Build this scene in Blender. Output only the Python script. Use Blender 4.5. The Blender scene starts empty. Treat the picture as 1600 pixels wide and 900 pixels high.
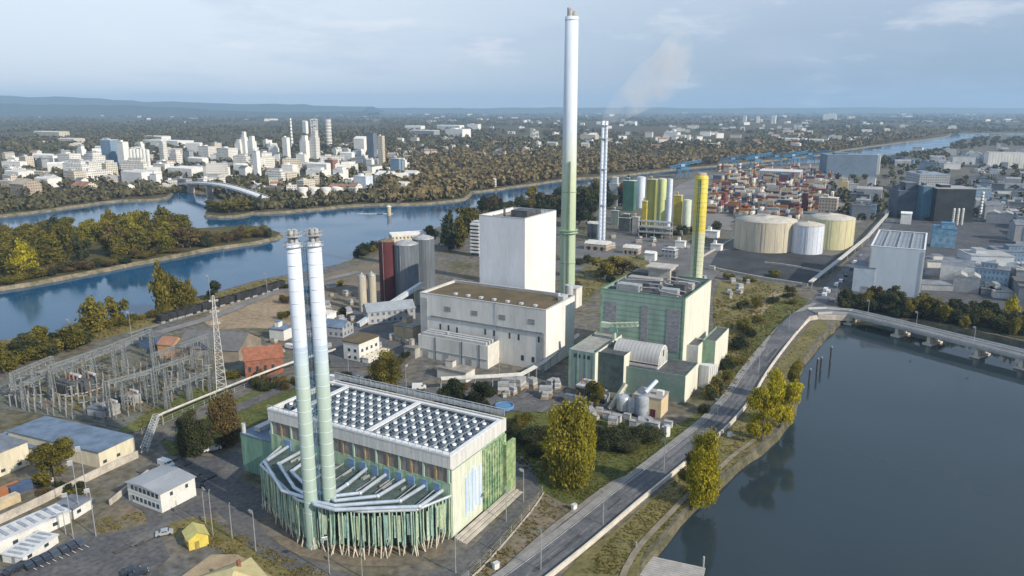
import bpy, math, random
import numpy as np
from mathutils import Vector, Matrix
from mathutils.geometry import tessellate_polygon
R = random.Random(7)
NR = np.random.default_rng(11)
D = bpy.data
SC = bpy.context.scene
COL = SC.collection
rad = math.radians
# ------------------------------------------------------------------ camera, sky, sun, exposure
CAM_H, FOC, PITCH = 110.0, 1180.0, math.atan(282 / 1180)
cam = D.objects.new('camera', D.cameras.new('camera')); COL.objects.link(cam)
cam.location = (0, 0, CAM_H); cam.rotation_euler = (math.pi / 2 - PITCH, 0, 0)
cam.data.sensor_width = 36; cam.data.lens = 36 * FOC / 1600
cam.data.clip_start = 1; cam.data.clip_end = 90000
SC.camera = cam
SUN_AZ, SUN_EL = -38.0, 31.0
w = D.worlds.new('World'); SC.world = w; w.use_nodes = True
N, K = w.node_tree.nodes, w.node_tree.links
N.clear()
sky = N.new('ShaderNodeTexSky'); sky.sky_type = 'NISHITA'; sky.sun_disc = False
sky.sun_elevation = rad(SUN_EL); sky.sun_rotation = rad(90 - SUN_AZ); sky.altitude = 100
sky.air_density = 1.0; sky.dust_density = 0.6; sky.ozone_density = 2.0
tc = N.new('ShaderNodeTexCoord')
def wmath(op, a, b=None, clamp=False):
    n = N.new('ShaderNodeMath'); n.operation = op; n.use_clamp = clamp
    for i, v in enumerate((a, b)):
        if v is None: continue
        if isinstance(v, (int, float)): n.inputs[i].default_value = v
        else: K.new(v, n.inputs[i])
    return n.outputs[0]
mp = N.new('ShaderNodeMapping'); K.new(tc.outputs['Generated'], mp.inputs[0]); mp.inputs['Scale'].default_value = (1, 1, 4.2)
def wnoise(scale, det=5, rough=.55):
    n = N.new('ShaderNodeTexNoise'); K.new(mp.outputs[0], n.inputs['Vector'])
    n.inputs['Scale'].default_value = scale; n.inputs['Detail'].default_value = det; n.inputs['Roughness'].default_value = rough
    return n.outputs['Fac']
sx = N.new('ShaderNodeSeparateXYZ'); K.new(tc.outputs['Generated'], sx.inputs[0])
def wramp(f, a, b):
    n = N.new('ShaderNodeMapRange'); n.interpolation_type = 'SMOOTHSTEP'; K.new(f, n.inputs[0])
    n.inputs[1].default_value = a; n.inputs[2].default_value = b
    return n.outputs[0]
def wmix(f, a, b):
    n = N.new('ShaderNodeMix'); n.data_type = 'RGBA'
    if isinstance(f, (int, float)): n.inputs[0].default_value = f
    else: K.new(f, n.inputs[0])
    for i, v in ((6, a), (7, b)):
        if isinstance(v, tuple): n.inputs[i].default_value = (*v, 1)
        else: K.new(v, n.inputs[i])
    return n.outputs[2]
# thin high overcast, brighter to the left and upwards, with soft cloud banks
veil_l = wmix(wramp(sx.outputs['Z'], 0.0, .16), (7.4, 8.1, 9.1), (8.0, 8.9, 9.9))
veil_r = wmix(wramp(sx.outputs['Z'], 0.0, .16), (2.5, 3.5, 5.0), (4.7, 5.7, 7.1))
veil = wmix(wramp(sx.outputs['X'], -.45, .5), veil_l, veil_r)
veil = wmix(wramp(sx.outputs['Z'], .13, .42), veil, (3.9, 5.2, 7.2))
c1 = wmix(.88, sky.outputs[0], veil)
c2 = wmix(wmath('MULTIPLY', wramp(wnoise(2.3), .50, .74), .26), c1, (8.6, 9.0, 9.6))
c3 = wmix(wmath('MULTIPLY', wramp(wnoise(3.9, 6, .6), .50, .68), .34), c2, (4.3, 5.3, 7.0))
c4 = wmix(wmath('MULTIPLY', wramp(wnoise(7.5, 6, .62), .53, .72), .42), c3, (9.0, 9.0, 9.3))
bg = N.new('ShaderNodeBackground'); bg.inputs[1].default_value = 0.097; K.new(c4, bg.inputs[0])
wo = N.new('ShaderNodeOutputWorld'); K.new(bg.outputs[0], wo.inputs[0])
sd = Vector((math.cos(rad(SUN_EL)) * math.cos(rad(SUN_AZ)), math.cos(rad(SUN_EL)) * math.sin(rad(SUN_AZ)), math.sin(rad(SUN_EL))))
sun = D.objects.new('sun', D.lights.new('sun', 'SUN')); COL.objects.link(sun)
sun.data.energy = 4.7; sun.data.angle = rad(0.6); sun.data.color = (1, .90, .76)
sun.rotation_euler = sd.to_track_quat('Z', 'Y').to_euler()
vs = SC.view_settings
vs.view_transform = 'Standard'; vs.look = 'None'; vs.gamma = 1; vs.use_curve_mapping = False; vs.exposure = 0.14
SC.cycles.max_bounces = 6; SC.cycles.diffuse_bounces = 2; SC.cycles.glossy_bounces = 3
SC.cycles.transparent_max_bounces = 8; SC.cycles.volume_bounces = 1
# ------------------------------------------------------------------ projection of photo measurements onto the site plan
cP, sP = math.cos(PITCH), math.sin(PITCH)
def G(px, py, z=0.0):
    u = (px - 800) / FOC; v = (450 - py) / FOC
    t = (z - CAM_H) / (-sP + v * cP)
    return (u * t, (cP + v * sP) * t)
def HT(px, py, pt):
    x, y = G(px, py); v = (450 - pt) / FOC
    return y * (v * cP - sP) / (cP + v * sP) + CAM_H
def MPP(px, py):
    x, y = G(px, py); return (y * cP + CAM_H * sP) / FOC
GA = rad(61.0)
UX, UY = math.cos(GA), math.sin(GA)
# ------------------------------------------------------------------ materials
MATS = {}
def M(name, col, var=.18, sc=.25, rough=.8, metal=0.0, stretch=(1, 1, 1), col2=None, fine=.10, spec=.3, bump=0.0):
    if name in MATS: return MATS[name]
    m = D.materials.new(name); m.use_nodes = True; nt = m.node_tree; n, k = nt.nodes, nt.links
    b = n['Principled BSDF']
    b.inputs['Roughness'].default_value = rough; b.inputs['Metallic'].default_value = metal
    b.inputs['Specular IOR Level'].default_value = spec
    g = n.new('ShaderNodeNewGeometry'); mp = n.new('ShaderNodeMapping'); k.new(g.outputs['Position'], mp.inputs[0])
    mp.inputs['Scale'].default_value = stretch
    t = n.new('ShaderNodeTexNoise'); k.new(mp.outputs[0], t.inputs['Vector']); t.inputs['Scale'].default_value = sc; t.inputs['Detail'].default_value = 6; t.inputs['Roughness'].default_value = .6
    mr = n.new('ShaderNodeMapRange'); k.new(t.outputs['Fac'], mr.inputs[0]); mr.inputs[1].default_value = .36; mr.inputs[2].default_value = .64
    mx = n.new('ShaderNodeMix'); mx.data_type = 'RGBA'; k.new(mr.outputs[0], mx.inputs[0])
    c2 = col2 or tuple(min(1, c * (1 + var)) for c in col)
    c1 = col if col2 else tuple(c * (1 - var) for c in col)
    mx.inputs[6].default_value = (*c1, 1); mx.inputs[7].default_value = (*c2, 1)
    f = n.new('ShaderNodeTexNoise'); k.new(mp.outputs[0], f.inputs['Vector']); f.inputs['Scale'].default_value = sc * 9; f.inputs['Detail'].default_value = 4
    fr = n.new('ShaderNodeMapRange'); k.new(f.outputs['Fac'], fr.inputs[0]); fr.inputs[1].default_value = .3; fr.inputs[2].default_value = .7
    fr.inputs[3].default_value = 1 - fine * 1.6; fr.inputs[4].default_value = 1 + fine
    vm = n.new('ShaderNodeVectorMath'); vm.operation = 'SCALE'; k.new(mx.outputs[2], vm.inputs[0]); k.new(fr.outputs[0], vm.inputs['Scale'])
    k.new(vm.outputs[0], b.inputs['Base Color'])
    if bump:
        bp = n.new('ShaderNodeBump'); bp.inputs['Strength'].default_value = bump; k.new(f.outputs['Fac'], bp.inputs['Height']); k.new(bp.outputs[0], b.inputs['Normal'])
    MATS[name] = m; return m
def ribbed(name, col, axis='XY', pitch=1.2, depth=.25, var=.12, rough=.6, metal=0.0, dark=None, ang=None, duty=.28):
    """sheet cladding: ribs as a real surface pattern in site-plan coordinates plus weather stains"""
    if name in MATS: return MATS[name]
    m = M(name, col, var, .12, rough, metal, (1, 1, .25), fine=.04); nt = m.node_tree; n, k = nt.nodes, nt.links
    b = n['Principled BSDF']; src = b.inputs['Base Color'].links[0].from_socket
    g = n.new('ShaderNodeNewGeometry'); s = n.new('ShaderNodeSeparateXYZ')
    ro = n.new('ShaderNodeVectorRotate'); ro.rotation_type = 'Z_AXIS'; ro.inputs['Angle'].default_value = -(GA if ang is None else ang)
    k.new(g.outputs['Position'], ro.inputs['Vector']); k.new(ro.outputs[0], s.inputs[0])
    if axis == 'Z': c = s.outputs['Z']
    elif axis == 'X': c = s.outputs['X']
    elif axis == 'Y': c = s.outputs['Y']
    else:
        a = n.new('ShaderNodeMath'); a.operation = 'ADD'; k.new(s.outputs['X'], a.inputs[0]); k.new(s.outputs['Y'], a.inputs[1]); c = a.outputs[0]
    d = n.new('ShaderNodeMath'); d.operation = 'DIVIDE'; k.new(c, d.inputs[0]); d.inputs[1].default_value = pitch
    fr = n.new('ShaderNodeMath'); fr.operation = 'FRACT'; k.new(d.outputs[0], fr.inputs[0])
    lt = n.new('ShaderNodeMath'); lt.operation = 'LESS_THAN'; k.new(fr.outputs[0], lt.inputs[0]); lt.inputs[1].default_value = duty
    mx = n.new('ShaderNodeMix'); mx.data_type = 'RGBA'; k.new(lt.outputs[0], mx.inputs[0]); k.new(src, mx.inputs[6])
    if dark is None:
        vm = n.new('ShaderNodeVectorMath'); vm.operation = 'SCALE'; k.new(src, vm.inputs[0]); vm.inputs['Scale'].default_value = 1 - depth
        k.new(vm.outputs[0], mx.inputs[7])
    else: mx.inputs[7].default_value = (*dark, 1)
    k.new(mx.outputs[2], b.inputs['Base Color'])
    return m
def zgrad(name, stops):
    """paint that changes up the shaft, as sprayed"""
    m = M(name, (.8, .8, .8), .06, .12, .55, stretch=(1, 1, .2), fine=.04); nt = m.node_tree; n, k = nt.nodes, nt.links
    b = n['Principled BSDF']; src = b.inputs['Base Color'].links[0].from_socket
    g = n.new('ShaderNodeNewGeometry'); sp = n.new('ShaderNodeSeparateXYZ'); k.new(g.outputs['Position'], sp.inputs[0])
    mr = n.new('ShaderNodeMapRange'); k.new(sp.outputs['Z'], mr.inputs[0]); mr.inputs[2].default_value = stops[-1][0]
    cr = n.new('ShaderNodeValToRGB'); k.new(mr.outputs[0], cr.inputs[0]); e = cr.color_ramp.elements
    while len(e) < len(stops): e.new(.5)
    for i, (z, c) in enumerate(stops): e[i].position = z / stops[-1][0]; e[i].color = (*[min(1, v * 1.94) for v in c], 1)
    mx = n.new('ShaderNodeMix'); mx.data_type = 'RGBA'; mx.blend_type = 'MULTIPLY'; mx.inputs[0].default_value = 1
    k.new(src, mx.inputs[6]); k.new(cr.outputs[0], mx.inputs[7]); k.new(mx.outputs[2], b.inputs['Base Color']); return m
def leafmat(name, cols, transl=.25):
    if name in MATS: return MATS[name]
    m = D.materials.new(name); m.use_nodes = True; nt = m.node_tree; n, k = nt.nodes, nt.links
    b = n['Principled BSDF']; b.inputs['Roughness'].default_value = .85; b.inputs['Specular IOR Level'].default_value = .15
    g = n.new('ShaderNodeNewGeometry'); oi = n.new('ShaderNodeObjectInfo')
    t = n.new('ShaderNodeTexNoise'); k.new(g.outputs['Position'], t.inputs['Vector']); t.inputs['Scale'].default_value = .16; t.inputs['Detail'].default_value = 3
    a = n.new('ShaderNodeMath'); a.operation = 'MULTIPLY_ADD'; k.new(g.outputs['Random Per Island'], a.inputs[0]); a.inputs[1].default_value = .55
    o = n.new('ShaderNodeMath'); o.operation = 'MULTIPLY_ADD'; k.new(oi.outputs['Random'], o.inputs[0]); o.inputs[1].default_value = .35; 
    mr = n.new('ShaderNodeMapRange'); k.new(t.outputs['Fac'], mr.inputs[0]); mr.inputs[1].default_value = .3; mr.inputs[2].default_value = .7; mr.inputs[3].default_value = -.2; mr.inputs[4].default_value = .3
    k.new(mr.outputs[0], o.inputs[2]); k.new(o.outputs[0], a.inputs[2])
    cr = n.new('ShaderNodeValToRGB'); k.new(a.outputs[0], cr.inputs[0])
    e = cr.color_ramp.elements
    while len(e) < len(cols): e.new(.5)
    for i, c in enumerate(cols):
        e[i].position = i / (len(cols) - 1); e[i].color = (*c, 1)
    k.new(cr.outputs[0], b.inputs['Base Color'])
    if transl:
        tr = n.new('ShaderNodeBsdfTranslucent'); k.new(cr.outputs[0], tr.inputs[0])
        mxs = n.new('ShaderNodeMixShader'); mxs.inputs[0].default_value = transl
        k.new(b.outputs[0], mxs.inputs[1]); k.new(tr.outputs[0], mxs.inputs[2]); k.new(mxs.outputs[0], n['Material Output'].inputs[0])
    MATS[name] = m; return m
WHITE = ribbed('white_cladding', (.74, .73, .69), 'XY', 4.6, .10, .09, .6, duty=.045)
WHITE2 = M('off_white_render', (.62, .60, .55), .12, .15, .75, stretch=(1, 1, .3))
CREAM = M('cream_paint', (.66, .60, .45), .10, .1, .6, stretch=(1, 1, .25))
GREY = M('grey_concrete', (.34, .33, .31), .18, .2)
DGREY = M('dark_grey_metal', (.08, .085, .09), .3, .5, .6)
LGREY = M('pale_grey_panel', (.46, .47, .47), .12, .2, .6)
STEEL = M('galvanised_steel', (.55, .57, .58), .12, .5, .35, .55)
STEELD = M('dull_steel', (.36, .37, .37), .2, .5, .5, .2)
SLATE = M('slate_grey_roof', (.16, .18, .21), .25, .25)
BLUEROOF = M('blue_grey_roof', (.13, .18, .25), .25, .2, .6)
BROWNROOF = M('mossy_brown_roof', (.15, .11, .065), .3, .12, .95, col2=(.09, .075, .04))
GRAVELROOF = M('gravel_roof', (.25, .23, .20), .3, .3, .95)
BRICK = M('red_brick', (.25, .105, .065), .25, .6)
GREEN = M('green_cladding', (.22, .33, .23), .2, .2, .6, stretch=(1, 1, .3))
PGREEN = M('pale_green_paint', (.42, .56, .46), .10, .15, .5, stretch=(1, 1, .2))
LGREEN = M('light_green_cladding', (.52, .60, .40), .14, .2, .6, stretch=(1, 1, .2))
DGREEN = M('teal_green_cladding', (.15, .25, .20), .3, .2, .6, col2=(.22, .27, .24))
YELLOW = M('yellow_paint', (.62, .52, .07), .12, .2, .5, stretch=(1, 1, .3))
OLIVE = M('olive_yellow_paint', (.30, .27, .05), .2, .3, .6)
BLUE = M('crane_blue', (.06, .19, .33), .2, .4, .5)
PBLUE = M('pale_blue_paint', (.30, .44, .60), .12, .3, .5)
SKYWHITE = M('white_chimney_paint', (.60, .66, .74), .05, .15, .5, stretch=(1, 1, .2), fine=.03)
GLASS = M('window_glass', (.04, .06, .08), .3, .5, .15, spec=.6)
DARKW = M('dark_opening', (.03, .033, .035), .3, .5, .6)
RUST = M('rust_red_paint', (.11, .030, .034), .2, .3, .6, stretch=(1, 1, .2))
ASPH = M('asphalt', (.085, .085, .09), .25, .08, .9, col2=(.13, .127, .122), fine=.22)
ROADM = M('road_asphalt', (.085, .09, .10), .2, .09, .85, col2=(.155, .155, .16), fine=.16)
CONC = M('pale_concrete', (.46, .42, .36), .2, .3)
SAND = M('sandy_soil', (.34, .26, .17), .2, .05, .95, col2=(.24, .18, .11), fine=.22)
DIRT = M('bare_earth', (.21, .165, .115), .2, .06, .95, col2=(.14, .125, .09), fine=.22)
GRASS = M('rough_grass', (.060, .078, .018), .3, .05, .95, col2=(.12, .13, .035), fine=.22)
DRYGRASS = M('dry_grass', (.20, .165, .065), .3, .07, .95, col2=(.115, .11, .04), fine=.2)
PAINTW = M('road_paint', (.70, .70, .68), .1, .4)
YHOUSE = M('yellow_render', (.52, .42, .20), .1, .4)
# ------------------------------------------------------------------ mesh building
class MB:
    def __init__(s): s.v = []; s.f = []; s.m = []; s.cur = 0; s.sm = []
    def add(s, vs, fs, smooth=False):
        o = len(s.v); s.v += [tuple(map(float, p)) for p in vs]
        s.f += [tuple(i + o for i in q) for q in fs]; s.m += [s.cur] * len(fs); s.sm += [smooth] * len(fs)
        return s
    def box(s, x0, x1, y0, y1, z0, z1):
        return s.add([(x0, y0, z0), (x1, y0, z0), (x1, y1, z0), (x0, y1, z0), (x0, y0, z1), (x1, y0, z1), (x1, y1, z1), (x0, y1, z1)],
                     [(0, 3, 2, 1), (4, 5, 6, 7), (0, 1, 5, 4), (1, 2, 6, 5), (2, 3, 7, 6), (3, 0, 4, 7)])
    def prism(s, poly, z0, z1):
        n = len(poly)
        a = sum(poly[i][0] * poly[(i + 1) % n][1] - poly[(i + 1) % n][0] * poly[i][1] for i in range(n))
        if a < 0: poly = poly[::-1]
        z0f = z0 if callable(z0) else (lambda p: z0); z1f = z1 if callable(z1) else (lambda p: z1)
        tri = tessellate_polygon([[Vector((p[0], p[1], 0)) for p in poly]])
        vs = [(p[0], p[1], z0f(p)) for p in poly] + [(p[0], p[1], z1f(p)) for p in poly]
        fs = [(i, (i + 1) % n, n + (i + 1) % n, n + i) for i in range(n)]
        for t in tri:
            q = [poly[i] for i in t]
            ar = (q[1][0] - q[0][0]) * (q[2][1] - q[0][1]) - (q[2][0] - q[0][0]) * (q[1][1] - q[0][1])
            t = t if ar > 0 else (t[2], t[1], t[0])
            fs.append(tuple(i + n for i in t)); fs.append(tuple(reversed(t)))
        return s.add(vs, fs)
    def sheet(s, poly, z):
        n = len(poly)
        tri = tessellate_polygon([[Vector((p[0], p[1], 0)) for p in poly]])
        fs = []
        for t in tri:
            q = [poly[i] for i in t]
            ar = (q[1][0] - q[0][0]) * (q[2][1] - q[0][1]) - (q[2][0] - q[0][0]) * (q[1][1] - q[0][1])
            fs.append(t if ar > 0 else (t[2], t[1], t[0]))
        return s.add([(p[0], p[1], z) for p in poly], fs)
    def tube(s, p, q, r, n=6, r2=None, smooth=True):
        p, q = Vector(p), Vector(q); d = (q - p)
        if d.length < 1e-6: return s
        d.normalize(); a = Vector((0, 0, 1)) if abs(d.z) < .9 else Vector((1, 0, 0))
        e = d.cross(a).normalized(); f = d.cross(e); r2 = r if r2 is None else r2
        vs = [p + (e * math.cos(t) + f * math.sin(t)) * r for t in [2 * math.pi * (i + .5) / n for i in range(n)]]
        vs += [q + (e * math.cos(t) + f * math.sin(t)) * r2 for t in [2 * math.pi * (i + .5) / n for i in range(n)]]
        s.add(vs, [(i, n + i, n + (i + 1) % n, (i + 1) % n) for i in range(n)], smooth and n > 5)
        return s.add([vs[i] for i in range(n)] + [vs[n + i] for i in range(n)], [tuple(range(n)), tuple(reversed(range(n, 2 * n)))])
    def path(s, pts, r, n=6):
        for a, b in zip(pts, pts[1:]): s.tube(a, b, r, n)
        for p in pts[1:-1]: s.ball(p, r * 1.04, 6, 4)
        return s
    def ball(s, c, r, n=8, m=5, sz=1.0):
        vs = [(c[0], c[1], c[2] + r * sz)]; fs = []
        for i in range(1, m):
            a = math.pi * i / m
            vs += [(c[0] + r * math.sin(a) * math.cos(2 * math.pi * j / n), c[1] + r * math.sin(a) * math.sin(2 * math.pi * j / n), c[2] + r * sz * math.cos(a)) for j in range(n)]
        vs.append((c[0], c[1], c[2] - r * sz)); L = len(vs) - 1
        for j in range(n):
            fs.append((0, 1 + j, 1 + (j + 1) % n)); fs.append((L, L - n + (j + 1) % n, L - n + j))
            for i in range(m - 2):
                a = 1 + i * n; fs.append((a + j, a + n + j, a + n + (j + 1) % n, a + (j + 1) % n))
        return s.add(vs, fs, True)
    def lathe(s, x, y, prof, n=24):
        vs = []; fs = []
        for r, z in prof: vs += [(x + r * math.cos(2 * math.pi * j / n), y + r * math.sin(2 * math.pi * j / n), z) for j in range(n)]
        for i in range(len(prof) - 1):
            fs += [(i * n + j, i * n + (j + 1) % n, (i + 1) * n + (j + 1) % n, (i + 1) * n + j) for j in range(n)]
        s.add(vs, fs, True)
        if prof[-1][0] > .01: s.add([vs[(len(prof) - 1) * n + j] for j in range(n)], [tuple(range(n))])
        return s
    def lattice(s, p, q, w, r, seg, w2=None, n=4):
        """four-chord lattice mast or beam between p and q"""
        p, q = Vector(p), Vector(q); d = (q - p).normalized(); w2 = w if w2 is None else w2
        a = Vector((0, 0, 1)) if abs(d.z) < .9 else Vector((1, 0, 0))
        e = d.cross(a).normalized(); f = d.cross(e)
        def ring(t):
            c = p.lerp(q, t); h = (w + (w2 - w) * t) / 2
            return [c + e * i * h + f * j * h for i, j in ((1, 1), (1, -1), (-1, -1), (-1, 1))]
        prev = ring(0)
        for k in range(1, seg + 1):
            cur = ring(k / seg)
            for i in range(4):
                s.tube(prev[i], cur[i], r, n); s.tube(prev[i], cur[(i + 1) % 4], r * .6, 3); s.tube(cur[i], cur[(i + 1) % 4], r * .6, 3)
            prev = cur
        return s
    def build(s, name, mat, parent=None, label=None):
        me = D.meshes.new(name); me.from_pydata(s.v, [], s.f)
        for m in (mat if isinstance(mat, (list, tuple)) else [mat]): me.materials.append(m)
        me.polygons.foreach_set('material_index', s.m); me.polygons.foreach_set('use_smooth', s.sm); me.update()
        o = D.objects.new(name, me); COL.objects.link(o)
        if parent: o.parent = parent
        if label: o['label'] = label
        return o
def tag(o, label, cat, group=None):
    o['label'] = label; o['category'] = cat
    if group: o['group'] = group
    return o
def thing(name, label, cat, loc=(0, 0), rot=0.0, group=None, z=0.0):
    o = D.objects.new(name, None); COL.objects.link(o); o.empty_display_size = .5
    o.location = (loc[0], loc[1], z); o.rotation_euler = (0, 0, rot)
    return tag(o, label, cat, group)
def struct(o, kind='structure'): o['kind'] = kind; return o
def dup(root, loc, rot=None, label=None, group=None, scale=None, z=None, mats=None):
    r = root.copy(); COL.objects.link(r)
    r.location = (loc[0], loc[1], root.location.z if z is None else z)
    if rot is not None: r.rotation_euler = (0, 0, rot)
    if scale: r.scale = scale
    if label: r['label'] = label
    if group: r['group'] = group
    for ch in list(root.children):
        c = ch.copy(); COL.objects.link(c); c.parent = r
        if mats and ch.name.split('.')[0] in mats: c.data = mats[ch.name.split('.')[0]]
        for g in list(ch.children):
            d = g.copy(); COL.objects.link(d); d.parent = c
    return r
def copy_part(o, parent, loc, rot=None):
    c = o.copy(); COL.objects.link(c); c.parent = parent; c.location = loc
    if rot is not None: c.rotation_euler = rot
    return c
# ------------------------------------------------------------------ ground, water, hills, haze
WATER_Z = -2.4
def smooth_line(pts, step=14, jit=1.2, seed=1):
    r = random.Random(seed); out = []
    n = len(pts)
    for i in range(n - 1):
        p0, p1, p2, p3 = pts[max(i - 1, 0)], pts[i], pts[i + 1], pts[min(i + 2, n - 1)]
        L = math.dist(p1, p2); k = max(1, min(40, int(L / step)))
        for j in range(k):
            t = j / k
            q = [.5 * (2 * p1[a] + (p2[a] - p0[a]) * t + (2 * p0[a] - 5 * p1[a] + 4 * p2[a] - p3[a]) * t * t + (3 * p1[a] - p0[a] - 3 * p2[a] + p3[a]) * t ** 3) for a in (0, 1)]
            m = jit if 0 < i + j else 0
            out.append((q[0] + r.uniform(-m, m), q[1] + r.uniform(-m, m)))
    out.append(pts[-1]); return out
def P(*pp, z=0.0): return [G(x, y, z) for x, y in pp]
def banks(line, wid, sign):
    """bank slope running down to below the water along an edge line"""
    n = len(line); nor = []
    for i in range(n):
        a, b = line[max(0, i - 1)], line[min(n - 1, i + 1)]
        d = math.dist(a, b) or 1; nor.append(((b[1] - a[1]) / d * sign, -(b[0] - a[0]) / d * sign))
    mb = MB(); vs = []
    for i in range(n):
        x, y = line[i]; wv = wid * R.uniform(.7, 1.3)
        for f, z in ((0, 0), (.5, -.9), (.95, -2.2), (1.6, -4.5)):
            vs.append((x + nor[i][0] * wv * f, y + nor[i][1] * wv * f, z))
    fs = []
    for i in range(n - 1):
        for j in range(3):
            a = i * 4 + j; fs.append((a, a + 4, a + 5, a + 1))
    return mb.add(vs, fs, True)
def groundmat(name, cols, sc, far=False):
    m = D.materials.new(name); m.use_nodes = True; nt = m.node_tree; n, k = nt.nodes, nt.links
    b = n['Principled BSDF']; b.inputs['Roughness'].default_value = .95; b.inputs['Specular IOR Level'].default_value = .1
    g = n.new('ShaderNodeNewGeometry')
    def noise(s, d=6):
        t = n.new('ShaderNodeTexNoise'); k.new(g.outputs['Position'], t.inputs['Vector']); t.inputs['Scale'].default_value = s; t.inputs['Detail'].default_value = d; t.inputs['Roughness'].default_value = .62
        return t.outputs['Fac']
    src = noise(sc)
    if far:
        v = n.new('ShaderNodeTexVoronoi'); k.new(g.outputs['Position'], v.inputs['Vector']); v.inputs['Scale'].default_value = .0035
        s = n.new('ShaderNodeSeparateColor'); k.new(v.outputs['Color'], s.inputs[0])
        a = n.new('ShaderNodeMath'); a.operation = 'MULTIPLY_ADD'; k.new(s.outputs[0], a.inputs[0]); a.inputs[1].default_value = .45
        mr = n.new('ShaderNodeMapRange'); k.new(src, mr.inputs[0]); mr.inputs[1].default_value = .3; mr.inputs[2].default_value = .7; mr.inputs[3].default_value = 0; mr.inputs[4].default_value = .6
        k.new(mr.outputs[0], a.inputs[2]); src = a.outputs[0]
    else:
        mr = n.new('ShaderNodeMapRange'); k.new(src, mr.inputs[0]); mr.inputs[1].default_value = .3; mr.inputs[2].default_value = .7; src = mr.outputs[0]
    cr = n.new('ShaderNodeValToRGB'); k.new(src, cr.inputs[0]); e = cr.color_ramp.elements
    while len(e) < len(cols): e.new(.5)
    for i, c in enumerate(cols): e[i].position = i / (len(cols) - 1); e[i].color = (*c, 1)
    f = noise(sc * 14, 4); fr = n.new('ShaderNodeMapRange'); k.new(f, fr.inputs[0]); fr.inputs[1].default_value = .3; fr.inputs[2].default_value = .7; fr.inputs[3].default_value = .5; fr.inputs[4].default_value = 1.42
    vm = n.new('ShaderNodeVectorMath'); vm.operation = 'SCALE'; k.new(cr.outputs[0], vm.inputs[0]); k.new(fr.outputs[0], vm.inputs['Scale'])
    k.new(vm.outputs[0], b.inputs['Base Color']); return m
GROUNDM = groundmat('yard_ground', [(.075, .08, .032), (.12, .11, .07), (.155, .14, .115), (.12, .12, .115), (.20, .17, .13)], .022)
FARG = groundmat('far_ground', [(.05, .05, .028), (.075, .065, .038), (.11, .085, .05), (.07, .075, .03), (.17, .14, .09)], .004, True)
ISLG = groundmat('island_soil', [(.05, .05, .02), (.09, .08, .035), (.13, .11, .06)], .05)
BANKM = M('sandy_bank', (.27, .22, .155), .2, .16, .95, col2=(.10, .095, .05), fine=.25)
near_river = smooth_line(P((-420, 690), (-160, 590), (-20, 533), (60, 522), (120, 516), (180, 505), (240, 488), (300, 465), (350, 452), (400, 438), (450, 429), (502, 419), (550, 405), (575, 384), (640, 366), (700, 350), (760, 330), (830, 310), (900, 292), (965, 281), (1050, 272), (1130, 264), (1210, 257), (1270, 254), (1330, 246), (1375, 243), (1425, 238), (1470, 231), (1490, 226), (1500, 219), (1530, 213.5), (1600, 211), (1760, 210)), 16, 1.2, 3)
right_shore = smooth_line(P((1000, 990), (985, 930), (1005, 876), (1062, 808), (1110, 763), (1150, 726), (1200, 688), (1222, 664), (1241, 635), (1241, 592), (1254, 565), (1281, 530), (1300, 512), (1312, 500), (1340, 495), (1380, 495), (1450, 503), (1530, 518), (1600, 533), (1700, 556), (1900, 612)), 7, .5, 4)
far_bank = smooth_line(P((-700, 372), (-300, 352), (-60, 339), (10, 335), (100, 323), (187, 312), (235, 311), (262, 307), (268, 296), (300, 297), (330, 304), (352, 318), (400, 331), (475, 327), (560, 319), (650, 317), (722, 310), (735, 299), (765, 296), (800, 291), (850, 284), (900, 278), (960, 274), (1050, 264), (1130, 257), (1200, 250), (1282, 241), (1325, 233), (1400, 223), (1450, 217), (1480, 212), (1488, 208.5), (1530, 208), (1600, 207.5), (1760, 207)), 22, 2.0, 5)
island = smooth_line(P((-260, 490), (-60, 458), (10, 447), (132, 425), (200, 411), (262, 400), (337, 385), (400, 377), (432, 370), (437, 364), (420, 358), (390, 352), (330, 355), (270, 359), (200, 365), (140, 368), (80, 373), (10, 376), (-100, 384), (-260, 398)), 14, 1.2, 6)
spit = smooth_line(P((322, 335), (350, 337), (385, 334), (396, 329), (385, 325), (350, 322), (328, 325), (322, 335)), 10, 1, 7)
LANDZ = 0.0
g_poly = near_river + P((2200, 210), z=0) + [(6000, 700), (2500, 250)] + right_shore[::-1] + [(60, -250), (-900, -250), (-1800, 120)]
struct(MB().sheet(g_poly, 0).build('ground', GROUNDM))
f_poly = far_bank + [(9000, 3300), (26000, 6000), (26000, 23000), (-26000, 23000), (-26000, 3000), (-5000, 900)]
struct(MB().sheet(f_poly, 0).build('far_ground', FARG))
struct(MB().sheet(island, 0).build('island_ground', ISLG))
struct(MB().sheet(spit, 0).build('spit_ground', ISLG))
for ln, wd, sg in ((near_river, 2.4, -1), (right_shore, .9, 1), (far_bank, 4.5, 1), (island, 2.6, 1), (spit, 2, 1)):
    struct(banks(ln, wd, sg).build('bank', BANKM if ln is not right_shore else M('mossy_bank', (.16, .14, .09), .2, .2, .95, col2=(.06, .06, .035), fine=.25)))
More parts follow.
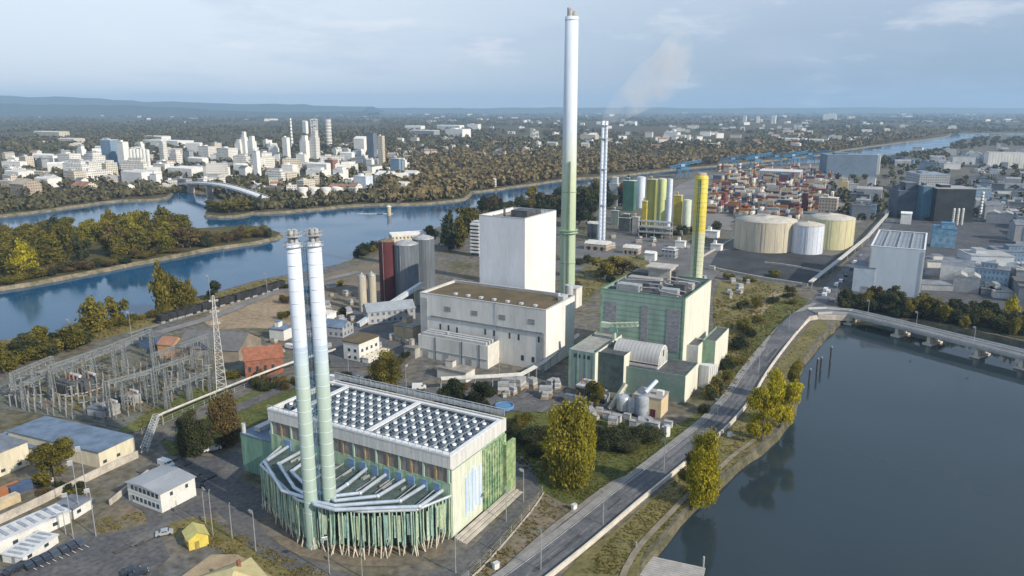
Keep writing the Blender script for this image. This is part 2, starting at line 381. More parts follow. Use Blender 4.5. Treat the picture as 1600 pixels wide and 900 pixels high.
def watermat(name, col, rough, wave, bump, spec=.5):
    m = D.materials.new(name); m.use_nodes = True; nt = m.node_tree; n, k = nt.nodes, nt.links
    b = n['Principled BSDF']; b.inputs['Roughness'].default_value = rough; b.inputs['IOR'].default_value = 1.33; b.inputs['Specular IOR Level'].default_value = spec
    g = n.new('ShaderNodeNewGeometry'); t = n.new('ShaderNodeTexNoise'); k.new(g.outputs['Position'], t.inputs['Vector']); t.inputs['Scale'].default_value = .012; t.inputs['Detail'].default_value = 5
    cr = n.new('ShaderNodeValToRGB'); k.new(t.outputs['Fac'], cr.inputs[0]); e = cr.color_ramp.elements
    e[0].position = .35; e[0].color = (*[c * .88 for c in col], 1); e[1].position = .65; e[1].color = (*[c * 1.12 for c in col], 1)
    k.new(cr.outputs[0], b.inputs['Base Color'])
    t2 = n.new('ShaderNodeTexNoise'); k.new(g.outputs['Position'], t2.inputs['Vector']); t2.inputs['Scale'].default_value = wave; t2.inputs['Detail'].default_value = 4
    bp = n.new('ShaderNodeBump'); bp.inputs['Strength'].default_value = bump; bp.inputs['Distance'].default_value = .3; k.new(t2.outputs['Fac'], bp.inputs['Height']); k.new(bp.outputs[0], b.inputs['Normal'])
    rr2 = n.new('ShaderNodeMapRange'); k.new(t.outputs['Fac'], rr2.inputs[0]); rr2.inputs[1].default_value = .38; rr2.inputs[2].default_value = .66; rr2.inputs[3].default_value = rough * .6; rr2.inputs[4].default_value = rough * 3.2; k.new(rr2.outputs[0], b.inputs['Roughness'])
    return m
RIV = watermat('river_water', (.010, .075, .155), .06, .32, .11, .30)
BAS = watermat('basin_water', (.023, .037, .045), .05, .30, .06)
struct(MB().sheet([(-25000, -240), (0, -240), (0, 330), (60, 380), (420, 470), (900, 560), (2600, 900), (25000, 5000), (25000, 7800), (-25000, 7800)], WATER_Z).build('river_water', RIV))
struct(MB().sheet([(0.5, -240), (2600, -240), (2600, 880), (900, 540), (420, 450), (60, 376), (0.5, 328)], WATER_Z - .01).build('canal_water', BAS))
def hill(name, pts, y0, depth, mat):
    """ridge of hills: crest heights along x, sloping down front and back"""
    mb = MB(); vs = []; fs = []; n = len(pts)
    for i, (x, h) in enumerate(pts):
        for f, hh in ((0, -2), (.25, .45), (.45, .85), (.55, 1), (.8, .6), (1, -.01)):
            vs.append((x + R.uniform(-60, 60), y0 + depth * f + R.uniform(-100, 100), max(-2, h * hh * R.uniform(.93, 1.07)) if hh > 0 else -2))
    for i in range(n - 1):
        for j in range(5):
            a = i * 6 + j; fs.append((a, a + 6, a + 7, a + 1))
    struct(mb.add(vs, fs, True).build(name, mat))
HILLM = groundmat('wooded_hills', [(.035, .045, .025), (.06, .06, .03), (.05, .06, .035), (.10, .09, .05)], .003)
hill('hills', [(x, 128 + 215 * max(0, min(1, (-4200 - x) / 6500)) ** .8 + 22 * math.sin(x / 900) + 12 * math.sin(x / 370 + 1)) for x in range(-15500, -2600, 300)] , 14500, 3200, HILLM)
hill('hills', [(x, 104 + 7 * math.sin(x / 1100) + 5 * math.sin(x / 410)) for x in range(-5200, 17500, 350)], 17500, 2600, HILLM)
hill('hills', [(x, 40 + 160 * max(0, min(1, (-3000 - x) / 5000)) + 14 * math.sin(x / 500)) for x in range(-9500, -1900, 250)], 10500, 1800, HILLM)
hz = MB().box(-25500, 25500, -420, 22500, -7, 430)
hm = D.materials.new('haze_air'); hm.use_nodes = True; hn = hm.node_tree.nodes; hn.remove(hn['Principled BSDF'])
pv = hn.new('ShaderNodeVolumePrincipled'); pv.inputs['Color'].default_value = (.50, .74, 1.0, 1); pv.inputs['Density'].default_value = 7.0e-5; pv.inputs['Anisotropy'].default_value = .1
hm.node_tree.links.new(pv.outputs[0], hn['Material Output'].inputs['Volume'])
struct(hz.build('haze', hm), 'stuff')
# ------------------------------------------------------------------ yards, lawns, roads
LVL = [0.0]
def patch(name, mat, *pp, smooth=True, kind='structure', z=None):
    LVL[0] += .012
    pts = P(*pp)
    if smooth: pts = smooth_line(pts + [pts[0]], 6, .35, len(pp))[:-1]
    return struct(MB().sheet(pts, LVL[0] if z is None else z).build(name, mat), kind)
patch('river_path', DRYGRASS, (-60, 590), (10, 568), (100, 545), (180, 525), (250, 505), (330, 480), (420, 455), (450, 446), (450, 434), (400, 441), (300, 470), (240, 493), (120, 522), (0, 545), (-60, 570))
patch('sand_yard', SAND, (315, 500), (350, 478), (400, 462), (450, 452), (520, 445), (560, 455), (545, 490), (470, 515), (395, 512), (340, 514))
patch('gravel_yard', DIRT, (430, 445), (560, 415), (600, 402), (600, 470), (560, 500), (480, 490), (455, 470))
patch('parking_yard', ASPH, (-40, 960), (-40, 900), (60, 875), (140, 838), (215, 822), (245, 795), (285, 783), (330, 752), (372, 745), (430, 790), (410, 810), (330, 800), (285, 822), (255, 840), (265, 872), (235, 900), (200, 960))
patch('entrance_yard', ASPH, (180, 800), (210, 745), (260, 715), (330, 712), (372, 705), (380, 745), (330, 790), (240, 812))
patch('dirt_yard', DIRT, (150, 810), (175, 785), (225, 800), (230, 818), (150, 836))
patch('grass_verge', DRYGRASS, (262, 818), (300, 808), (335, 812), (365, 835), (420, 858), (480, 880), (520, 905), (600, 960), (450, 960), (420, 900), (360, 862), (318, 850), (268, 838))
patch('ring_road', ASPH, (340, 800), (372, 790), (400, 815), (425, 845), (465, 868), (520, 890), (600, 905), (660, 900), (700, 885), (742, 850), (785, 805), (815, 765), (830, 735), (848, 735), (850, 755), (830, 790), (775, 845), (735, 880), (690, 925), (600, 940), (500, 915), (430, 880), (385, 850))
patch('gravel_apron', DIRT, (425, 842), (470, 868), (560, 885), (650, 882), (700, 865), (690, 850), (600, 840), (480, 830))
patch('bare_earth', DIRT, (842, 768), (880, 785), (905, 795), (860, 830), (800, 872), (750, 915), (700, 950), (730, 905), (780, 850), (815, 805))
patch('lawn', GRASS, (778, 700), (775, 655), (830, 642), (900, 640), (960, 660), (1040, 668), (1075, 655), (1125, 628), (1120, 640), (1060, 682), (1000, 728), (930, 785), (905, 795), (870, 780), (845, 765), (838, 745), (820, 715))
patch('grass_verge', GRASS, (1120, 630), (1150, 570), (1180, 500), (1225, 470), (1262, 468), (1245, 490), (1200, 530), (1160, 585), (1130, 628))
patch('field', DRYGRASS, (1115, 470), (1130, 440), (1190, 440), (1240, 452), (1225, 468), (1180, 498), (1150, 560), (1120, 560))
patch('dirt_track', SAND, (1170, 500), (1195, 470), (1215, 452), (1225, 455), (1200, 480), (1180, 505))
patch('canal_verge', DRYGRASS, (870, 920), (905, 872), (980, 812), (1045, 755), (1128, 683), (1163, 645), (1190, 602), (1215, 570), (1254, 520), (1280, 500), (1296, 508), (1278, 528), (1252, 563), (1238, 592), (1238, 632), (1220, 660), (1196, 685), (1147, 723), (1106, 760), (1058, 805), (1000, 873), (985, 925))
patch('substation_gravel', M('substation_gravel', (.17, .17, .155), .3, .12, .95, col2=(.10, .105, .075), fine=.25), (0, 640), (0, 598), (90, 566), (235, 522), (330, 545), (440, 560), (330, 622), (230, 672), (150, 660))
patch('grass_verge', GRASS, (175, 680), (240, 640), (330, 600), (345, 618), (240, 668))
patch('lawn', GRASS, (250, 690), (340, 640), (420, 600), (460, 590), (460, 630), (425, 650), (372, 690), (320, 708), (270, 712))
patch('works_yard', ASPH, (460, 600), (540, 575), (600, 590), (700, 612), (780, 600), (830, 600), (880, 610), (900, 640), (780, 640), (640, 600), (530, 590))
patch('works_yard', ASPH, (470, 520), (560, 480), (680, 455), (660, 500), (620, 560), (540, 575), (470, 565))
patch('works_yard', M('worn_concrete_yard', (.16, .155, .15), .25, .05, .9, col2=(.10, .10, .10)), (880, 440), (900, 380), (1000, 372), (1100, 385), (1130, 400), (1110, 440), (1050, 430), (940, 445))
patch('scrub', DRYGRASS, (880, 450), (930, 408), (1000, 400), (1010, 425), (940, 450), (910, 470))
patch('port_yard', M('port_yard', (.15, .15, .15), .3, .02, .9, col2=(.22, .20, .18)), (1050, 350), (1060, 290), (1150, 268), (1290, 260), (1340, 300), (1350, 345), (1290, 345), (1150, 350), (1140, 360))
patch('tank_yard', M('tank_yard', (.11, .11, .11), .3, .03, .9, col2=(.16, .15, .13)), (1130, 400), (1150, 370), (1340, 375), (1350, 385), (1300, 420), (1200, 410))
patch('dark_basin_yard', M('dark_tarmac', (.045, .048, .052), .3, .05, .9), (1108, 418), (1122, 393), (1160, 388), (1300, 400), (1345, 388), (1290, 432), (1262, 445), (1180, 432), smooth=False)
patch('estate_yard', M('cloud_shaded_tarmac', (.06, .064, .07), .3, .03, .9, col2=(.10, .10, .105), fine=.2), (1300, 470), (1345, 420), (1400, 330), (1460, 280), (1800, 270), (1900, 520), (1596, 500), (1450, 470))  # tarmac colour darkened to stand in for a cloud shadow over the estate
# the road: left and right kerb lines as site-plan polylines
def strip(line, w0, w1, z):
    mb = MB(); n = len(line); vs = []
    zf = z if callable(z) else (lambda i: z)
    for i in range(n):
        a, b = line[max(0, i - 1)], line[min(n - 1, i + 1)]; d = math.dist(a, b) or 1
        nx, ny = -(b[1] - a[1]) / d, (b[0] - a[0]) / d
        vs += [(line[i][0] + nx * w0, line[i][1] + ny * w0, zf(i)), (line[i][0] + nx * w1, line[i][1] + ny * w1, zf(i))]
    return mb.add(vs, [(2 * i, 2 * i + 2, 2 * i + 3, 2 * i + 1) if w1 > w0 else (2 * i, 2 * i + 1, 2 * i + 3, 2 * i + 2) for i in range(n - 1)])
def wall_line(line, w0, w1, h, z0=-.3):
    mb = MB(); n = len(line); vs = []
    for i in range(n):
        a, b = line[max(0, i - 1)], line[min(n - 1, i + 1)]; d = math.dist(a, b) or 1
        nx, ny = -(b[1] - a[1]) / d, (b[0] - a[0]) / d
        for s_, z in ((w0, z0), (w0, h), (w1, h), (w1, z0)): vs.append((line[i][0] + nx * s_, line[i][1] + ny * s_, z))
    fs = []
    for i in range(n - 1):
        for j in range(4): a = 4 * i + j; b = 4 * i + (j + 1) % 4; fs.append((a, a + 4, b + 4, b))
    fs += [(0, 1, 2, 3), (4 * n - 1, 4 * n - 2, 4 * n - 3, 4 * n - 4)]
    return mb.add(vs, fs)
RL = P((690, 960), (800, 895), (870, 839), (900, 817), (970, 760), (1010, 732), (1070, 685), (1110, 652), (1150, 607), (1172, 572), (1197, 537), (1232, 500), (1258, 479), (1275, 468))
RR = P((800, 960), (862, 897), (912, 860), (975, 807), (1040, 750), (1085, 712), (1128, 675), (1160, 640), (1184, 602), (1212, 566), (1250, 517), (1277, 496), (1300, 488))
ax = smooth_line([((a[0] + b[0]) / 2, (a[1] + b[1]) / 2) for a, b in zip([RL[0], RL[1], RL[3], RL[4], RL[5], RL[6], RL[7], RL[8], RL[9], RL[10], RL[11], RL[12], RL[13]], [RR[0], RR[1], RR[2], RR[3], RR[4], RR[5], RR[6], RR[7], RR[8], RR[9], RR[10], RR[11], RR[12]])], 6, 0)
RW = 4.2
struct(strip(ax, -RW, RW, .45).build('road', ROADM))
struct(wall_line(ax, RW + .02, RW + 2.2, .58).build('pavement', M('pavement_slabs', (.24, .235, .22), .15, .3)))
struct(strip(ax, RW - .5, RW - .32, .456).build('road_marking', M('faded_line_paint', (.44, .44, .43), .3, .5)))

md = MB()
for i in range(2, len(ax) - 6, 2):
    q = strip(ax[i:i + 2], -.06, .06, .458); md.add(q.v, q.f)
struct(md.build('road_marking', M('worn_road_paint', (.24, .24, .24), .3, .5)))
wl = wall_line(ax[:-2], -RW - .55, -RW - .02, 1.35).build('parapet_wall', M('parapet_concrete', (.60, .55, .47), .15, .3))
tag(wl, 'long pale concrete parapet wall along the canal side of the road', 'wall')
path_l = smooth_line(P((640, 985), (735, 905), (770, 870), (830, 800), (850, 770)), 5, 0)
kb = wall_line(path_l, -.2, .2, .35).build('kerb_wall', CONC); tag(kb, 'low pale kerb wall beside the plant ring road and bare earth', 'wall')
side = smooth_line(P((760, 920), (850, 838), (905, 795), (960, 755), (985, 745)), 5, 0)
struct(strip(side, -.9, .9, .47).build('path', M('path_tarmac', (.22, .20, .18), .2, .3)))
cpth = smooth_line(P((960, 935), (990, 868), (1046, 803), (1097, 757), (1140, 718), (1180, 688)), 6, .25)
struct(strip(cpth, -.8, .8, .42).build('canal_path', M('trodden_path', (.27, .235, .18), .2, .3, .95, col2=(.17, .15, .10))))
wt = []
for k_ in (-2.9, -1.3, 1.0, 2.6): wt.append(strip(ax, k_ - .28, k_ + .28, .452 + .0004 * len(wt)))
q = MB()
for t_ in wt: q.add(t_.v, t_.f)
struct(q.build('wheel_track', M('wheel_track_tarmac', (.075, .078, .085), .25, .2, .8, col2=(.13, .13, .135), fine=.2)))
q = MB()
for i in range(26):
    j = R.randrange(3, len(ax) - 6); m2 = strip(ax[j:j + R.choice((2, 3, 4))], (u0 := R.uniform(-3.9, 2.5)), u0 + R.uniform(.6, 1.6), .4545 + i * .0002); q.cur = i % 2; q.add(m2.v, m2.f)
struct(q.build('road_repair', [M('road_repair_dark', (.065, .067, .073), .2, .6, .9), M('road_repair_pale', (.16, .16, .16), .2, .6, .9)]))
# access road beyond the junction and the estate road
r2 = smooth_line(P((1272, 482), (1292, 460), (1330, 418), (1372, 372), (1396, 335), (1415, 300), (1430, 270)), 12, 0)
struct(strip(r2, -4.5, 4.5, .40).build('road', ROADM))
r3 = smooth_line(P((60, 585), (140, 560), (250, 520), (330, 497), (395, 470), (450, 452), (560, 425)), 12, 0)
struct(strip(r3, -3.5, 3.5, .33).build('riverside_road', M('worn_tarmac', (.20, .195, .185), .2, .06, .9)))
r4 = smooth_line(P((265, 690), (370, 640), (460, 602), (540, 585), (640, 605), (720, 625), (780, 612)), 8, 0)
struct(strip(r4, -3, 3, .36).build('works_road', ASPH))
# ------------------------------------------------------------------ buildings
def frame(h, F, Lc, Rc, base=None):
    """origin, extents along the two grid axes from three roof corners seen in the photo at height h"""
    f, l, r = G(*F, h), G(*Lc, h), G(*Rc, h)
    return f, (r[0] - f[0]) * UX + (r[1] - f[1]) * UY, -(l[0] - f[0]) * UY + (l[1] - f[1]) * UX
def wall_box(root, x0, x1, y0, y1, z0, h, wm, rm, par=.9, t=.35, wname='wall', rname='roof'):
    mb = MB()
    mb.box(x0, x1, y0, y0 + t, z0, h); mb.box(x0, x1, y1 - t, y1, z0, h)
    mb.box(x0, x0 + t, y0 + t, y1 - t, z0, h); mb.box(x1 - t, x1, y0 + t, y1 - t, z0, h)
    wo_ = mb.build(wname, wm, root)
    ro = MB().box(x0 + t, x1 - t, y0 + t, y1 - t, h - par - .4, h - par).build(rname, rm, root)
    return wo_, ro
def coping(root, x0, x1, y0, y1, h, mat, t=.5, hh=.22):
    mb = MB()
    mb.box(x0 - .1, x1 + .1, y0 - .1, y0 + t, h + .003, h + hh); mb.box(x0 - .1, x1 + .1, y1 - t, y1 + .1, h + .003, h + hh)
    mb.box(x0 - .1, x0 + t, y0 + t, y1 - t, h + .003, h + hh); mb.box(x1 - t, x1 + .1, y0 + t, y1 - t, h + .003, h + hh)
    return mb.build('coping', mat, root)
def each(name, mat, root, boxes):
    return [MB().box(*b).build(name, mat, root) for b in boxes]
def win_x(root, x, y0, z0, w, h, name='window', mat=None, d=.06):   # on a face looking along -x
    return MB().box(x - d, x + .05, y0, y0 + w, z0, z0 + h).build(name, mat or GLASS, root)
def win_y(root, y, x0, z0, w, h, name='window', mat=None, d=.06):   # on a face looking along -y
    return MB().box(x0, x0 + w, y - d, y + .05, z0, z0 + h).build(name, mat or GLASS, root)
# ---- front turbine building with roof coolers, ducts and pole facade
o, lx, ly = frame(23.3, (703, 714), (425, 640), (771, 650))
lx, ly = 28.5, 64.0
pb = thing('turbine_building', 'green clad plant building with gridded white roof fans and silver ducts below two chimneys', 'building', o, GA)
HB = 23.3
STREAK = M('streaked_green_facade', (.20, .36, .22), .3, .9, .65, stretch=(1, 1, .05), col2=(.42, .52, .36), fine=.22)
GRATE = M('brown_grating', (.20, .16, .12), .3, 1.4, .8, stretch=(1, 1, .06), col2=(.30, .29, .27), fine=.3)
SCREEN = M('pale_louvre_screen', (.60, .60, .57), .14, 1.2, .6, stretch=(1, 1, .08), fine=.12)
mb = MB(); mb.box(0, .4, 0, ly, 0, 15.8); mb.box(.4, lx - .4, 0, .4, 0, 19); mb.box(.4, lx - .4, ly - .4, ly, 0, 15.8); mb.box(lx - .4, lx, 0, ly, 0, 19)
mb.build('wall', STREAK, pb)
mb = MB(); mb.box(.15, .4, .4, ly - .1, 15.8, 20); mb.box(.4, lx - .4, ly - .35, ly - .1, 15.8, 20); mb.build('grating_band', GRATE, pb)
OCHRE = M('ochre_column', (.36, .26, .13), .2, .4)
for i in range(17):
    y = .6 + i * (ly - 1.2) / 16
    MB().box(-.1, .15, y - .28, y + .28, 15.8, 20).build('column', (PGREEN, OCHRE)[i % 2], pb)
mb = MB(); mb.box(-.25, .4, -.25, ly + .2, 20, HB); mb.box(.4, lx + .25, -.25, .4, 19.4, HB); mb.box(.4, lx + .2, ly - .4, ly + .2, 20, HB); mb.box(lx - .4, lx + .25, .4, ly - .4, 19, HB)
mb.build('screen_band', SCREEN, pb)
mb = MB(); mb.box(.4, lx - .4, .4, ly - .4, HB - 1.6, HB - 1.2); mb.build('roof', M('cooler_deck', (.055, .075, .10), .4, .8, .6), pb)
mb = MB()
for a in ((-.35, 1.2, -.35, ly + .3), (lx - 3.3, lx - 2.3, -.35, ly + .3)): mb.box(*a, HB + .01, HB + .5)
for y in (-.35, 27.4, 55.2, ly - .9): mb.box(1.2, lx - 3.3, y, y + (1.5 if 5 < y < 60 else 1.1), HB + .01, HB + .45)
mb.build('roof_walkway', M('white_walkway', (.66, .67, .67), .1, .6, .5), pb)
mb = MB()
for i in range(31):
    y = .2 + i * (ly - .4) / 30; mb.box(lx - .1, lx + .05, y - .08, y + .08, HB + .5, HB + 2.7)
    y = i * ly / 30; mb.box(-.3, -.2, y - .06, y + .06, HB + .5, HB + 1.6)
mb.box(lx - .12, lx + .08, 0, ly, HB + 2.55, HB + 2.75); mb.box(-.32, -.18, 0, ly, HB + 1.5, HB + 1.62)
mb.box(lx - .02, lx + .02, 0, ly, HB + .6, HB + 2.2)
mb.build('railing', STEEL, pb)
mb = MB(); mb.cur = 0; mb.lathe(0, 0, [(1.45, -.9), (1.5, .25), (1.3, .3), (1.25, -.1)], 14)
mb.cur = 1; mb.lathe(0, 0, [(.62, .1), (.6, .48), (.3, .58)], 10)
for a in range(6):
    t = a * math.pi / 3; mb.cur = 2; mb.add([(math.cos(t) * .6, math.sin(t) * .6, .08), (math.cos(t) * 1.25, math.sin(t) * 1.25, .02), (math.cos(t + .5) * 1.25, math.sin(t + .5) * 1.25, .2), (math.cos(t + .5) * .6, math.sin(t + .5) * .6, .2)], [(0, 1, 2, 3)])
fan0 = None
FANM = [M('fan_ring', (.12, .16, .20), .2, .5, .5), M('fan_hub_white', (.80, .82, .82), .04, .5, .4), M('fan_blade', (.05, .06, .08), .2, .5)]
for bay, (ys, ncol) in enumerate(((1.6, 8), (29.6, 8), (57.0, 2))):
    for c in range(ncol):
        for r in range(6 if bay < 2 else 2):
            p = (2.9 + r * 3.85 + (3.85 if bay == 2 else 0), ys + 1.55 + c * 3.2, HB - .35)
            if fan0 is None: fan0 = mb.build('cooling_fan', FANM, pb); fan0.location = p
            else: copy_part(fan0, pb, p)
mb = MB()
for y in [1.6 + 3.2 * i for i in range(9)] + [29.6 + 3.2 * i for i in range(9)]: mb.box(1.3, lx - 3.4, y - .1, y + .1, HB - 1, HB - .2)
mb.build('deck_beam', M('pale_deck_beam', (.34, .39, .42), .2, .6, .5), pb)
# right hand face: pale panels, blue window strip, ivy patterned part
mb = MB(); mb.box(.5, 15.4, -.2, -.003, .4, 19); mb.build('cladding_panel', M('lime_white_cladding', (.56, .61, .45), .2, .7, .55, stretch=(1, 1, .05), col2=(.68, .69, .60), fine=.14), pb)
mb = MB()
for i in range(5): mb.box(6.6 + i * 1.75, 7.9 + i * 1.75, -.34, -.2, 3 + (i % 2), 14.5 + .7 * (i % 3))
mb.build('window', M('pale_blue_glazing', (.42, .56, .78), .15, .8, .25, stretch=(1, 1, .1), col2=(.66, .74, .86)), pb)
mb = MB(); mb.box(15.4, lx - .2, -.5, -.003, .3, 18.6)
for i in range(9): mb.box(15.8 + i * 1.4, 16.1 + i * 1.4, -.8, -.5, .3, 18.6 - (i % 3))
mb.build('cladding_panel', M('patterned_green_cladding', (.10, .22, .12), .3, .45, .6, col2=(.44, .52, .30), fine=.3), pb)
mb = MB(); mb.box(lx - 2, lx + 3.5, -1.6, -.6, 0, 16); mb.build('corner_tower', M('leafy_green_cladding', (.16, .28, .12), .3, .6, .7, col2=(.40, .47, .26), fine=.3), pb)
mb = MB()
for i in range(3): mb.box(-.5, lx + 2, -2.2 - i * 1.3, -1.2 - i * 1.3, 0, .9 - .28 * i)
mb.build('plinth_step', CONC, pb)
# lower left annex
mb = MB(); mb.box(.8, 22, ly + .02, ly + 14, 0, 12.2); mb.build('annex_wall', M('annex_green', (.14, .27, .20), .25, .5, .6, stretch=(1, 1, .07), col2=(.22, .36, .27), fine=.2), pb)
MB().box(.7, 22.1, ly + .03, ly + 14.1, 12.2, 12.6).build('annex_roof', BLUEROOF, pb)
mb = MB(); mb.cur = 0
for y in (ly + 2.5, ly + 9): mb.box(4, 15, y, y + 2.4, 12.61, 14.0)
mb.tube((1.6, ly + 13.2, 12.6), (1.6, ly + 13.2, 15.6), .7, 10)
mb.build('roof_unit', LGREY, pb)
BLV = M('blue_louvre', (.16, .26, .42), .2, 1.0, .5, stretch=(.2, .2, 3))
each('louvre', BLV, pb, [(-.35, -.005, y - 1.2, y + 1.2, 8.5, 15.2) for y in (57, 51, 47.5)] + [(-.3, -.005, 3.2 + i * 4.1, 5.2 + i * 4.1, 11.6, 15.0) for i in range(8)])
# wedge shaped lower structure under the ducts
DZ = 13.2
wedge = [(-.05, -.05), (-10.2, 3.6), (-17.4, 15.0), (-20.6, 25.5), (-20.8, 33.0), (-17.2, 42.0), (-11.4, 56.2), (-.05, 60.0)]
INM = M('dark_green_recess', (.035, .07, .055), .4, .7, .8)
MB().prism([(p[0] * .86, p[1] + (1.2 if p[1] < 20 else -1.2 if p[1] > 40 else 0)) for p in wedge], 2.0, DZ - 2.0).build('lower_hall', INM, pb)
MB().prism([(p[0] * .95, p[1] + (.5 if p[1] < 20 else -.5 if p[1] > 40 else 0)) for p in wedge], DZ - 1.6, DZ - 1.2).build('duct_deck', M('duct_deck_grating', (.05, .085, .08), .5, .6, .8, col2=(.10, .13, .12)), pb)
mb = MB()
wp = wedge[1:-1]
for a, b in zip(wedge, wedge[1:]): mb.tube((a[0], a[1], DZ - .75), (b[0], b[1], DZ - .75), .42, 6)
mb.build('fascia_beam', M('silver_fascia', (.52, .56, .58), .12, .6, .4, .3), pb)
pole0 = {}
PM = [M('green_pole', (.36, .47, .34), .3, .5, .6, stretch=(1, 1, .3), col2=(.48, .55, .42)), M('teal_pole', (.26, .40, .34), .3, .5, .6), M('cream_pole_foot', (.58, .53, .42), .15, .6)]
per = []
for a, b in zip(wedge, wedge[1:]):
    L = math.dist(a, b); n = int(L / 1.02)
    per += [(a[0] + (b[0] - a[0]) * (i + .5) / n, a[1] + (b[1] - a[1]) * (i + .5) / n) for i in range(n)]
for i, (x, y) in enumerate(per[:96]):
    for kk in range(1):
        k = i % 7
        if k not in pole0:
            r_ = random.Random(k); q = MB(); dx, dy = r_.uniform(-.35, .35), r_.uniform(-.35, .35)
            q.cur = k % 2; q.tube((dx, dy, 2.6), (0, 0, DZ - .9), .15 + .07 * (k % 3), 6)
            q.tube((dx, dy, 5.5), (dx + r_.uniform(-.5, .5), dy + r_.uniform(-.4, .4), DZ - 2), .12, 5)
            q.tube((dx * .6, dy * .6, 6.5), (dx - r_.uniform(.2, .7), dy + r_.uniform(-.5, .5), 3), .11, 5)
            q.cur = 2; q.tube((dx * 2.6 - .7, dy * 2.6, -.1), (dx, dy, 2.8), .13, 6, .22)
            if k % 2: q.tube((dx * 2 + .5, dy * 2 + .6, -.1), (dx, dy, 2.6), .11, 5, .18)
            pole0[k] = q
            pole0[k] = q.build('facade_pole', PM, pb); pole0[k].location = (x, y, 0)
        else: copy_part(pole0[k], pb, (x + R.uniform(-.5, .1), y + R.uniform(-.3, .3), 0), (0, 0, R.choice((0, 1.2, 2.6, 4))))
FSM = [M('strip_green', (.30, .42, .28), .3, .9, .7, col2=(.52, .60, .46), fine=.3, stretch=(1, 1, .15)), M('strip_teal', (.24, .38, .34), .3, .9, .7, fine=.3, stretch=(1, 1, .15)), M('strip_lime', (.42, .49, .30), .25, .9, .7, fine=.3, stretch=(1, 1, .15))]
kf = 0
for i in range(len(per) - 1):
    if R.random() < .16 or kf >= 96: continue
    (xa, ya), (xb, yb_) = per[i], per[i + 1]
    if math.dist(per[i], per[i + 1]) > 2.4: continue
    f0, f1 = R.uniform(.0, .2), R.uniform(.6, .98); xa, ya, xb, yb_ = xa + (xb - xa) * f0, ya + (yb_ - ya) * f0, xa + (xb - xa) * f1, ya + (yb_ - ya) * f1
    sc_ = R.choice((.95, .97, 1.012, 1.02)); L_ = math.dist((xa, ya), (xb, yb_)); z0 = R.uniform(2.2, 5.5); z1 = DZ - R.uniform(1.7, 2.6)
    nx, ny = -(yb_ - ya) / L_ * .06, (xb - xa) / L_ * .06
    MB().prism([(xa * sc_ + nx, ya + ny), (xb * sc_ + nx, yb_ + ny), (xb * sc_ - nx, yb_ - ny), (xa * sc_ - nx, ya - ny)], z0, z1).build('facade_strip', R.choice((FSM[0], FSM[0], FSM[1], FSM[2])), pb); kf += 1
DUCT = M('silver_duct', (.56, .63, .70), .12, .4, .3, .45)
S1, S2 = (-20.0, 29.3), (-16.4, 26.2)
def duct(pts, r=.62):
    q = MB().path([(*p, DZ) for p in pts], r, 10); q.ball((*pts[1], DZ), r * 1.3, 10, 6); return q.build('exhaust_duct', DUCT, pb)
for y0, pts_ in ((2.6, [(-9.5, 3.0), (-20.9, 20.3), (-21.4, 26.5), S1]), (8.2, [(-9.6, 8.9), (-19.5, 21.8), (-20.2, 27.0), S1]), (14.7, [(-10.4, 15.4), (-17.6, 23.4), S2]), (21, [(-11.4, 20.4), (-15.9, 25.2), S2]), (27.8, [(-9.5, 26.4), S2])):
    duct([(.2, y0)] + pts_, .5)
for y0, pts_ in ((57, [(-10.6, 55.4), (-20.2, 38.8), S1]), (51.2, [(-9.6, 51.0), (-17.6, 37.2), (-18.6, 33), S1]), (46.5, [(-11.2, 44.6), (-15.0, 36.0), (-16.4, 32), S2])):
    duct([(.2, y0)] + pts_, .5)
mb = MB()
for y in (5, 11, 18, 32, 36, 41): mb.tube((-.1, y, DZ - .4), (-9, y - .5, DZ - .4), .16, 5)
for i in range(16): mb.box(-R.uniform(2, 12), -R.uniform(1, 2), y0 := R.uniform(5, 52), y0 + .3, DZ - 1.2, DZ - .6)
mb.build('duct_support', STEELD, pb)
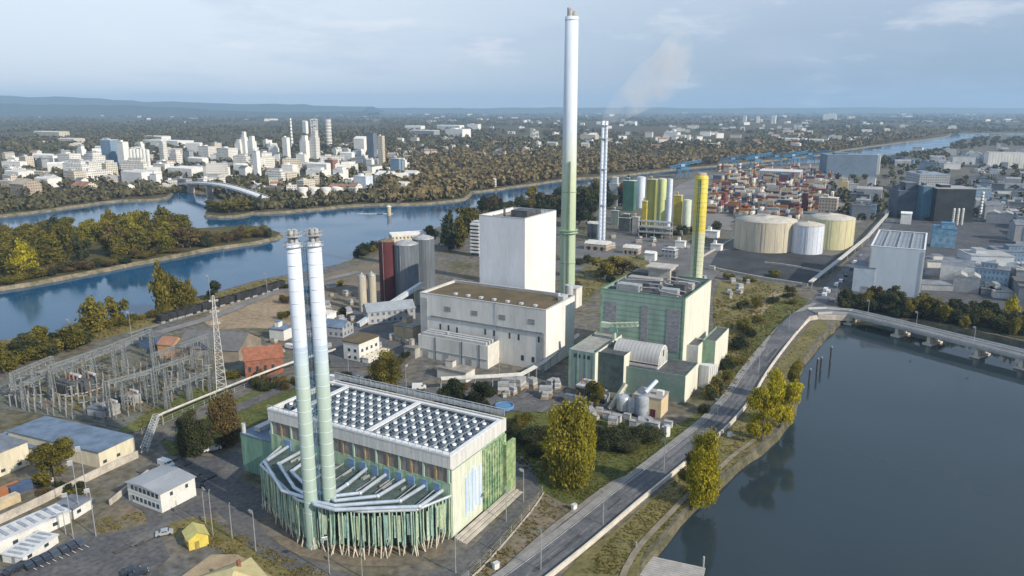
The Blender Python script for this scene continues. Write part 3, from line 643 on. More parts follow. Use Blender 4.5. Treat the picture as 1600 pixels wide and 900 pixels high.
# ---- twin chimneys
CRM = M('sooty_steel', (.36, .36, .35), .3, .8, .6)
def twin(local, lab):
    p = (o[0] + local[0] * UX - local[1] * UY, o[1] + local[0] * UY + local[1] * UX)
    t = thing('chimney', lab, 'chimney', p, GA, 'twin chimneys of the front plant')
    q = MB(); prof = [(2.0, 0), (2.0, 1), (1.78, 1.2)]
    q.lathe(0, 0, [(1.95, 0), (1.95, 1.2), (1.72, 1.3), (1.72, 54)], 24); q.build('lower_shaft', zgrad('twin_shaft_paint', [(0, (.28, .32, .29)), (42, (.355, .395, .37)), (50, (.39, .43, .44)), (55, (.387, .425, .477))]), t)
    q = MB().lathe(0, 0, [(1.72, 54), (1.66, 79.2), (1.3, 79.3)], 24); q.build('upper_shaft', SKYWHITE, t)
    q = MB()
    for z in [10 + 3.05 * i for i in range(23)]: q.lathe(0, 0, [(1.68, z - .1), (1.76, z - .08), (1.76, z + .08), (1.68, z + .1)], 20)
    q.build('flange', M('flange_grey', (.60, .67, .68), .1, .5), t)
    q = MB()
    for z in (78.3, 80.8):
        q.lathe(0, 0, [(1.7, z), (2.15, z), (2.15, z + .12), (1.7, z + .13)], 16)
        for j in range(8):
            a = j * math.pi / 4; q.tube((2.1 * math.cos(a), 2.1 * math.sin(a), z), (2.1 * math.cos(a), 2.1 * math.sin(a), z + 1.1), .06, 4)
            a2 = a + math.pi / 4; q.tube((2.1 * math.cos(a), 2.1 * math.sin(a), z + 1.05), (2.1 * math.cos(a2), 2.1 * math.sin(a2), z + 1.05), .06, 4)
    q.build('platform', CRM, t)
    q = MB()
    for j in range(4):
        a = .4 + j * math.pi / 2; q.lathe(.75 * math.cos(a), .75 * math.sin(a), [(.5, 79.2), (.5, 82.4 - .5 * (j % 2)), (.38, 82.41)], 10)
    q.build('flue', CRM, t)
    q = MB()
    q.tube((1.85, -.5, 2), (1.85, -.5, 78), .07, 4); q.tube((1.85, .1, 2), (1.85, .1, 78), .07, 4)
    for i in range(60): q.tube((1.85, -.5, 3 + i * 1.25), (1.85, .1, 3 + i * 1.25), .04, 3)
    q.build('ladder', STEELD, t)
    return t
t1 = twin(S1, 'white and pale green chimney of the front plant, the left and nearer of the pair')
t2 = twin(S2, 'white and pale green chimney of the front plant, the right and farther of the pair')
q = MB()   # cross ties and cable ladder between the two shafts, fixed to the first
dxy = (S2[0] - S1[0], S2[1] - S1[1]); dl = math.hypot(*dxy)
for z in range(20, 80, 6): q.tube((dxy[0] * .35, dxy[1] * .35, z), (dxy[0] * .66, dxy[1] * .66, z), .12, 5)
q.lattice((dxy[0] * .5, dxy[1] * .5, 12), (dxy[0] * .5, dxy[1] * .5, 78), .7, .07, 30)
q.build('tie_ladder', M('blue_tie_steel', (.08, .16, .26), .2, .5), t1)
# ---- white works hall with brown roof
o2, lx2, ly2 = frame(27, (853, 485), (662, 455), (898, 462)); HH = 27
hall = thing('boiler_hall', 'large white and grey hall with mossy brown flat roof', 'building', o2, GA)
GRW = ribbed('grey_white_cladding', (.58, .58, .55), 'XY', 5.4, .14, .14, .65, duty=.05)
wall_box(hall, 0, lx2, 0, ly2, 0, HH, GRW, BROWNROOF, 1.0)
coping(hall, 0, lx2, 0, ly2, HH, LGREY, .6, .25)
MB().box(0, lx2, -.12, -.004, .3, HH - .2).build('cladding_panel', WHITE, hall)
MB().box(-.5, -.004, 1.5, ly2 - 6, 16.4, 17.0).build('ledge', M('ledge_grey', (.22, .23, .24), .2, .4), hall)
for f, zz in ((.1, 11), (.17, 11), (.24, 10.6), (.47, 12), (.54, 12), (.66, 12), (.73, 12), (.88, 12.4)):
    y = ly2 * (1 - f) - 3; win_x(hall, 0, y - 2, zz, .9, 2.6)
for f in (.08, .16): win_x(hall, 0, ly2 * f, 3, 1.4, 2.4)
MB().box(-.35, -.004, .6, 2.4, 0, HH - 10).build('drainpipe', STEELD, hall)
each('roof_vent', LGREY, hall, [(6 + i * .2, 8 + i * .2, 8 + i * 7, 9.4 + i * 7, HH - 1, HH - .2) for i in range(7)])
MB().lathe(lx2 - 4, 6, [(.7, HH - 1), (.7, HH + 1.3), (.4, HH + 1.32)], 10).build('roof_stack', LGREY, hall)
MB().box(lx2 - 9, lx2 - 4, 1.5, 4, HH - 1, HH + 1.2).build('roof_unit', LGREY, hall)
MB().box(-.3, -.004, ly2 - 4.2, ly2 - 1.2, 0, HH - 2).build('stair_bay', M('stair_bay_grey', (.36, .37, .37), .12, .2), hall)
q = MB()
for y in (ly2 * .36, ly2 * .36 + .6): q.tube((-.25, y, .2), (-.25, y, HH + .8), .06, 4)
for i in range(34): q.tube((-.25, ly2 * .36, .6 + i * .78), (-.25, ly2 * .36 + .6, .6 + i * .78), .035, 3)
q.build('ladder', STEELD, hall)
each('louvre', M('hall_louvre', (.24, .25, .25), .2, .6), hall, [(-.14, -.004, ly2 * f, ly2 * f + 3.2, 20, 22.2) for f in (.08, .3, .52, .74)])
# annex in front of the hall
an = thing('switchgear_annex', 'pale grey two tier annex with dark roof slots against the white hall', 'building', G(762, 577), GA)
ah = HT(762, 577, 541); al = 36.5
wall_box(an, 0, 10.5, 0, al, 0, ah, GRW, M('annex_roof_grey', (.22, .21, .19), .2, .3), .5)
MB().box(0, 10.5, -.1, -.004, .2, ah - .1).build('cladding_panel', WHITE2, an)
each('roof_ridge', LGREY, an, [(x, x + 1.3, 1.5, al - 1.5, ah - .5, ah + .9) for x in (1.2, 3.8, 6.4)])
each('roof_slot', DARKW, an, [(x, x + 1.1, 2, al - 2, ah - .49, ah - .3) for x in (2.6, 5.2, 7.8)])
MB().box(-.25, -.004, 0, al, 3.9, 4.2).build('ledge', STEELD, an)
for y in (4, 13, 27): MB().box(-.2, -.004, y, y + .35, 0, ah).build('drainpipe', DGREY, an)
each('door', STEELD, an, [(-.1, -.004, y, y + 3, .1, 3.2) for y in (8, 20, 31)])
an2 = [MB().box(10.6, 19, 4, al - 2, ah * .0, ah + 4.2).build('upper_tier', GRW, an), MB().box(10.55, 19.05, 3.95, al - 1.95, ah + 4.2, ah + 4.5).build('upper_roof', GRAVELROOF, an)]
# ---- tall white tower and stair tower
HTW = 58
o3, lx3, ly3 = frame(HTW, (820, 342), (750, 336), (869, 329))
tw = thing('bunker_tower', 'tall windowless white tower block rising behind the brown roofed hall', 'building', o3, GA)
wall_box(tw, 0, lx3, 0, ly3, 0, HTW, ribbed('tower_shade_cladding', (.68, .70, .72), 'XY', 6.2, .07, .07, .6, duty=.04), GRAVELROOF, 1.6, .5)  # bluish tone paints the shade of the unlit sides into the cladding
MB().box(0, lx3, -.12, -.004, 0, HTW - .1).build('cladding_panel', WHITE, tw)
coping(tw, 0, lx3, 0, ly3, HTW, LGREY, .6, .3)
q = MB(); q.box(8, 18, 3, 12, HTW - 1.6, HTW + 2.6); q.box(22, 27, 5, 10, HTW - 1.6, HTW + 1.4); q.lathe(12, 18, [(.6, HTW - 1.6), (.6, HTW + 3), (.4, HTW + 3.1)], 10)
for i in range(6): q.tube((3 + i * 4, 1, HTW), (3 + i * 4, 1, HTW + 1.6), .08, 4)
q.build('roof_unit', DGREY, tw)
st = thing('stair_tower', 'slim pale stair tower with stacked landings beside the tall white tower', 'building', G(748, 402), GA)
sh = HT(748, 402, 348)
q = MB(); q.box(1.5, 9, .5, 7, 0, sh); q.build('wall', M('stair_tower_wall', (.60, .64, .68), .1, .2), st)
each('landing', WHITE, st, [(-.2, 1.5, -.3, 7.4, 3 + i * (sh - 4) / 8.5, 4.3 + i * (sh - 4) / 8.5) for i in range(9)])
each('window', GLASS, st, [(.9, 1.49, .6, 6.9, .6 + i * (sh - 4) / 8.5, 2.8 + i * (sh - 4) / 8.5) for i in range(9)])
MB().box(1.3, 9.2, .3, 7.2, sh, sh + .5).build('roof', LGREY, st)
# ---- tall chimney behind the hall
pc = G(886, 461); hc = HT(886, 461, 20)
tc_ = thing('chimney', 'very tall chimney, pale green below and white above, beside the tall white tower', 'chimney', pc)
rb, rt = 4.6, 3.7
def rz(z): return rb + (rt - rb) * z / hc
q = MB().lathe(0, 0, [(rb, 0), (rz(82), 82), (rt, hc - 2), (rt - .5, hc - 1.9)], 36); q.build('shaft', zgrad('tall_shaft_paint', [(0, (.25, .31, .22)), (40, (.27, .33, .22)), (70, (.33, .37, .26)), (84, (.38, .41, .37)), (100, (.37, .41, .45)), (hc, (.38, .425, .475))]), tc_)
GAL = M('gallery_green', (.30, .40, .28), .2, .3)
for z in (38, 39.6): MB().lathe(0, 0, [(rz(z), z), (rb + 1.3, z + .05), (rb + 1.3, z + .25), (rz(z), z + .3)], 24).build('gallery', GAL, tc_)
for z in (20, 62, hc - 4): MB().lathe(0, 0, [(rz(z), z), (rz(z) + .2, z + .05), (rz(z) + .2, z + .5), (rz(z), z + .55)], 24).build('collar', GAL if z < 70 else SKYWHITE, tc_)
q = MB()
for j in range(14):
    a = j * math.pi / 7; q.tube(((rb + 1.2) * math.cos(a), (rb + 1.2) * math.sin(a), 39.6), ((rb + 1.2) * math.cos(a), (rb + 1.2) * math.sin(a), 41), .09, 4)
q.build('handrail', M('gallery_green', (.30, .40, .28), .2, .3), tc_)
q = MB()
q.lathe(-1.2, -1, [(1.5, hc - 2), (1.5, hc + 2.5), (1.1, hc + 2.6)], 12); q.lathe(1.5, -.6, [(1.3, hc - 2), (1.3, hc + .6), (.9, hc + .7)], 12); q.lathe(.2, 1.5, [(1.3, hc - 2), (1.3, hc + 1.2), (.9, hc + 1.3)], 12)
q.build('flue', CRM, tc_)
q = MB(); q.box(-.4, .4, -rb - .55, -rb + .2, 2, 80); q.build('cable_tray', M('dark_cable_tray', (.16, .22, .16), .2, .4), tc_)
pbx = thing('pump_house', 'small white plant house at the foot of the tall chimney', 'building', G(900, 482), GA)
MB().box(0, 8, 0, 7, 0, 11).build('wall', WHITE2, pbx); MB().box(-.2, 8.2, -.2, 7.2, 11, 11.4).build('roof', LGREY, pbx)
MB().tube((-3.2, 3, 0), (-3.2, 3, 14), 2.4, 14).build('round_vessel', LGREY, pbx)
win_x(pbx, 0, 2, 4, 3, 2.2)
# ---- silos west of the hall
def silo(name, label, px, py, pt, wpx, mat, roofm, dome=.12, cat='silo', group=None, ribs=True):
    p = G(px, py); r = wpx * MPP(px, py) / 2; h = HT(px, py, pt)
    p = (p[0], p[1] + r * .6)
    t = thing(name, label, cat, p, 0, group)
    MB().lathe(0, 0, [(r, 0), (r, h)], 28).build('wall', mat, t)
    MB().lathe(0, 0, [(r + .2, h), (r + .2, h + .3), (r * .55, h + .3 + r * dome * 1.6), (.4, h + .3 + r * dome * 2.4), (.3, h + .9 + r * dome * 2.4)], 24).build('roof', roofm, t)
    q = MB(); a = -1.9
    q.tube((r * 1.03 * math.cos(a), r * 1.03 * math.sin(a), .2), (r * 1.03 * math.cos(a), r * 1.03 * math.sin(a), h + 1.2), .14, 4)
    for j in range(12):
        b = j * math.pi / 6; q.tube((r * math.cos(b), r * math.sin(b), h + .3), (r * math.cos(b), r * math.sin(b), h + 1.3), .06, 3)
    q.build('ladder_rail', STEELD, t)
    if ribs:
        q = MB()
        for j in range(20):
            b = j * math.pi / 10; q.tube((r * math.cos(b), r * math.sin(b), 0), (r * math.cos(b), r * math.sin(b), h - .2), .12, 3)
        q.build('rib', mat, t)
    return t, r, h
SGREY = M('weathered_silo_grey', (.13, .15, .17), .25, .15, .6, stretch=(1, 1, .12))
silo('silo', 'dark rust red silo beside the two large grey silos', 606, 474, 378, 24, RUST, M('rusty_silo_roof', (.16, .12, .08), .3, .3))
silo('silo', 'large weathered grey silo standing next to the rust red one', 635, 474, 383, 38, SGREY, STEELD)
silo('silo', 'large weathered grey silo, the right and farther of the pair', 662, 452, 374, 34, SGREY, STEELD)
SCREAM = M('cream_silo_paint', (.52, .47, .37), .15, .2, .6, stretch=(1, 1, .15))
silo('silo', 'slim cream storage silo left of the rust red silo, the left one', 567, 487, 433, 12, SCREAM, STEELD, .3)
silo('silo', 'slim cream storage silo left of the rust red silo, the right one', 582, 482, 431, 12, SCREAM, STEELD, .3)
silo('silo', 'squat cream drum at the back corner of the brown roofed hall', 655, 476, 452, 18, SCREAM, SCREAM, .1)
# ---- round storage tanks
CTANK = M('cream_tank_paint', (.62, .55, .40), .14, .12, .6, stretch=(1, 1, .12), col2=(.46, .42, .34))
CTANK2 = M('yellowed_tank_paint', (.60, .54, .34), .14, .12, .6, stretch=(1, 1, .12), col2=(.50, .50, .28))
WTANK = M('white_tank_paint', (.62, .66, .72), .06, .2, .5, stretch=(1, 1, .2))
TROOF = M('tank_roof_grey', (.46, .43, .37), .15, .2)
silo('storage_tank', 'widest low cream storage tank at the left of the tank group', 1203, 393, 347, 94, CTANK, TROOF, .05, 'tank')
silo('storage_tank', 'smaller white storage tank in front between the cream ones', 1264, 397, 353, 50, WTANK, TROOF, .07, 'tank')
silo('storage_tank', 'yellowed cream storage tank at the right end of the tank group', 1302, 389, 343, 74, CTANK2, TROOF, .07, 'tank')
# ---- green process plant with barrel roof
HG = 35
o4, lx4, ly4 = frame(HG, (1071, 467), (941, 450), (1112, 437))
gp = thing('process_building', 'tall green louvred plant block with dark cluttered roof below the yellow chimney', 'building', o4, GA)
GLV = ribbed('green_louvre', (.24, .34, .28), 'Z', 2.2, .22, .2)
wall_box(gp, 0, lx4, 0, ly4, 0, HG, GLV, M('dark_plant_roof', (.075, .08, .085), .3, .3), 1.4, .4)
coping(gp, 0, lx4, 0, ly4, HG, M('dark_green_trim', (.12, .22, .17), .2, .4), .5, .25)
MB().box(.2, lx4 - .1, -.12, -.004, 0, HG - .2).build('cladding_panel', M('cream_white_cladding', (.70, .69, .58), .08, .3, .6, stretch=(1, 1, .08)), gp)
each('corner_strip', M('green_corner_strip', (.22, .36, .22), .2, .4), gp, [(-.12, -.004, 0, .8, 0, HG - .2), (-.12, -.004, ly4 - .8, ly4, 0, HG - .2)])
each('louvre', M('grey_louvre', (.25, .25, .27), .25, .5, .7, stretch=(1, 1, 3)), gp, [(-.15, -.005, ly4 * a, ly4 * b, 12, HG - 5) for a, b in ((.05, .2), (.42, .5), (.80, .94))])
for i, b in enumerate([(6, 11, 22, 32, 2), (14, 18, 20, 34, 1.4), (22, 27, 18, 33, 1.8), (30, 37, 24, 34, 2.6), (5, 9, 5, 12, 2.2), (12, 17, 4, 9, 3.2), (20, 24, 3, 10, 2), (lx4 - 8, lx4 - 3, 14, 20, 4)]):
    MB().box(b[0], b[1], b[2], b[3], HG - 1.4, HG - 1.4 + b[4] + 1).build('roof_unit', (STEELD, DGREY, GREY, DGREY)[i % 4], gp)
q = MB()
for i in range(5): q.path([(4 + i * 7, 3, HG), (4 + i * 7, 12 + i, HG + 1), (8 + i * 7, 14 + i, HG + 1), (8 + i * 7, ly4 - 3, HG)], .35, 6)
q.build('roof_pipe', STEELD, gp)
# penthouse machinery at the rear
q = MB(); q.box(lx4 - 10, lx4 - 2, 16, 26, HG - 1.4, HG + 5); q.box(lx4 - 12, lx4 - 1, 15, 27, HG + 5, HG + 5.6)
q.build('penthouse', M('penthouse_steel', (.42, .40, .36), .2, .4), gp)
# lower blocks, each a part of the plant
def lowblock(F, base, Lc, Rc, wm, rm, label=None):
    h = HT(F[0], base, F[1]); of, ax_, ay_ = frame(h, F, Lc, Rc)
    dx, dy = of[0] - o4[0], of[1] - o4[1]; x, y = dx * UX + dy * UY, -dx * UY + dy * UX
    a, b = wall_box(gp, x, x + ax_, y, y + ay_, 0, h, wm, rm, .6, .3, 'lower_wall', 'lower_roof')
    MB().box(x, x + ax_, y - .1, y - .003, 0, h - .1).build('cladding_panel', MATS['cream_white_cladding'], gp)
    return x, y, ax_, ay_, h
GL2 = M('grey_green_cladding', (.22, .27, .25), .2, .3, .6, stretch=(1, 1, .2))
b1 = lowblock((1118, 534), 588, (1098, 531), (1141, 513), GREEN, DGREY)
b2 = lowblock((1091, 541), 592, (1040, 533), (1106, 530), LGREY, DGREY)
b3 = lowblock((1071, 588), 630, (962, 566), (1092, 567), DGREEN, DGREY)
b4 = lowblock((930, 552), 612, (894, 542), (966, 522), M('blue_grey_cladding', (.25, .29, .30), .2, .2, .6, stretch=(1, 1, .15), col2=(.20, .28, .24)), M('low_roof_grey', (.30, .30, .27), .2, .3))
b5 = lowblock((975, 556), 616, (930, 548), (1000, 538), M('dark_recess_wall', (.07, .10, .10), .3, .3), DGREY)
for f in (.18, .55): win_x(gp, b4[0], b4[1] + b4[3] * f, b4[4] - 3, b4[3] * .25, 1.5)
each('cladding_strip', M('pale_green_strip', (.24, .36, .28), .15, .4), gp, [(b4[0] - .12, b4[0] - .004, b4[1] + b4[3] * f, b4[1] + b4[3] * f + .7, 0, b4[4] - .5) for f in (.02, .3, .62, .94)])
# barrel roofed turbine hall, axis along the long side
h5 = 14.6; c0 = G(1036, 563, 12.4); dx, dy = c0[0] - o4[0], c0[1] - o4[1]; bx, by = dx * UX + dy * UY, -dx * UY + dy * UX
q = MB(); rr, LB, nn = 6.0, 19, 20; vs = []; fs = []
for j in range(nn + 1):
    a = math.pi * j / nn
    for yy in (0, LB): vs.append((bx + rr * math.cos(a) * 1.0, by + yy, h5 - 2 + rr * math.sin(a)))
q.add(vs, [(2 * j, 2 * j + 1, 2 * j + 3, 2 * j + 2) for j in range(nn)], True)
q.build('barrel_roof', ribbed('ribbed_grey_barrel', (.42, .42, .41), 'Y', 1.5, .25), gp)
q = MB(); q.add([vs[2 * j] for j in range(nn + 1)], [tuple(range(nn + 1))]); q.add([vs[2 * j + 1] for j in range(nn + 1)], [tuple(reversed(range(nn + 1)))])
q.box(bx - rr, bx + rr, by + .02, by + LB - .02, 8, h5 - 2); q.build('gable_wall', M('white_gable_panels', (.62, .61, .57), .12, .5), gp)
q = MB()
for j in range(1, 9):
    a = math.pi * j / 9; q.box(bx + rr * .92 * math.cos(a) - .18, bx + rr * .92 * math.cos(a) + .18, by - .15, by - .003, h5 - 3.6, h5 - 2 + rr * .9 * math.sin(a))
q.build('gable_rib', LGREY, gp)
win_y(gp, by, bx - .9, h5 - .5, 1.8, 2.6, 'window', DARKW)
MB().box(bx - rr - .15, bx - rr - .004, by, by + LB, h5 - 2.9, h5 - 2.4).build('red_band', RUST, gp)
MB().box(bx - rr - .3, bx - rr - .004, by + .3, by + LB, h5 - 3.9, h5 - 3.1).build('ledge', LGREY, gp)
# ---- jib crane, tanks and gear in the yard in front
def at_rel(px, py, z=0): return G(px, py, z)
cr = thing('jib_crane', 'pale yellow green jib crane over the low roofs of the green plant', 'crane', G(958, 585), GA)
q = MB().tube((0, 0, 0), (0, 0, 21), .8, 8); q.build('mast', PGREEN, cr)
q = MB().lattice((0, 3, 21.3), (0, -10, 23.5), 1.6, .2, 6); q.box(-.9, .9, 2.2, 6, 20.2, 22.4); q.build('jib', M('jib_pale_green', (.50, .58, .44), .12, .5), cr)
MB().box(-1.3, 1.3, -1.6, 1.6, 19.2, 21.2).build('cab', M('cab_green', (.20, .34, .26), .2, .5), cr)
def transformer(px, py, lab, s=1.0, mat=None):
    t = thing('transformer', lab, 'transformer', G(px, py), GA)
    m = mat or STEELD
    MB().box(-2.5 * s, 2.5 * s, -3.5 * s, 3.5 * s, .5, 4.2 * s).build('tank', m, t)
    q = MB()
    for i in range(8): q.box(-3.6 * s, -2.55 * s, (-3.2 + i * .85) * s, (-2.75 + i * .85) * s, .8, 3.8 * s)
    q.build('radiator', DGREY, t)
    for i in range(3): MB().lathe(0, (-2 + 2 * i) * s, [(.35 * s, 4.2 * s), (.22 * s, 4.8 * s), (.35 * s, 5.2 * s), (.2 * s, 5.8 * s), (.12 * s, 6.6 * s)], 8).build('bushing', M('bushing_brown', (.28, .16, .10), .2, .6), t)
    MB().tube((1.6 * s, -3 * s, 5.2 * s), (1.6 * s, 2 * s, 5.2 * s), .55 * s, 10).build('conservator', LGREY, t)
    MB().box(-3.8 * s, 3 * s, -3.8 * s, 3.8 * s, 0, .48).build('plinth', CONC, t)
    return t
transformer(917, 617, 'grey transformer in the yard below the blue grey low block', 1.05, LGREY)
transformer(938, 628, 'dark transformer in the yard left of the upright steel vessel', .85)
def vessel(px, py, r, h, lab, mat):
    t = thing('process_vessel', lab, 'vessel', G(px, py), 0)
    MB().lathe(0, 0, [(r, .8), (r, h - r * .4), (r * .7, h - r * .1), (.3, h)], 18).build('shell', mat, t)
    q = MB()
    for j in range(4): a = j * math.pi / 2 + .5; q.tube((r * .8 * math.cos(a), r * .8 * math.sin(a), 0), (r * .8 * math.cos(a), r * .8 * math.sin(a), 1), .2, 4)
    q.build('leg_frame', STEELD, t); MB().path([(r, 0, h * .7), (r + 1, 0, h * .7), (r + 1, 0, .3)], .22, 6).build('pipe', STEEL, t)
vessel(974, 642, 2.6, 6.5, 'squat pale steel vessel in the green plant yard', STEEL)
vessel(988, 646, 2.2, 6.0, 'dark squat vessel right of the pale one in the yard', STEELD)
vessel(1003, 650, 2.4, 8.0, 'tall grey vessel beside the cream equipment house', M('vessel_grey', (.30, .33, .36), .2, .4))
eh = thing('equipment_house', 'cream flat roofed equipment house with three slanted white filter drums on top', 'building', G(1032, 654), GA)
eh_h = HT(1032, 654, 625)
MB().box(0, 8.5, 0, 10.5, 0, eh_h).build('wall', M('cream_house_wall', (.56, .44, .27), .18, .4, .8, col2=(.62, .50, .32)), eh)
MB().box(-.2, 8.7, -.2, 10.7, eh_h, eh_h + .4).build('roof', GREY, eh)
for i in range(3): MB().tube((1.2 + i * 1.2, 6.4, eh_h + 1.4), (4.6 + i * 1.2, 4.2, eh_h + 4.4), .75, 10).build('filter_drum', SKYWHITE, eh)
each('door', RUST, eh, [(-.1, -.004, 2, 4, .1, 3)]); each('window', GLASS, eh, [(-.1, -.004, 6 + i * 2, 7 + i * 2, 2.5, 4) for i in range(2)])
MB().box(3, 5, .5, 3, eh_h + .41, eh_h + 2).build('roof_unit', WHITE2, eh)
inc = thing('conveyor_chute', 'pale inclined conveyor chute leaning against the green plant yard', 'conveyor', G(952, 640), GA)
MB().tube((0, 0, 0.3), (6, -4, 9), .9, 4).build('chute', M('chute_cream', (.58, .54, .42), .15, .5), inc); MB().tube((5.5, -3.7, 0), (5.5, -3.7, 8), .25, 5).build('support', STEELD, inc)
ac = thing('air_cooler_stack', 'stack of white louvred air coolers on the sunny side of the green plant', 'cooler', G(1098, 606), GA)
for i in range(5): MB().box(i * 3.2, i * 3.2 + 2.6, -2, 2, .4, 9.5 - i).build('cooler_unit', SCREEN, ac)
MB().box(-.4, 16, -2.3, 2.3, 0, .38).build('plinth', CONC, ac)
# small pipe stubs and cabinets in that yard
cab0 = None
for i, (px, py) in enumerate(((948, 655), (963, 660), (990, 667), (1010, 668), (1022, 672), (1044, 668), (905, 640), (890, 628), (1040, 678), (980, 655))):
    s_ = (.8, 1.1, .9)[i % 3]
    if cab0 is None:
        cab0 = thing('switch_cabinet', 'small grey switch cabinet in the green plant yard', 'cabinet', G(px, py), GA, 'cabinets in the green plant yard')
        MB().box(-.9, .9, -1.2, 1.2, .2, 2.6).build('case', LGREY, cab0); MB().box(-1, 1, -1.3, 1.3, 2.6, 2.8).build('lid', STEELD, cab0)
    else: dup(cab0, G(px, py), GA, scale=(s_, s_ * 1.3, s_))
# ---- yellow chimney
py_ = G(1086, 462); hy = HT(1086, 462, 274)
yc = thing('chimney', 'yellow topped chimney with pale green base rising from the green plant', 'chimney', py_)
def ry(z): return 3.5 + .3 * z / hy
MB().lathe(0, 0, [(ry(0), 0), (ry(hy * .54), hy * .54)], 28).build('lower_shaft', M('pale_lime_shaft', (.56, .60, .44), .12, .12, .6, stretch=(1, 1, .2)), yc)
MB().lathe(0, 0, [(ry(hy * .54), hy * .54), (ry(hy), hy - 1), (ry(hy) - .6, hy)], 28).build('upper_shaft', YELLOW, yc)
q = MB()
for i in range(26): z = 3 + i * (hy - 5) / 25; q.lathe(0, 0, [(ry(z), z), (ry(z) + .16, z + .05), (ry(z) + .16, z + .3), (ry(z), z + .35)], 24)
q.build('flange', M('olive_flange', (.56, .52, .26), .15, .4), yc)
MB().lathe(0, 0, [(2.7, hy - 1), (2.7, hy + 1.4), (2.3, hy + 1.5)], 18).build('flue', M('tan_steel', (.40, .33, .25), .2, .5), yc)
q = MB(); q.lattice((-2.0, -4.0, 2), (-2.0, -4.2, hy - 2), 1.2, .12, 26); q.build('ladder', M('dark_green_steel', (.07, .14, .11), .2, .4), yc)
# ---- blue lattice double chimney with smoke
pbl = G(940, 375); hb = HT(940, 375, 190)
bc = thing('chimney', 'slender pale blue lattice chimney with two flues and a smoke plume', 'chimney', pbl)
for s_ in (-1.5, 1.5): MB().lathe(s_, 0, [(1.35, 0), (1.25, hb), (.9, hb + .3)], 14).build('flue', M('pale_flue', (.72, .76, .82), .06, .3), bc)
MB().lattice((0, 0, 0), (0, 0, hb - 3), 5.6, .17, 30, 4.2).build('lattice_mast', M('pale_lattice_blue', (.44, .56, .70), .1, .3), bc)
q = MB()
for z in (30, 60, 85, hb - 3): q.lathe(0, 0, [(1, z), (3.4, z), (3.4, z + .3), (1, z + .31)], 12)
q.build('platform', STEEL, bc)
# smoke plume: a drifting body of thin vapour
sm = D.materials.new('smoke_vapour'); sm.use_nodes = True; n_, k_ = sm.node_tree.nodes, sm.node_tree.links; n_.remove(n_['Principled BSDF'])
v_ = n_.new('ShaderNodeVolumePrincipled'); v_.inputs['Color'].default_value = (.95, .96, .98, 1)
tco = n_.new('ShaderNodeTexCoord'); tn = n_.new('ShaderNodeTexNoise'); k_.new(tco.outputs['Object'], tn.inputs['Vector']); tn.inputs['Scale'].default_value = .04; tn.inputs['Detail'].default_value = 4
at = n_.new('ShaderNodeAttribute'); at.attribute_name = 'fade'
mr_ = n_.new('ShaderNodeMapRange'); k_.new(tn.outputs['Fac'], mr_.inputs[0]); mr_.inputs[1].default_value = .34; mr_.inputs[2].default_value = .76; mr_.inputs[3].default_value = 0; mr_.inputs[4].default_value = .075
sz_ = n_.new('ShaderNodeSeparateXYZ'); k_.new(tco.outputs['Object'], sz_.inputs[0])
mz_ = n_.new('ShaderNodeMapRange'); k_.new(sz_.outputs['Z'], mz_.inputs[0]); mz_.inputs[1].default_value = hb; mz_.inputs[2].default_value = hb + 34; mz_.inputs[3].default_value = 3.2; mz_.inputs[4].default_value = 1.0
mu_ = n_.new('ShaderNodeMath'); mu_.operation = 'MULTIPLY'; k_.new(mr_.outputs[0], mu_.inputs[0]); k_.new(mz_.outputs[0], mu_.inputs[1])
k_.new(mu_.outputs[0], v_.inputs['Density']); k_.new(v_.outputs[0], n_['Material Output'].inputs['Volume'])
q = MB(); prev = None
pl = [(0, 0, hb + .5, 2.5), (5, 4, hb + 5, 6), (14, 10, hb + 11, 10), (27, 18, hb + 20, 13), (42, 26, hb + 30, 17), (58, 34, hb + 42, 20), (66, 40, hb + 58, 17), (71, 43, hb + 70, 9), (72, 44, hb + 75, 2)]
vs = []
for i, (x, y, z, r) in enumerate(pl):
    for j in range(14): a = 2 * math.pi * j / 14; rj = r * R.uniform(.85, 1.15); vs.append((x + rj * math.cos(a) * .9, y + rj * math.cos(a) * .2 + rj * math.sin(a) * .7, z + rj * math.sin(a) * .75 - rj * math.cos(a) * .4))
fs = [(i * 14 + j, i * 14 + (j + 1) % 14, (i + 1) * 14 + (j + 1) % 14, (i + 1) * 14 + j) for i in range(len(pl) - 1) for j in range(14)] + [tuple(reversed(range(14))), tuple(range((len(pl) - 1) * 14, len(pl) * 14))]
q.add(vs, fs, True); so = q.build('smoke_plume', sm); so.location = (*pbl, 0)
tag(so, 'pale drifting smoke plume leaving the slender pale blue chimney', 'smoke')
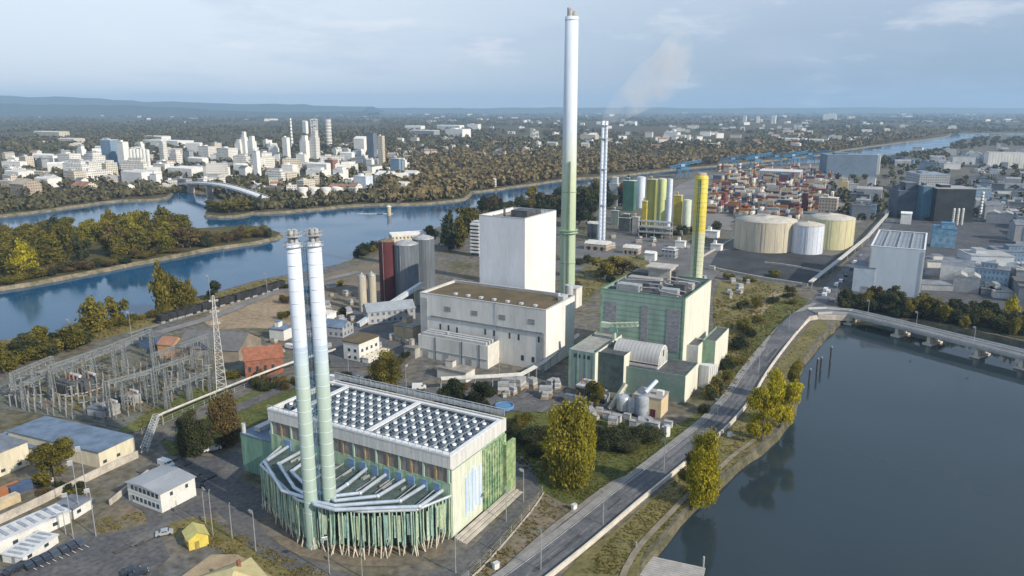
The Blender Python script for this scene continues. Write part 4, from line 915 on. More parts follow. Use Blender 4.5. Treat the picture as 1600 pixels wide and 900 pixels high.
# ------------------------------------------------------------------ trees
def crown_mesh(name, blobs, n, leaf, mat, seed, hang=0.0):
    """many small leaf faces through the volume of overlapping uneven blobs; blobs = (x, y, z, rx, ry, rz)"""
    rg = np.random.default_rng(seed); V = []
    vol = np.array([b[3] * b[4] * b[5] for b in blobs]) ** .7; vol /= vol.sum()
    cs = []; ds = []
    for b, f in zip(blobs, vol):
        k = max(8, int(n * f)); d = rg.normal(size=(k, 3)); d /= np.linalg.norm(d, axis=1)[:, None]
        r = rg.uniform(0, 1, (k, 1)) ** .42
        r *= 1 + .22 * np.sin(d[:, :1] * 5 + seed) * np.cos(d[:, 1:2] * 4 + seed * 2) + .16 * np.sin(d[:, 2:3] * 9 + d[:, :1] * 7)
        cs.append(np.array(b[:3]) + d * r * np.array(b[3:])); ds.append(d)
    c = np.concatenate(cs); d = np.concatenate(ds); k = len(c)
    nrm = d + rg.normal(scale=.65, size=(k, 3)); nrm /= np.linalg.norm(nrm, axis=1)[:, None]
    a = np.cross(nrm, rg.normal(size=(k, 3))); a /= np.linalg.norm(a, axis=1)[:, None] + 1e-9; b = np.cross(nrm, a)
    s1 = leaf * rg.uniform(.6, 1.4, (k, 1)); s2 = leaf * rg.uniform(.4, 1.0, (k, 1))
    v = np.stack([c + a * s1, c + b * s2, c - a * s1, c - b * s2], 1).reshape(-1, 3)
    return quads(name, v, mat)
def quads(name, v, mat):
    k = len(v) // 4; me = D.meshes.new(name)
    me.vertices.add(4 * k); me.vertices.foreach_set('co', v.astype(np.float32).ravel())
    me.loops.add(4 * k); me.loops.foreach_set('vertex_index', np.arange(4 * k, dtype=np.int32))
    me.polygons.add(k); me.polygons.foreach_set('loop_start', np.arange(0, 4 * k, 4, dtype=np.int32)); me.polygons.foreach_set('loop_total', np.full(k, 4, np.int32))
    me.materials.append(mat); me.update(); me.validate(); return me
YEL = leafmat('yellow_leaves', [(.14, .135, .010), (.32, .285, .016), (.48, .41, .028), (.58, .49, .06)], .35)
OLV = leafmat('olive_leaves', [(.045, .046, .012), (.11, .10, .02), (.21, .18, .03), (.30, .245, .05)], .32)
DRK = leafmat('dark_leaves', [(.018, .026, .012), (.036, .046, .018), (.065, .072, .028), (.11, .105, .04)], .2)
BRN = leafmat('brown_leaves', [(.035, .026, .012), (.08, .058, .022), (.13, .09, .035), (.18, .14, .05)], .15)
GOLD = leafmat('gold_olive_leaves', [(.07, .07, .010), (.17, .16, .018), (.29, .255, .028), (.40, .33, .05)], .35)
BARK = M('tree_bark', (.10, .08, .06), .3, 1.5, .9)
TREES = {}
def blobset(kind, seed):
    r = random.Random(seed); B = []
    if kind == 'poplar':
        for i in range(9): z = .16 + .80 * i / 8; w_ = .42 * math.sin(math.pi * (.18 + .78 * i / 8)) ** .7; B.append((r.uniform(-.12, .12), r.uniform(-.12, .12), z, w_, w_, .13))
    elif kind == 'round':
        for i in range(14): a = r.uniform(0, 6.28); q = r.uniform(.05, .34); z = r.uniform(.20, .86); f = 1 - abs(z - .50) * .8; B.append((q * f * math.cos(a) * 1.15, q * f * math.sin(a) * 1.15, z, r.uniform(.12, .24), r.uniform(.12, .24), r.uniform(.08, .14)))
    elif kind == 'multi':
        for cx, cy, h in ((-.22, .06, .88), (.20, -.04, 1.0), (.03, .24, .82), (.04, -.26, .78), (.0, .0, .94)):
            for i in range(5): z = h * (.15 + .74 * i / 4); w_ = .29 * math.sin(math.pi * (.28 + .5 * i / 4)) * r.uniform(.8, 1.15); B.append((cx + r.uniform(-.08, .08), cy + r.uniform(-.08, .08), z, w_, w_, .13))
    else:
        for i in range(9): a = r.uniform(0, 6.28); q = r.uniform(0, .36); B.append((q * math.cos(a), q * math.sin(a), r.uniform(.3, .6), r.uniform(.15, .28), r.uniform(.15, .28), r.uniform(.2, .34)))
    return B
def tree_proto(kind, mat, detail, seed):
    key = (kind, mat.name, detail, seed)
    if key in TREES: return TREES[key]
    n, leaf = {'near': (15000, .0205), 'mid': (2600, .045), 'far': (420, .095)}[detail]
    me = crown_mesh('crown', blobset(kind, seed), n, leaf, mat, seed)
    q = MB(); hgt = .8 if kind != 'bush' else .4
    q.tube((0, 0, -.02), (.01, .01, .35), .032, 7, .022); q.tube((.01, .01, .35), (.0, .02, hgt), .022, 6, .008)
    r = random.Random(seed)
    for i in range(5): a = r.uniform(0, 6.28); z = r.uniform(.25, .6); q.tube((0, 0, z), (.28 * math.cos(a), .28 * math.sin(a), z + .2), .014, 5, .005)
    me2 = D.meshes.new('trunk'); me2.from_pydata(q.v, [], q.f); me2.materials.append(BARK)
    TREES[key] = (me, me2); return TREES[key]
def tree(px, py, pt, wpx, kind, mat, detail, label, group=None, name='tree', seed=None, parts=True, rot=None):
    p = G(px, py); h = HT(px, py, pt); wd = wpx * MPP(px, py)
    return tree_w(p, h, wd, kind, mat, detail, label, group, name, seed)
def tree_w(p, h, wd, kind, mat, detail, label, group=None, name='tree', seed=None):
    me, me2 = tree_proto(kind, mat, detail, R.randint(1, 3) if seed is None else seed)
    t = thing(name, label, 'shrub' if kind == 'bush' else 'tree', p, R.uniform(0, 6.28), group)
    sxy = wd * {'poplar': 1.2, 'round': 1.18, 'multi': 1.12, 'bush': 1.1}[kind]
    t.scale = (sxy, sxy, h)
    for nm, m in (('trunk', me2), ('crown', me)):
        c = D.objects.new(nm, m); COL.objects.link(c); c.parent = t
    return t
for a in [
    (888, 757, 618, 74, 'multi', leafmat('gold_olive_leaves', [(.07, .07, .010), (.17, .16, .018), (.29, .255, .028), (.40, .33, .05)], .35), 'near', 'big olive yellow tree on the lawn between the front plant and the road'),
    (916, 738, 640, 34, 'poplar', YEL, 'near', 'narrow yellow tree at the right edge of the lawn clump'),
    (862, 748, 660, 34, 'round', OLV, 'near', 'lower olive tree at the left edge of the lawn clump'),
    (1095, 788, 668, 52, 'multi', YEL, 'near', 'bright yellow tree between the road parapet and the canal, the nearest one'),
    (1080, 768, 700, 40, 'round', OLV, 'near', 'small olive tree tucked behind the nearest yellow canal tree'),
    (1190, 690, 597, 50, 'round', YEL, 'near', 'yellow green tree left of the pair beside the bend of the canal bank'),
    (1218, 668, 573, 50, 'round', YEL, 'near', 'tallest yellow tree beside the bend of the canal bank'),
    (1238, 632, 560, 26, 'round', OLV, 'near', 'small olive tree behind the yellow pair on the canal bank'),
    (604, 615, 545, 44, 'multi', OLV, 'near', 'olive tree right of the twin chimneys in front of the small white house'),
    (712, 652, 588, 50, 'round', DRK, 'near', 'dark tree behind the roof screen of the front plant, left of two'),
    (752, 655, 590, 46, 'round', DRK, 'near', 'dark tree behind the roof screen of the front plant, right of two'),
    (298, 712, 643, 42, 'multi', DRK, 'near', 'dark tree left of the front plant beside the pipe rack'),
    (352, 695, 612, 48, 'multi', BRN, 'near', 'brown autumn tree left of the front plant annex'),
    (328, 706, 650, 40, 'round', DRK, 'near', 'dark bushy tree between the brown tree and the car yard'),
    (86, 752, 686, 58, 'round', OLV, 'near', 'olive tree in front of the long blue roofed building'),
    (948, 432, 398, 48, 'round', OLV, 'mid', 'broad olive tree behind the green plant roof, left one'),
    (972, 430, 404, 40, 'round', BRN, 'mid', 'brown tinted tree behind the green plant roof, right one'),
    (256, 490, 413, 30, 'poplar', OLV, 'mid', 'tall pointed olive tree on the near river bank'),
    (277, 486, 430, 36, 'multi', OLV, 'mid', 'olive tree right of the tall pointed one on the river bank'),
    (298, 478, 438, 20, 'poplar', OLV, 'mid', 'narrow olive tree at the right end of the river bank group'),
    (335, 470, 436, 20, 'round', DRK, 'mid', 'small dark tree on the river bank beside the lattice pylon top'),
    (150, 518, 464, 42, 'multi', OLV, 'mid', 'olive tree at the left end of the river bank group'),
    (184, 508, 460, 32, 'round', OLV, 'mid', 'rounded olive tree in the middle of the river bank group'),
    (701, 392, 331, 26, 'poplar', DRK, 'mid', 'tall dark tree beside the slim stair tower, leftmost of its row'),
    (718, 390, 338, 24, 'poplar', OLV, 'mid', 'olive tree beside the slim stair tower, nearest to the tower'),
    (732, 372, 318, 44, 'round', OLV, 'mid', 'wide olive tree behind the slim stair tower'),
    (672, 385, 350, 26, 'round', DRK, 'mid', 'dark tree behind the large grey silos'),
    (905, 352, 288, 44, 'round', DRK, 'mid', 'dark tree right behind the very tall chimney'),
    (925, 358, 296, 30, 'round', DRK, 'mid', 'dark tree between the tall chimney and the blue lattice chimney'),
    (852, 352, 300, 30, 'round', DRK, 'mid', 'dark tree behind the right corner of the white tower'),
    (1578, 505, 462, 20, 'poplar', YEL, 'mid', 'single yellow tree on the far canal bank at the right edge'),
    (1365, 478, 444, 22, 'round', BRN, 'mid', 'orange brown tree at the left foot of the big pale hall'),
    (1442, 497, 462, 34, 'round', OLV, 'mid', 'olive tree on the far canal bank beside the pale hall corner'),
    (928, 640, 592, 30, 'round', OLV, 'near', 'olive tree left of the transformers in the green plant yard')]:
    tree(*a)
def scatter(lst, label, group, name='tree'):
    for px, py, pt, wpx, kind, mat, det in lst: tree(px, py, pt, wpx, kind, mat, det, label, group, name)
rr_ = R.uniform
scatter([(820 + rr_(0, 180), 655 + rr_(0, 30), 0, rr_(22, 46), 'bush', DRK, 'near') for i in range(0)], '', '')
for px, py, hh, wd, m in [(832, 690, 30, 60, DRK), (960, 700, 34, 62, DRK), (1000, 692, 30, 56, DRK), (985, 705, 22, 40, DRK), (810, 668, 26, 44, OLV), (838, 712, 24, 34, OLV), (790, 680, 22, 34, DRK), (940, 690, 22, 36, DRK)]:
    tree(px, py, py - hh, wd, 'bush', m, 'near', 'dark low shrub on the lawn below the green plant yard', 'shrubs on the lawn', 'shrub')
for i in range(16):
    f = i / 15; px, py = 1108 + f * 78 + rr_(-12, 10), 640 - f * 150 + rr_(-8, 8)
    tree(px, py, py - rr_(14, 26), rr_(18, 30), 'bush', R.choice((DRK, OLV, OLV)), 'mid', 'scrubby shrub on the slope between the green plant and the road', 'shrubs on the road slope', 'shrub')
for i in range(10):
    px, py = rr_(1130, 1240), rr_(430, 490)
    tree(px, py, py - rr_(8, 14), rr_(12, 22), 'bush', R.choice((DRK, OLV)), 'mid', 'low shrub in the dry field beyond the green plant', 'shrubs in the dry field', 'shrub')
for i in range(22):
    px = 0 + i * 6.5 + rr_(-4, 4); py = 585 - px * .33 + rr_(-12, 2)
    tree(px - 8, py, py - rr_(24, 46), rr_(26, 44), R.choice(('bush', 'round')), R.choice((DRK, OLV, OLV)), 'mid', 'bushy olive growth on the river bank left of the substation', 'bushes on the near river bank', 'bank_bush')
for i in range(14):
    px = 150 + i * 12 + rr_(-5, 5); py = 521 - (px - 130) * .21 + rr_(-3, 3)
    tree(px, py, py - rr_(10, 20), rr_(16, 26), 'bush', OLV, 'mid', 'low olive bush along the near river path', 'low bushes by the river path', 'bank_bush')
patch('bank_scrub', M('dark_scrub', (.035, .04, .018), .3, .1, .95, col2=(.08, .075, .035), fine=.25), (1308, 490), (1345, 468), (1440, 480), (1540, 500), (1620, 520), (1700, 550), (1620, 535), (1530, 516), (1450, 501), (1380, 494), (1330, 494))
for i in range(54):
    px = 1318 + i * 5.4 + rr_(-5, 5); py = 487 + max(0, px - 1380) * .155 + rr_(-12, 5)
    tree(px, py, py - rr_(20, 36), rr_(20, 34), R.choice(('round', 'bush')), R.choice((DRK, DRK, DRK, OLV)), 'mid', 'dark tree in the belt along the far canal bank behind the bridge', 'trees behind the bridge', 'canal_tree')
for i in range(26):
    px = 560 + i * 5.2 + rr_(-3, 3); py = 398 - (px - 560) * .28 + rr_(-2, 4)
    if 590 < px < 690: continue
    tree(px, py, py - rr_(10, 22), rr_(12, 22), 'bush', R.choice((DRK, OLV)), 'mid', 'low bush on the river bank near the silos', 'bushes near the silos', 'bank_bush')
for i in range(46):   # strip of trees between the plant and the river behind the towers
    px = rr_(740, 985); py = 352 - (px - 740) * .16 + rr_(-14, 10)
    tree(px, py, py - rr_(20, 38), rr_(18, 32), R.choice(('round', 'poplar', 'round')), R.choice((DRK, DRK, OLV, BRN)), 'mid', 'dark riverside tree behind the white tower and tall chimney', 'trees between the plant and the river', 'riverside_tree')
# island wood
for i in range(96):
    px = rr_(-30, 305); e0, e1 = 446 - max(px, 10) * .18, 376 - px * .05
    f = R.random() ** .8; py = e0 + (e1 - e0) * f - 3
    p = G(px, py); env = .78 if px < 90 else 1.0 if px < 265 else .8
    hh = rr_(16, 25) * env; ww = rr_(12, 18)
    tree_w(p, hh, ww, R.choice(('round', 'multi', 'multi', 'poplar', 'poplar')), R.choice((OLV, OLV, OLV, OLV, GOLD, DRK, BRN)), 'mid', 'olive brown tree in the dense wood on the river island', 'trees on the river island', 'island_tree')
for i in range(24):
    px = 300 + i * 5.2; py = 392 - (px - 300) * .17 - rr_(2, 22) * (1 - (px - 300) / 160)
    tree_w(G(px, py), rr_(6, 12), rr_(8, 13), 'bush', R.choice((OLV, DRK, BRN)), 'mid', 'low bush on the narrow tip of the river island', 'bushes on the island tip', 'island_bush')
for i in range(30):
    px = -6 + i * 9.5; py = 446 - max(px, 10) * .18 - rr_(0, 5)
    tree_w(G(px, py), rr_(4, 9), rr_(7, 12), 'bush', R.choice((OLV, DRK, BRN)), 'mid', 'shore bush along the near edge of the island wood', 'bushes on the island shore', 'island_bush')
for a in ((38, 434, 378, 32, 'poplar'),): tree(*a, YEL, 'mid', 'tall yellowish tree standing out at the left end of the island', None, 'island_tree')
for i in range(9):
    px = 328 + i * 7.6; tree(px, 333 - abs(i - 4), 333 - rr_(14, 24), rr_(18, 26), 'round', R.choice((OLV, DRK)), 'mid', 'tree on the small spit below the arched bridge', 'trees on the spit', 'spit_tree')
# ---- woodland masses beyond the river: merged clumps
def wood(name, spots, mat, leafn, seed):
    rg = np.random.default_rng(seed); n = len(spots); sp = np.array(spots)  # x, y, width, height
    d = rg.normal(size=(n, leafn, 3)); d /= np.linalg.norm(d, axis=2)[..., None]
    r = rg.uniform(.3, 1, (n, leafn, 1)) ** .5
    loc = d * r; loc[..., 2] = loc[..., 2] * .5 + .55
    c = np.empty((n, leafn, 3)); c[..., 0] = sp[:, None, 0] + loc[..., 0] * sp[:, None, 2] * .5; c[..., 1] = sp[:, None, 1] + loc[..., 1] * sp[:, None, 2] * .5; c[..., 2] = loc[..., 2] * sp[:, None, 3]
    c = c.reshape(-1, 3); dd = d.reshape(-1, 3); k = len(c)
    nrm = dd + rg.normal(scale=.5, size=(k, 3)); nrm /= np.linalg.norm(nrm, axis=1)[:, None]
    a = np.cross(nrm, rg.normal(size=(k, 3))); a /= np.linalg.norm(a, axis=1)[:, None] + 1e-9; b = np.cross(nrm, a)
    s = np.repeat(sp[:, 2], leafn)[:, None] * rg.uniform(.16, .34, (k, 1))
    v = np.stack([c + a * s, c + b * s * .7, c - a * s, c - b * s * .7], 1).reshape(-1, 3)
    o = D.objects.new(name, quads(name, v, mat)); COL.objects.link(o); return struct(o, 'stuff')
def inpoly(x, y, poly):
    c = False; n = len(poly)
    for i in range(n):
        (x1, y1), (x2, y2) = poly[i], poly[(i + 1) % n]
        if (y1 > y) != (y2 > y) and x < (x2 - x1) * (y - y1) / (y2 - y1) + x1: c = not c
    return c
WB = leafmat('far_wood_brown', [(.06, .05, .026), (.11, .088, .04), (.165, .125, .055), (.23, .18, .08)], 0)
WD = leafmat('far_wood_dark', [(.038, .042, .026), (.075, .074, .038), (.115, .10, .048), (.17, .145, .07)], 0)
FARP = far_bank
def bankpix(px):
    pts = [(-700, 372), (-60, 339), (10, 335), (100, 323), (187, 312), (262, 305), (300, 297), (330, 302), (352, 318), (400, 331), (475, 327), (560, 319), (650, 317), (722, 310), (735, 299), (800, 291), (900, 278), (1050, 264), (1200, 250), (1282, 241), (1400, 223), (1480, 211), (1700, 207)]
    for (a, b), (c, d) in zip(pts, pts[1:]):
        if a <= px <= c: return b + (d - b) * (px - a) / (c - a)
    return 207
spots = []
while len(spots) < 2300:   # brown wood along the far bank
    px = rr_(600, 1500); lim = bankpix(px) - 2; top = 238 if px < 800 else 232 if px < 1000 else 222 if px < 1200 else 205
    if px > 1290: top = 203
    py = lim - (R.random() ** 1.4) * max(6, lim - top)
    x, y = G(px, py); g = rr_(9, 16); spots.append((x, y, g, rr_(9, 17)))
wood('woodland', spots, WB, 22, 1)
spots = []
for i in range(1900):      # gaps of the left town
    px = rr_(-250, 720); py = rr_(212, bankpix(max(px, -690)) - 3); x, y = G(px, py); spots.append((x, y, rr_(8, 15), rr_(6, 13)))
for i in range(420):       # shrubs right at the far bank
    px = rr_(-20, 800); py = bankpix(px) - rr_(1.5, 9); x, y = G(px, py); spots.append((x, y, rr_(7, 12), rr_(4, 9)))
wood('town_greenery', spots, WD, 22, 2)
from mathutils import noise as mnoise
spots = []
while len(spots) < 12500:   # hedges, copses and belts out to the hills
    px = rr_(-330, 1900); py = 174.5 + (R.random() ** 1.5) * 62; x, y = G(px, py)
    if mnoise.noise(Vector((x / 420, y / 900, 0))) + .35 * mnoise.noise(Vector((x / 120, y / 200, 3))) < -.12 + (.25 if py < 185 else .2 if px > 780 and 190 < py < 226 else 0): continue
    if py > bankpix(px) - 3: continue
    g = rr_(12, 24) * (1 + max(0, 200 - py) / 30); spots.append((x, y, g, min(26, rr_(9, 18) * (1 + max(0, 195 - py) / 60))))
wood('far_woodland', spots, WD, 13, 3)
spots = []
for i in range(330):       # greenery among the estate on the right
    px = rr_(1290, 1640); py = rr_(222, 345)
    if py < bankpix(px) + 27: continue
    x, y = G(px, py); spots.append((x, y, rr_(7, 13), rr_(5, 11)))
for i in range(260):
    px = rr_(1380, 1640); py = (244 - (px - 1380) * .11 if px < 1470 else 234 - (px - 1470) * .5 if px < 1500 else max(213, 220 - (px - 1500) * .2)) + rr_(3, 16); x, y = G(px, py); spots.append((x, y, rr_(9, 15), rr_(8, 13)))
wood('estate_greenery', spots, WD, 22, 4)
# ------------------------------------------------------------------ generic building bodies (one mesh, several materials) for distant blocks
FWALL = {}
def facade(name, col, floor=3.4, bay=3.0, glass=(.10, .12, .15), var=.1):
    """rendered wall with window openings laid out per storey and bay in object space"""
    if name in FWALL: return FWALL[name]
    m = M(name, col, var, .06, .7, stretch=(1, 1, .4)); nt = m.node_tree; n, k = nt.nodes, nt.links; b = n['Principled BSDF']
    src = b.inputs['Base Color'].links[0].from_socket
    tc = n.new('ShaderNodeTexCoord'); s = n.new('ShaderNodeSeparateXYZ'); k.new(tc.outputs['Object'], s.inputs[0])
    def mt(op, a, bb):
        q = n.new('ShaderNodeMath'); q.operation = op
        for i, v in enumerate((a, bb)):
            if isinstance(v, (int, float)): q.inputs[i].default_value = v
            else: k.new(v, q.inputs[i])
        return q.outputs[0]
    hx = mt('FRACT', mt('DIVIDE', mt('ADD', s.outputs['X'], s.outputs['Y']), bay), 0); hz_ = mt('FRACT', mt('DIVIDE', s.outputs['Z'], floor), 0)
    w1 = mt('MULTIPLY', mt('GREATER_THAN', hx, .35), mt('LESS_THAN', hx, .8)); w2 = mt('MULTIPLY', mt('GREATER_THAN', hz_, .32), mt('LESS_THAN', hz_, .78))
    mx = n.new('ShaderNodeMix'); mx.data_type = 'RGBA'; k.new(mt('MULTIPLY', w1, w2), mx.inputs[0]); k.new(src, mx.inputs[6]); mx.inputs[7].default_value = (*glass, 1)
    k.new(mx.outputs[2], b.inputs['Base Color']); FWALL[name] = m; return m
FW_WHITE = facade('far_white_wall', (.72, .70, .64)); FW_CREAM = facade('far_cream_wall', (.60, .54, .42)); FW_GREY = facade('far_grey_wall', (.34, .35, .36)); FW_BLUE = facade('far_blue_glass_wall', (.20, .29, .38), 3.4, 2.2, (.10, .17, .25))
FW_TAN = facade('far_tan_wall', (.42, .34, .25)); FW_PLAIN = M('far_plain_white', (.74, .73, .69), .06, .05, .7); FW_BROWN = facade('far_brick_wall', (.26, .13, .09))
RF_GREY = M('far_roof_grey', (.33, .33, .32), .15, .05); RF_DARK = M('far_roof_dark', (.13, .13, .13), .2, .05); RF_PALE = M('far_roof_pale', (.58, .57, .54), .1, .05); RF_TILE = M('far_tile_roof', (.30, .16, .10), .2, .1)
MCACHE = {}
PLACED = []
def free(p, r):
    for x, y, q in PLACED:
        if (p[0] - x) ** 2 + (p[1] - y) ** 2 < ((r + q) * .62) ** 2: return False
    PLACED.append((p[0], p[1], r)); return True
def body(kind, lx, ly, h, wm, rm):
    """local footprint centred on x, front face at y = 0, long side along x; bottom at -0.2"""
    key = (kind, round(lx), round(ly), round(h), wm.name, rm.name)
    if key in MCACHE: return MCACHE[key]
    q = MB(); x0, x1 = -lx / 2, lx / 2
    q.cur = 0; q.box(x0, x1, 0, ly, -.2, h); q.cur = 1
    if kind == 'flat':
        q.box(x0 - .3, x1 + .3, -.3, ly + .3, h + .01, h + .5); q.cur = 0; q.box(x0 + lx * .2, x0 + lx * .45, ly * .3, ly * .7, h + .51, h + 3); q.cur = 1; q.box(x0 + lx * .19, x0 + lx * .46, ly * .29, ly * .71, h + 3.01, h + 3.3)
    elif kind == 'gable':
        r = h + ly * .28; q.add([(x0 - .4, -.4, h), (x1 + .4, -.4, h), (x1 + .4, ly / 2, r), (x0 - .4, ly / 2, r), (x0 - .4, ly + .4, h), (x1 + .4, ly + .4, h)], [(0, 1, 2, 3), (3, 2, 5, 4)])
        q.cur = 0; q.add([(x0, 0, h), (x0, ly, h), (x0, ly / 2, r - .2), (x1, 0, h), (x1, ly, h), (x1, ly / 2, r - .2)], [(0, 2, 1), (3, 4, 5)])
    elif kind == 'step':
        q.box(x0 - .2, x1 + .2, -.2, ly + .2, h + .01, h + .4); q.cur = 0; q.box(x0 + lx * .35, x1 - lx * .1, ly * .1, ly * .8, h + .41, h * 1.28); q.box(x0 + lx * .05, x0 + lx * .3, ly * .2, ly * .9, h + .41, h * 1.14); q.cur = 1
        q.box(x0 + lx * .34, x1 - lx * .09, ly * .09, ly * .81, h * 1.28 + .01, h * 1.28 + .5)
    elif kind == 'shed':
        k = max(2, int(ly / 12)); 
        for i in range(k):
            a, b = ly * i / k, ly * (i + 1) / k; q.add([(x0 - .2, a, h), (x1 + .2, a, h), (x1 + .2, (a + b) / 2, h + 1.8), (x0 - .2, (a + b) / 2, h + 1.8), (x0 - .2, b, h), (x1 + .2, b, h)], [(0, 1, 2, 3), (3, 2, 5, 4), (0, 3, 4), (1, 5, 2)])
        q.cur = 2
        for i in range(3): q.box(x0 + lx * (.15 + .3 * i), x0 + lx * (.15 + .3 * i) + min(4, lx * .12), -.12, -.004, 0, min(4.4, h * .6))
    elif kind == 'round':
        q = MB(); q.cur = 0; q.lathe(0, ly / 2, [(lx / 2, -.2), (lx / 2, h)], 20); q.cur = 1; q.lathe(0, ly / 2, [(lx / 2 + .1, h), (lx * .3, h + lx * .06), (.3, h + lx * .09)], 20)
    me = D.meshes.new('building'); me.from_pydata(q.v, [], q.f)
    for m in (wm, rm, DARKW): me.materials.append(m)
    me.polygons.foreach_set('material_index', q.m); me.polygons.foreach_set('use_smooth', q.sm); me.update(); MCACHE[key] = me; return me
def far_b(px, by, ty, wpx, label, kind='flat', wm=None, rm=None, depth=None, rot=None, group=None, name='building', cat='building', quant=False):
    p = G(px, by); s = MPP(px, by); h = max(3, HT(px, by, ty)); lx = wpx * s; ly = depth or min(lx * .7, 40)
    if kind in ('step',): h /= 1.28
    rot = rad(-29 + R.uniform(-4, 4)) if rot is None else rot
    c_, s_ = abs(math.cos(rot)), abs(math.sin(rot))
    if kind != 'round':
        f = lx / (lx * c_ + ly * s_); lx *= f; ly *= f
    if quant: lx, ly, h = max(8, round(lx / 4) * 4), max(7, round(ly / 4) * 4), max(4, round(h / 2) * 2)
    o_ = D.objects.new(name, body(kind, lx, ly, h, wm or FW_WHITE, rm or RF_GREY)); COL.objects.link(o_)
    o_.location = (p[0], p[1] + ly * .1, 0); o_.rotation_euler = (0, 0, rot); PLACED.append((p[0] - math.sin(rot) * ly / 2, p[1] + math.cos(rot) * ly / 2, (lx + ly) / 3.2))
    return tag(o_, label, cat, group)
B = far_b
# the factory town across the river, block by block
B(168, 262, 219, 27, 'tall blue grey glass fronted factory block with white top edge in the far town', 'flat', FW_BLUE, FW_PLAIN)
B(191, 264, 222, 17, 'tall plain white tower right of the blue grey block in the far town', 'flat', FW_PLAIN, RF_PALE)
for i in range(6): B(206 + i * 5.2, 269, 233 + (i % 2), 5.6, 'white cylinder in the row of process silos in the far town', 'round', FW_PLAIN, RF_PALE, group='row of white silos in the far town', name='far_silo', cat='silo')
B(254, 258, 221, 12, 'slim white tower with flat cap right of the far silo row', 'flat', FW_WHITE, FW_PLAIN)
B(271, 262, 234, 20, 'stepped white block right of the slim capped tower', 'step', FW_WHITE, RF_PALE)
B(293, 258, 236, 14, 'grey narrow block between two white ones left of the terraces', 'flat', FW_GREY, RF_DARK)
B(318, 247, 229, 26, 'pale block with dark window rows left of the castle like works', 'flat', FW_WHITE, RF_GREY)
B(348, 250, 232, 32, 'long white block below the castle like works', 'flat', FW_WHITE, RF_PALE)
B(372, 246, 218, 14, 'left shoulder of the castle like white works', 'step', FW_PLAIN, RF_PALE)
B(381, 246, 206, 11, 'highest white tower of the castle like works', 'step', FW_PLAIN, RF_PALE)
B(392, 248, 213, 14, 'right shoulder of the castle like white works', 'step', FW_PLAIN, RF_PALE)
B(400, 279, 236, 12, 'tall cream column block above the arched bridge end', 'flat', FW_PLAIN, RF_PALE)
B(205, 289, 269, 62, 'long low white hall near the far bank below the silo row', 'shed', FW_PLAIN, RF_PALE)
B(240, 290, 272, 18, 'white annex at the right end of the long low white hall', 'flat', FW_PLAIN, RF_PALE)
B(280, 276, 263, 62, 'long white roofed hall above the arched bridge', 'shed', FW_PLAIN, FW_PLAIN)
B(100, 262, 241, 34, 'white factory block with strip windows at the left of the far town', 'flat', FW_WHITE, RF_PALE)
B(137, 264, 238, 36, 'pale stepped block left of the blue grey glass block', 'step', FW_WHITE, RF_GREY)
B(36, 263, 245, 22, 'cream block near the left edge of the far town', 'flat', FW_CREAM, RF_PALE)
B(62, 262, 248, 18, 'grey office block near the left edge of the far town', 'flat', FW_GREY, RF_DARK)
B(18, 282, 268, 42, 'white shed at the left edge above the river', 'shed', FW_PLAIN, RF_PALE)
B(64, 293, 279, 40, 'white low hall near the far bank at the left', 'shed', FW_PLAIN, RF_PALE)
B(26, 306, 288, 48, 'tan roofed depot on the far bank at the left edge', 'gable', FW_TAN, M('tan_roof', (.38, .33, .26), .12, .1))
B(108, 287, 268, 34, 'tan block with dark windows near the far bank', 'flat', FW_CREAM, RF_GREY)
B(121, 301, 291, 40, 'low cream building by the far bank path', 'gable', FW_CREAM, RF_TILE)
B(72, 217, 206, 66, 'very long tan white warehouse behind the far town at the left', 'shed', FW_CREAM, RF_PALE)
B(103, 227, 217, 42, 'second long pale warehouse behind the far town', 'shed', FW_CREAM, RF_PALE)
B(235, 218, 213, 52, 'long low white depot high behind the far town', 'shed', FW_PLAIN, RF_PALE)
B(246, 227, 220, 94, 'very long flat white roof behind the slim capped tower', 'flat', FW_PLAIN, FW_PLAIN, 60)
B(446, 250, 215, 12, 'upright white tower left of the thin white chimney in the far town', 'flat', FW_PLAIN, RF_PALE)
B(474, 248, 212, 16, 'white block below the leaning white tower in the far town', 'step', FW_PLAIN, RF_PALE)
B(490, 248, 205, 15, 'broad white block below the banded tower in the far town', 'step', FW_WHITE, RF_PALE)
B(476, 214, 190, 9, 'sharp white tower in the middle of the far works', 'gable', FW_PLAIN, FW_PLAIN)
B(561, 238, 217, 24, 'white steep gabled hall in the far works', 'gable', FW_PLAIN, FW_PLAIN)
B(579, 248, 208, 16, 'dark grey blue tower left of the tan tower block', 'flat', M('far_dark_blue', (.14, .17, .21), .15, .05), RF_DARK)
B(595, 262, 213, 11, 'slender tan white tower block in the far town', 'flat', FW_CREAM, FW_PLAIN)
B(617, 276, 248, 20, 'blue and white block right of the tan tower block', 'flat', FW_BLUE, FW_PLAIN)
B(631, 276, 250, 8, 'white stair block joined to the blue and white block', 'flat', FW_PLAIN, RF_PALE)
B(514, 270, 250, 20, 'brick red block near the far bank', 'flat', FW_BROWN, RF_GREY)
B(535, 268, 252, 12, 'grey block right of the brick red one', 'flat', FW_GREY, RF_DARK)
B(438, 284, 270, 36, 'cream works hall near the bridge end', 'shed', FW_CREAM, RF_PALE)
B(562, 294, 276, 30, 'pale blue white hall right of the white riverside hall', 'flat', M('far_pale_blue', (.60, .68, .76), .08, .05), FW_PLAIN)
B(597, 284, 274, 38, 'white low hall with gable roof near the far bank', 'gable', FW_PLAIN, FW_PLAIN)
B(640, 281, 271, 26, 'white shed with gable roof right of the low hall', 'gable', FW_PLAIN, RF_PALE)
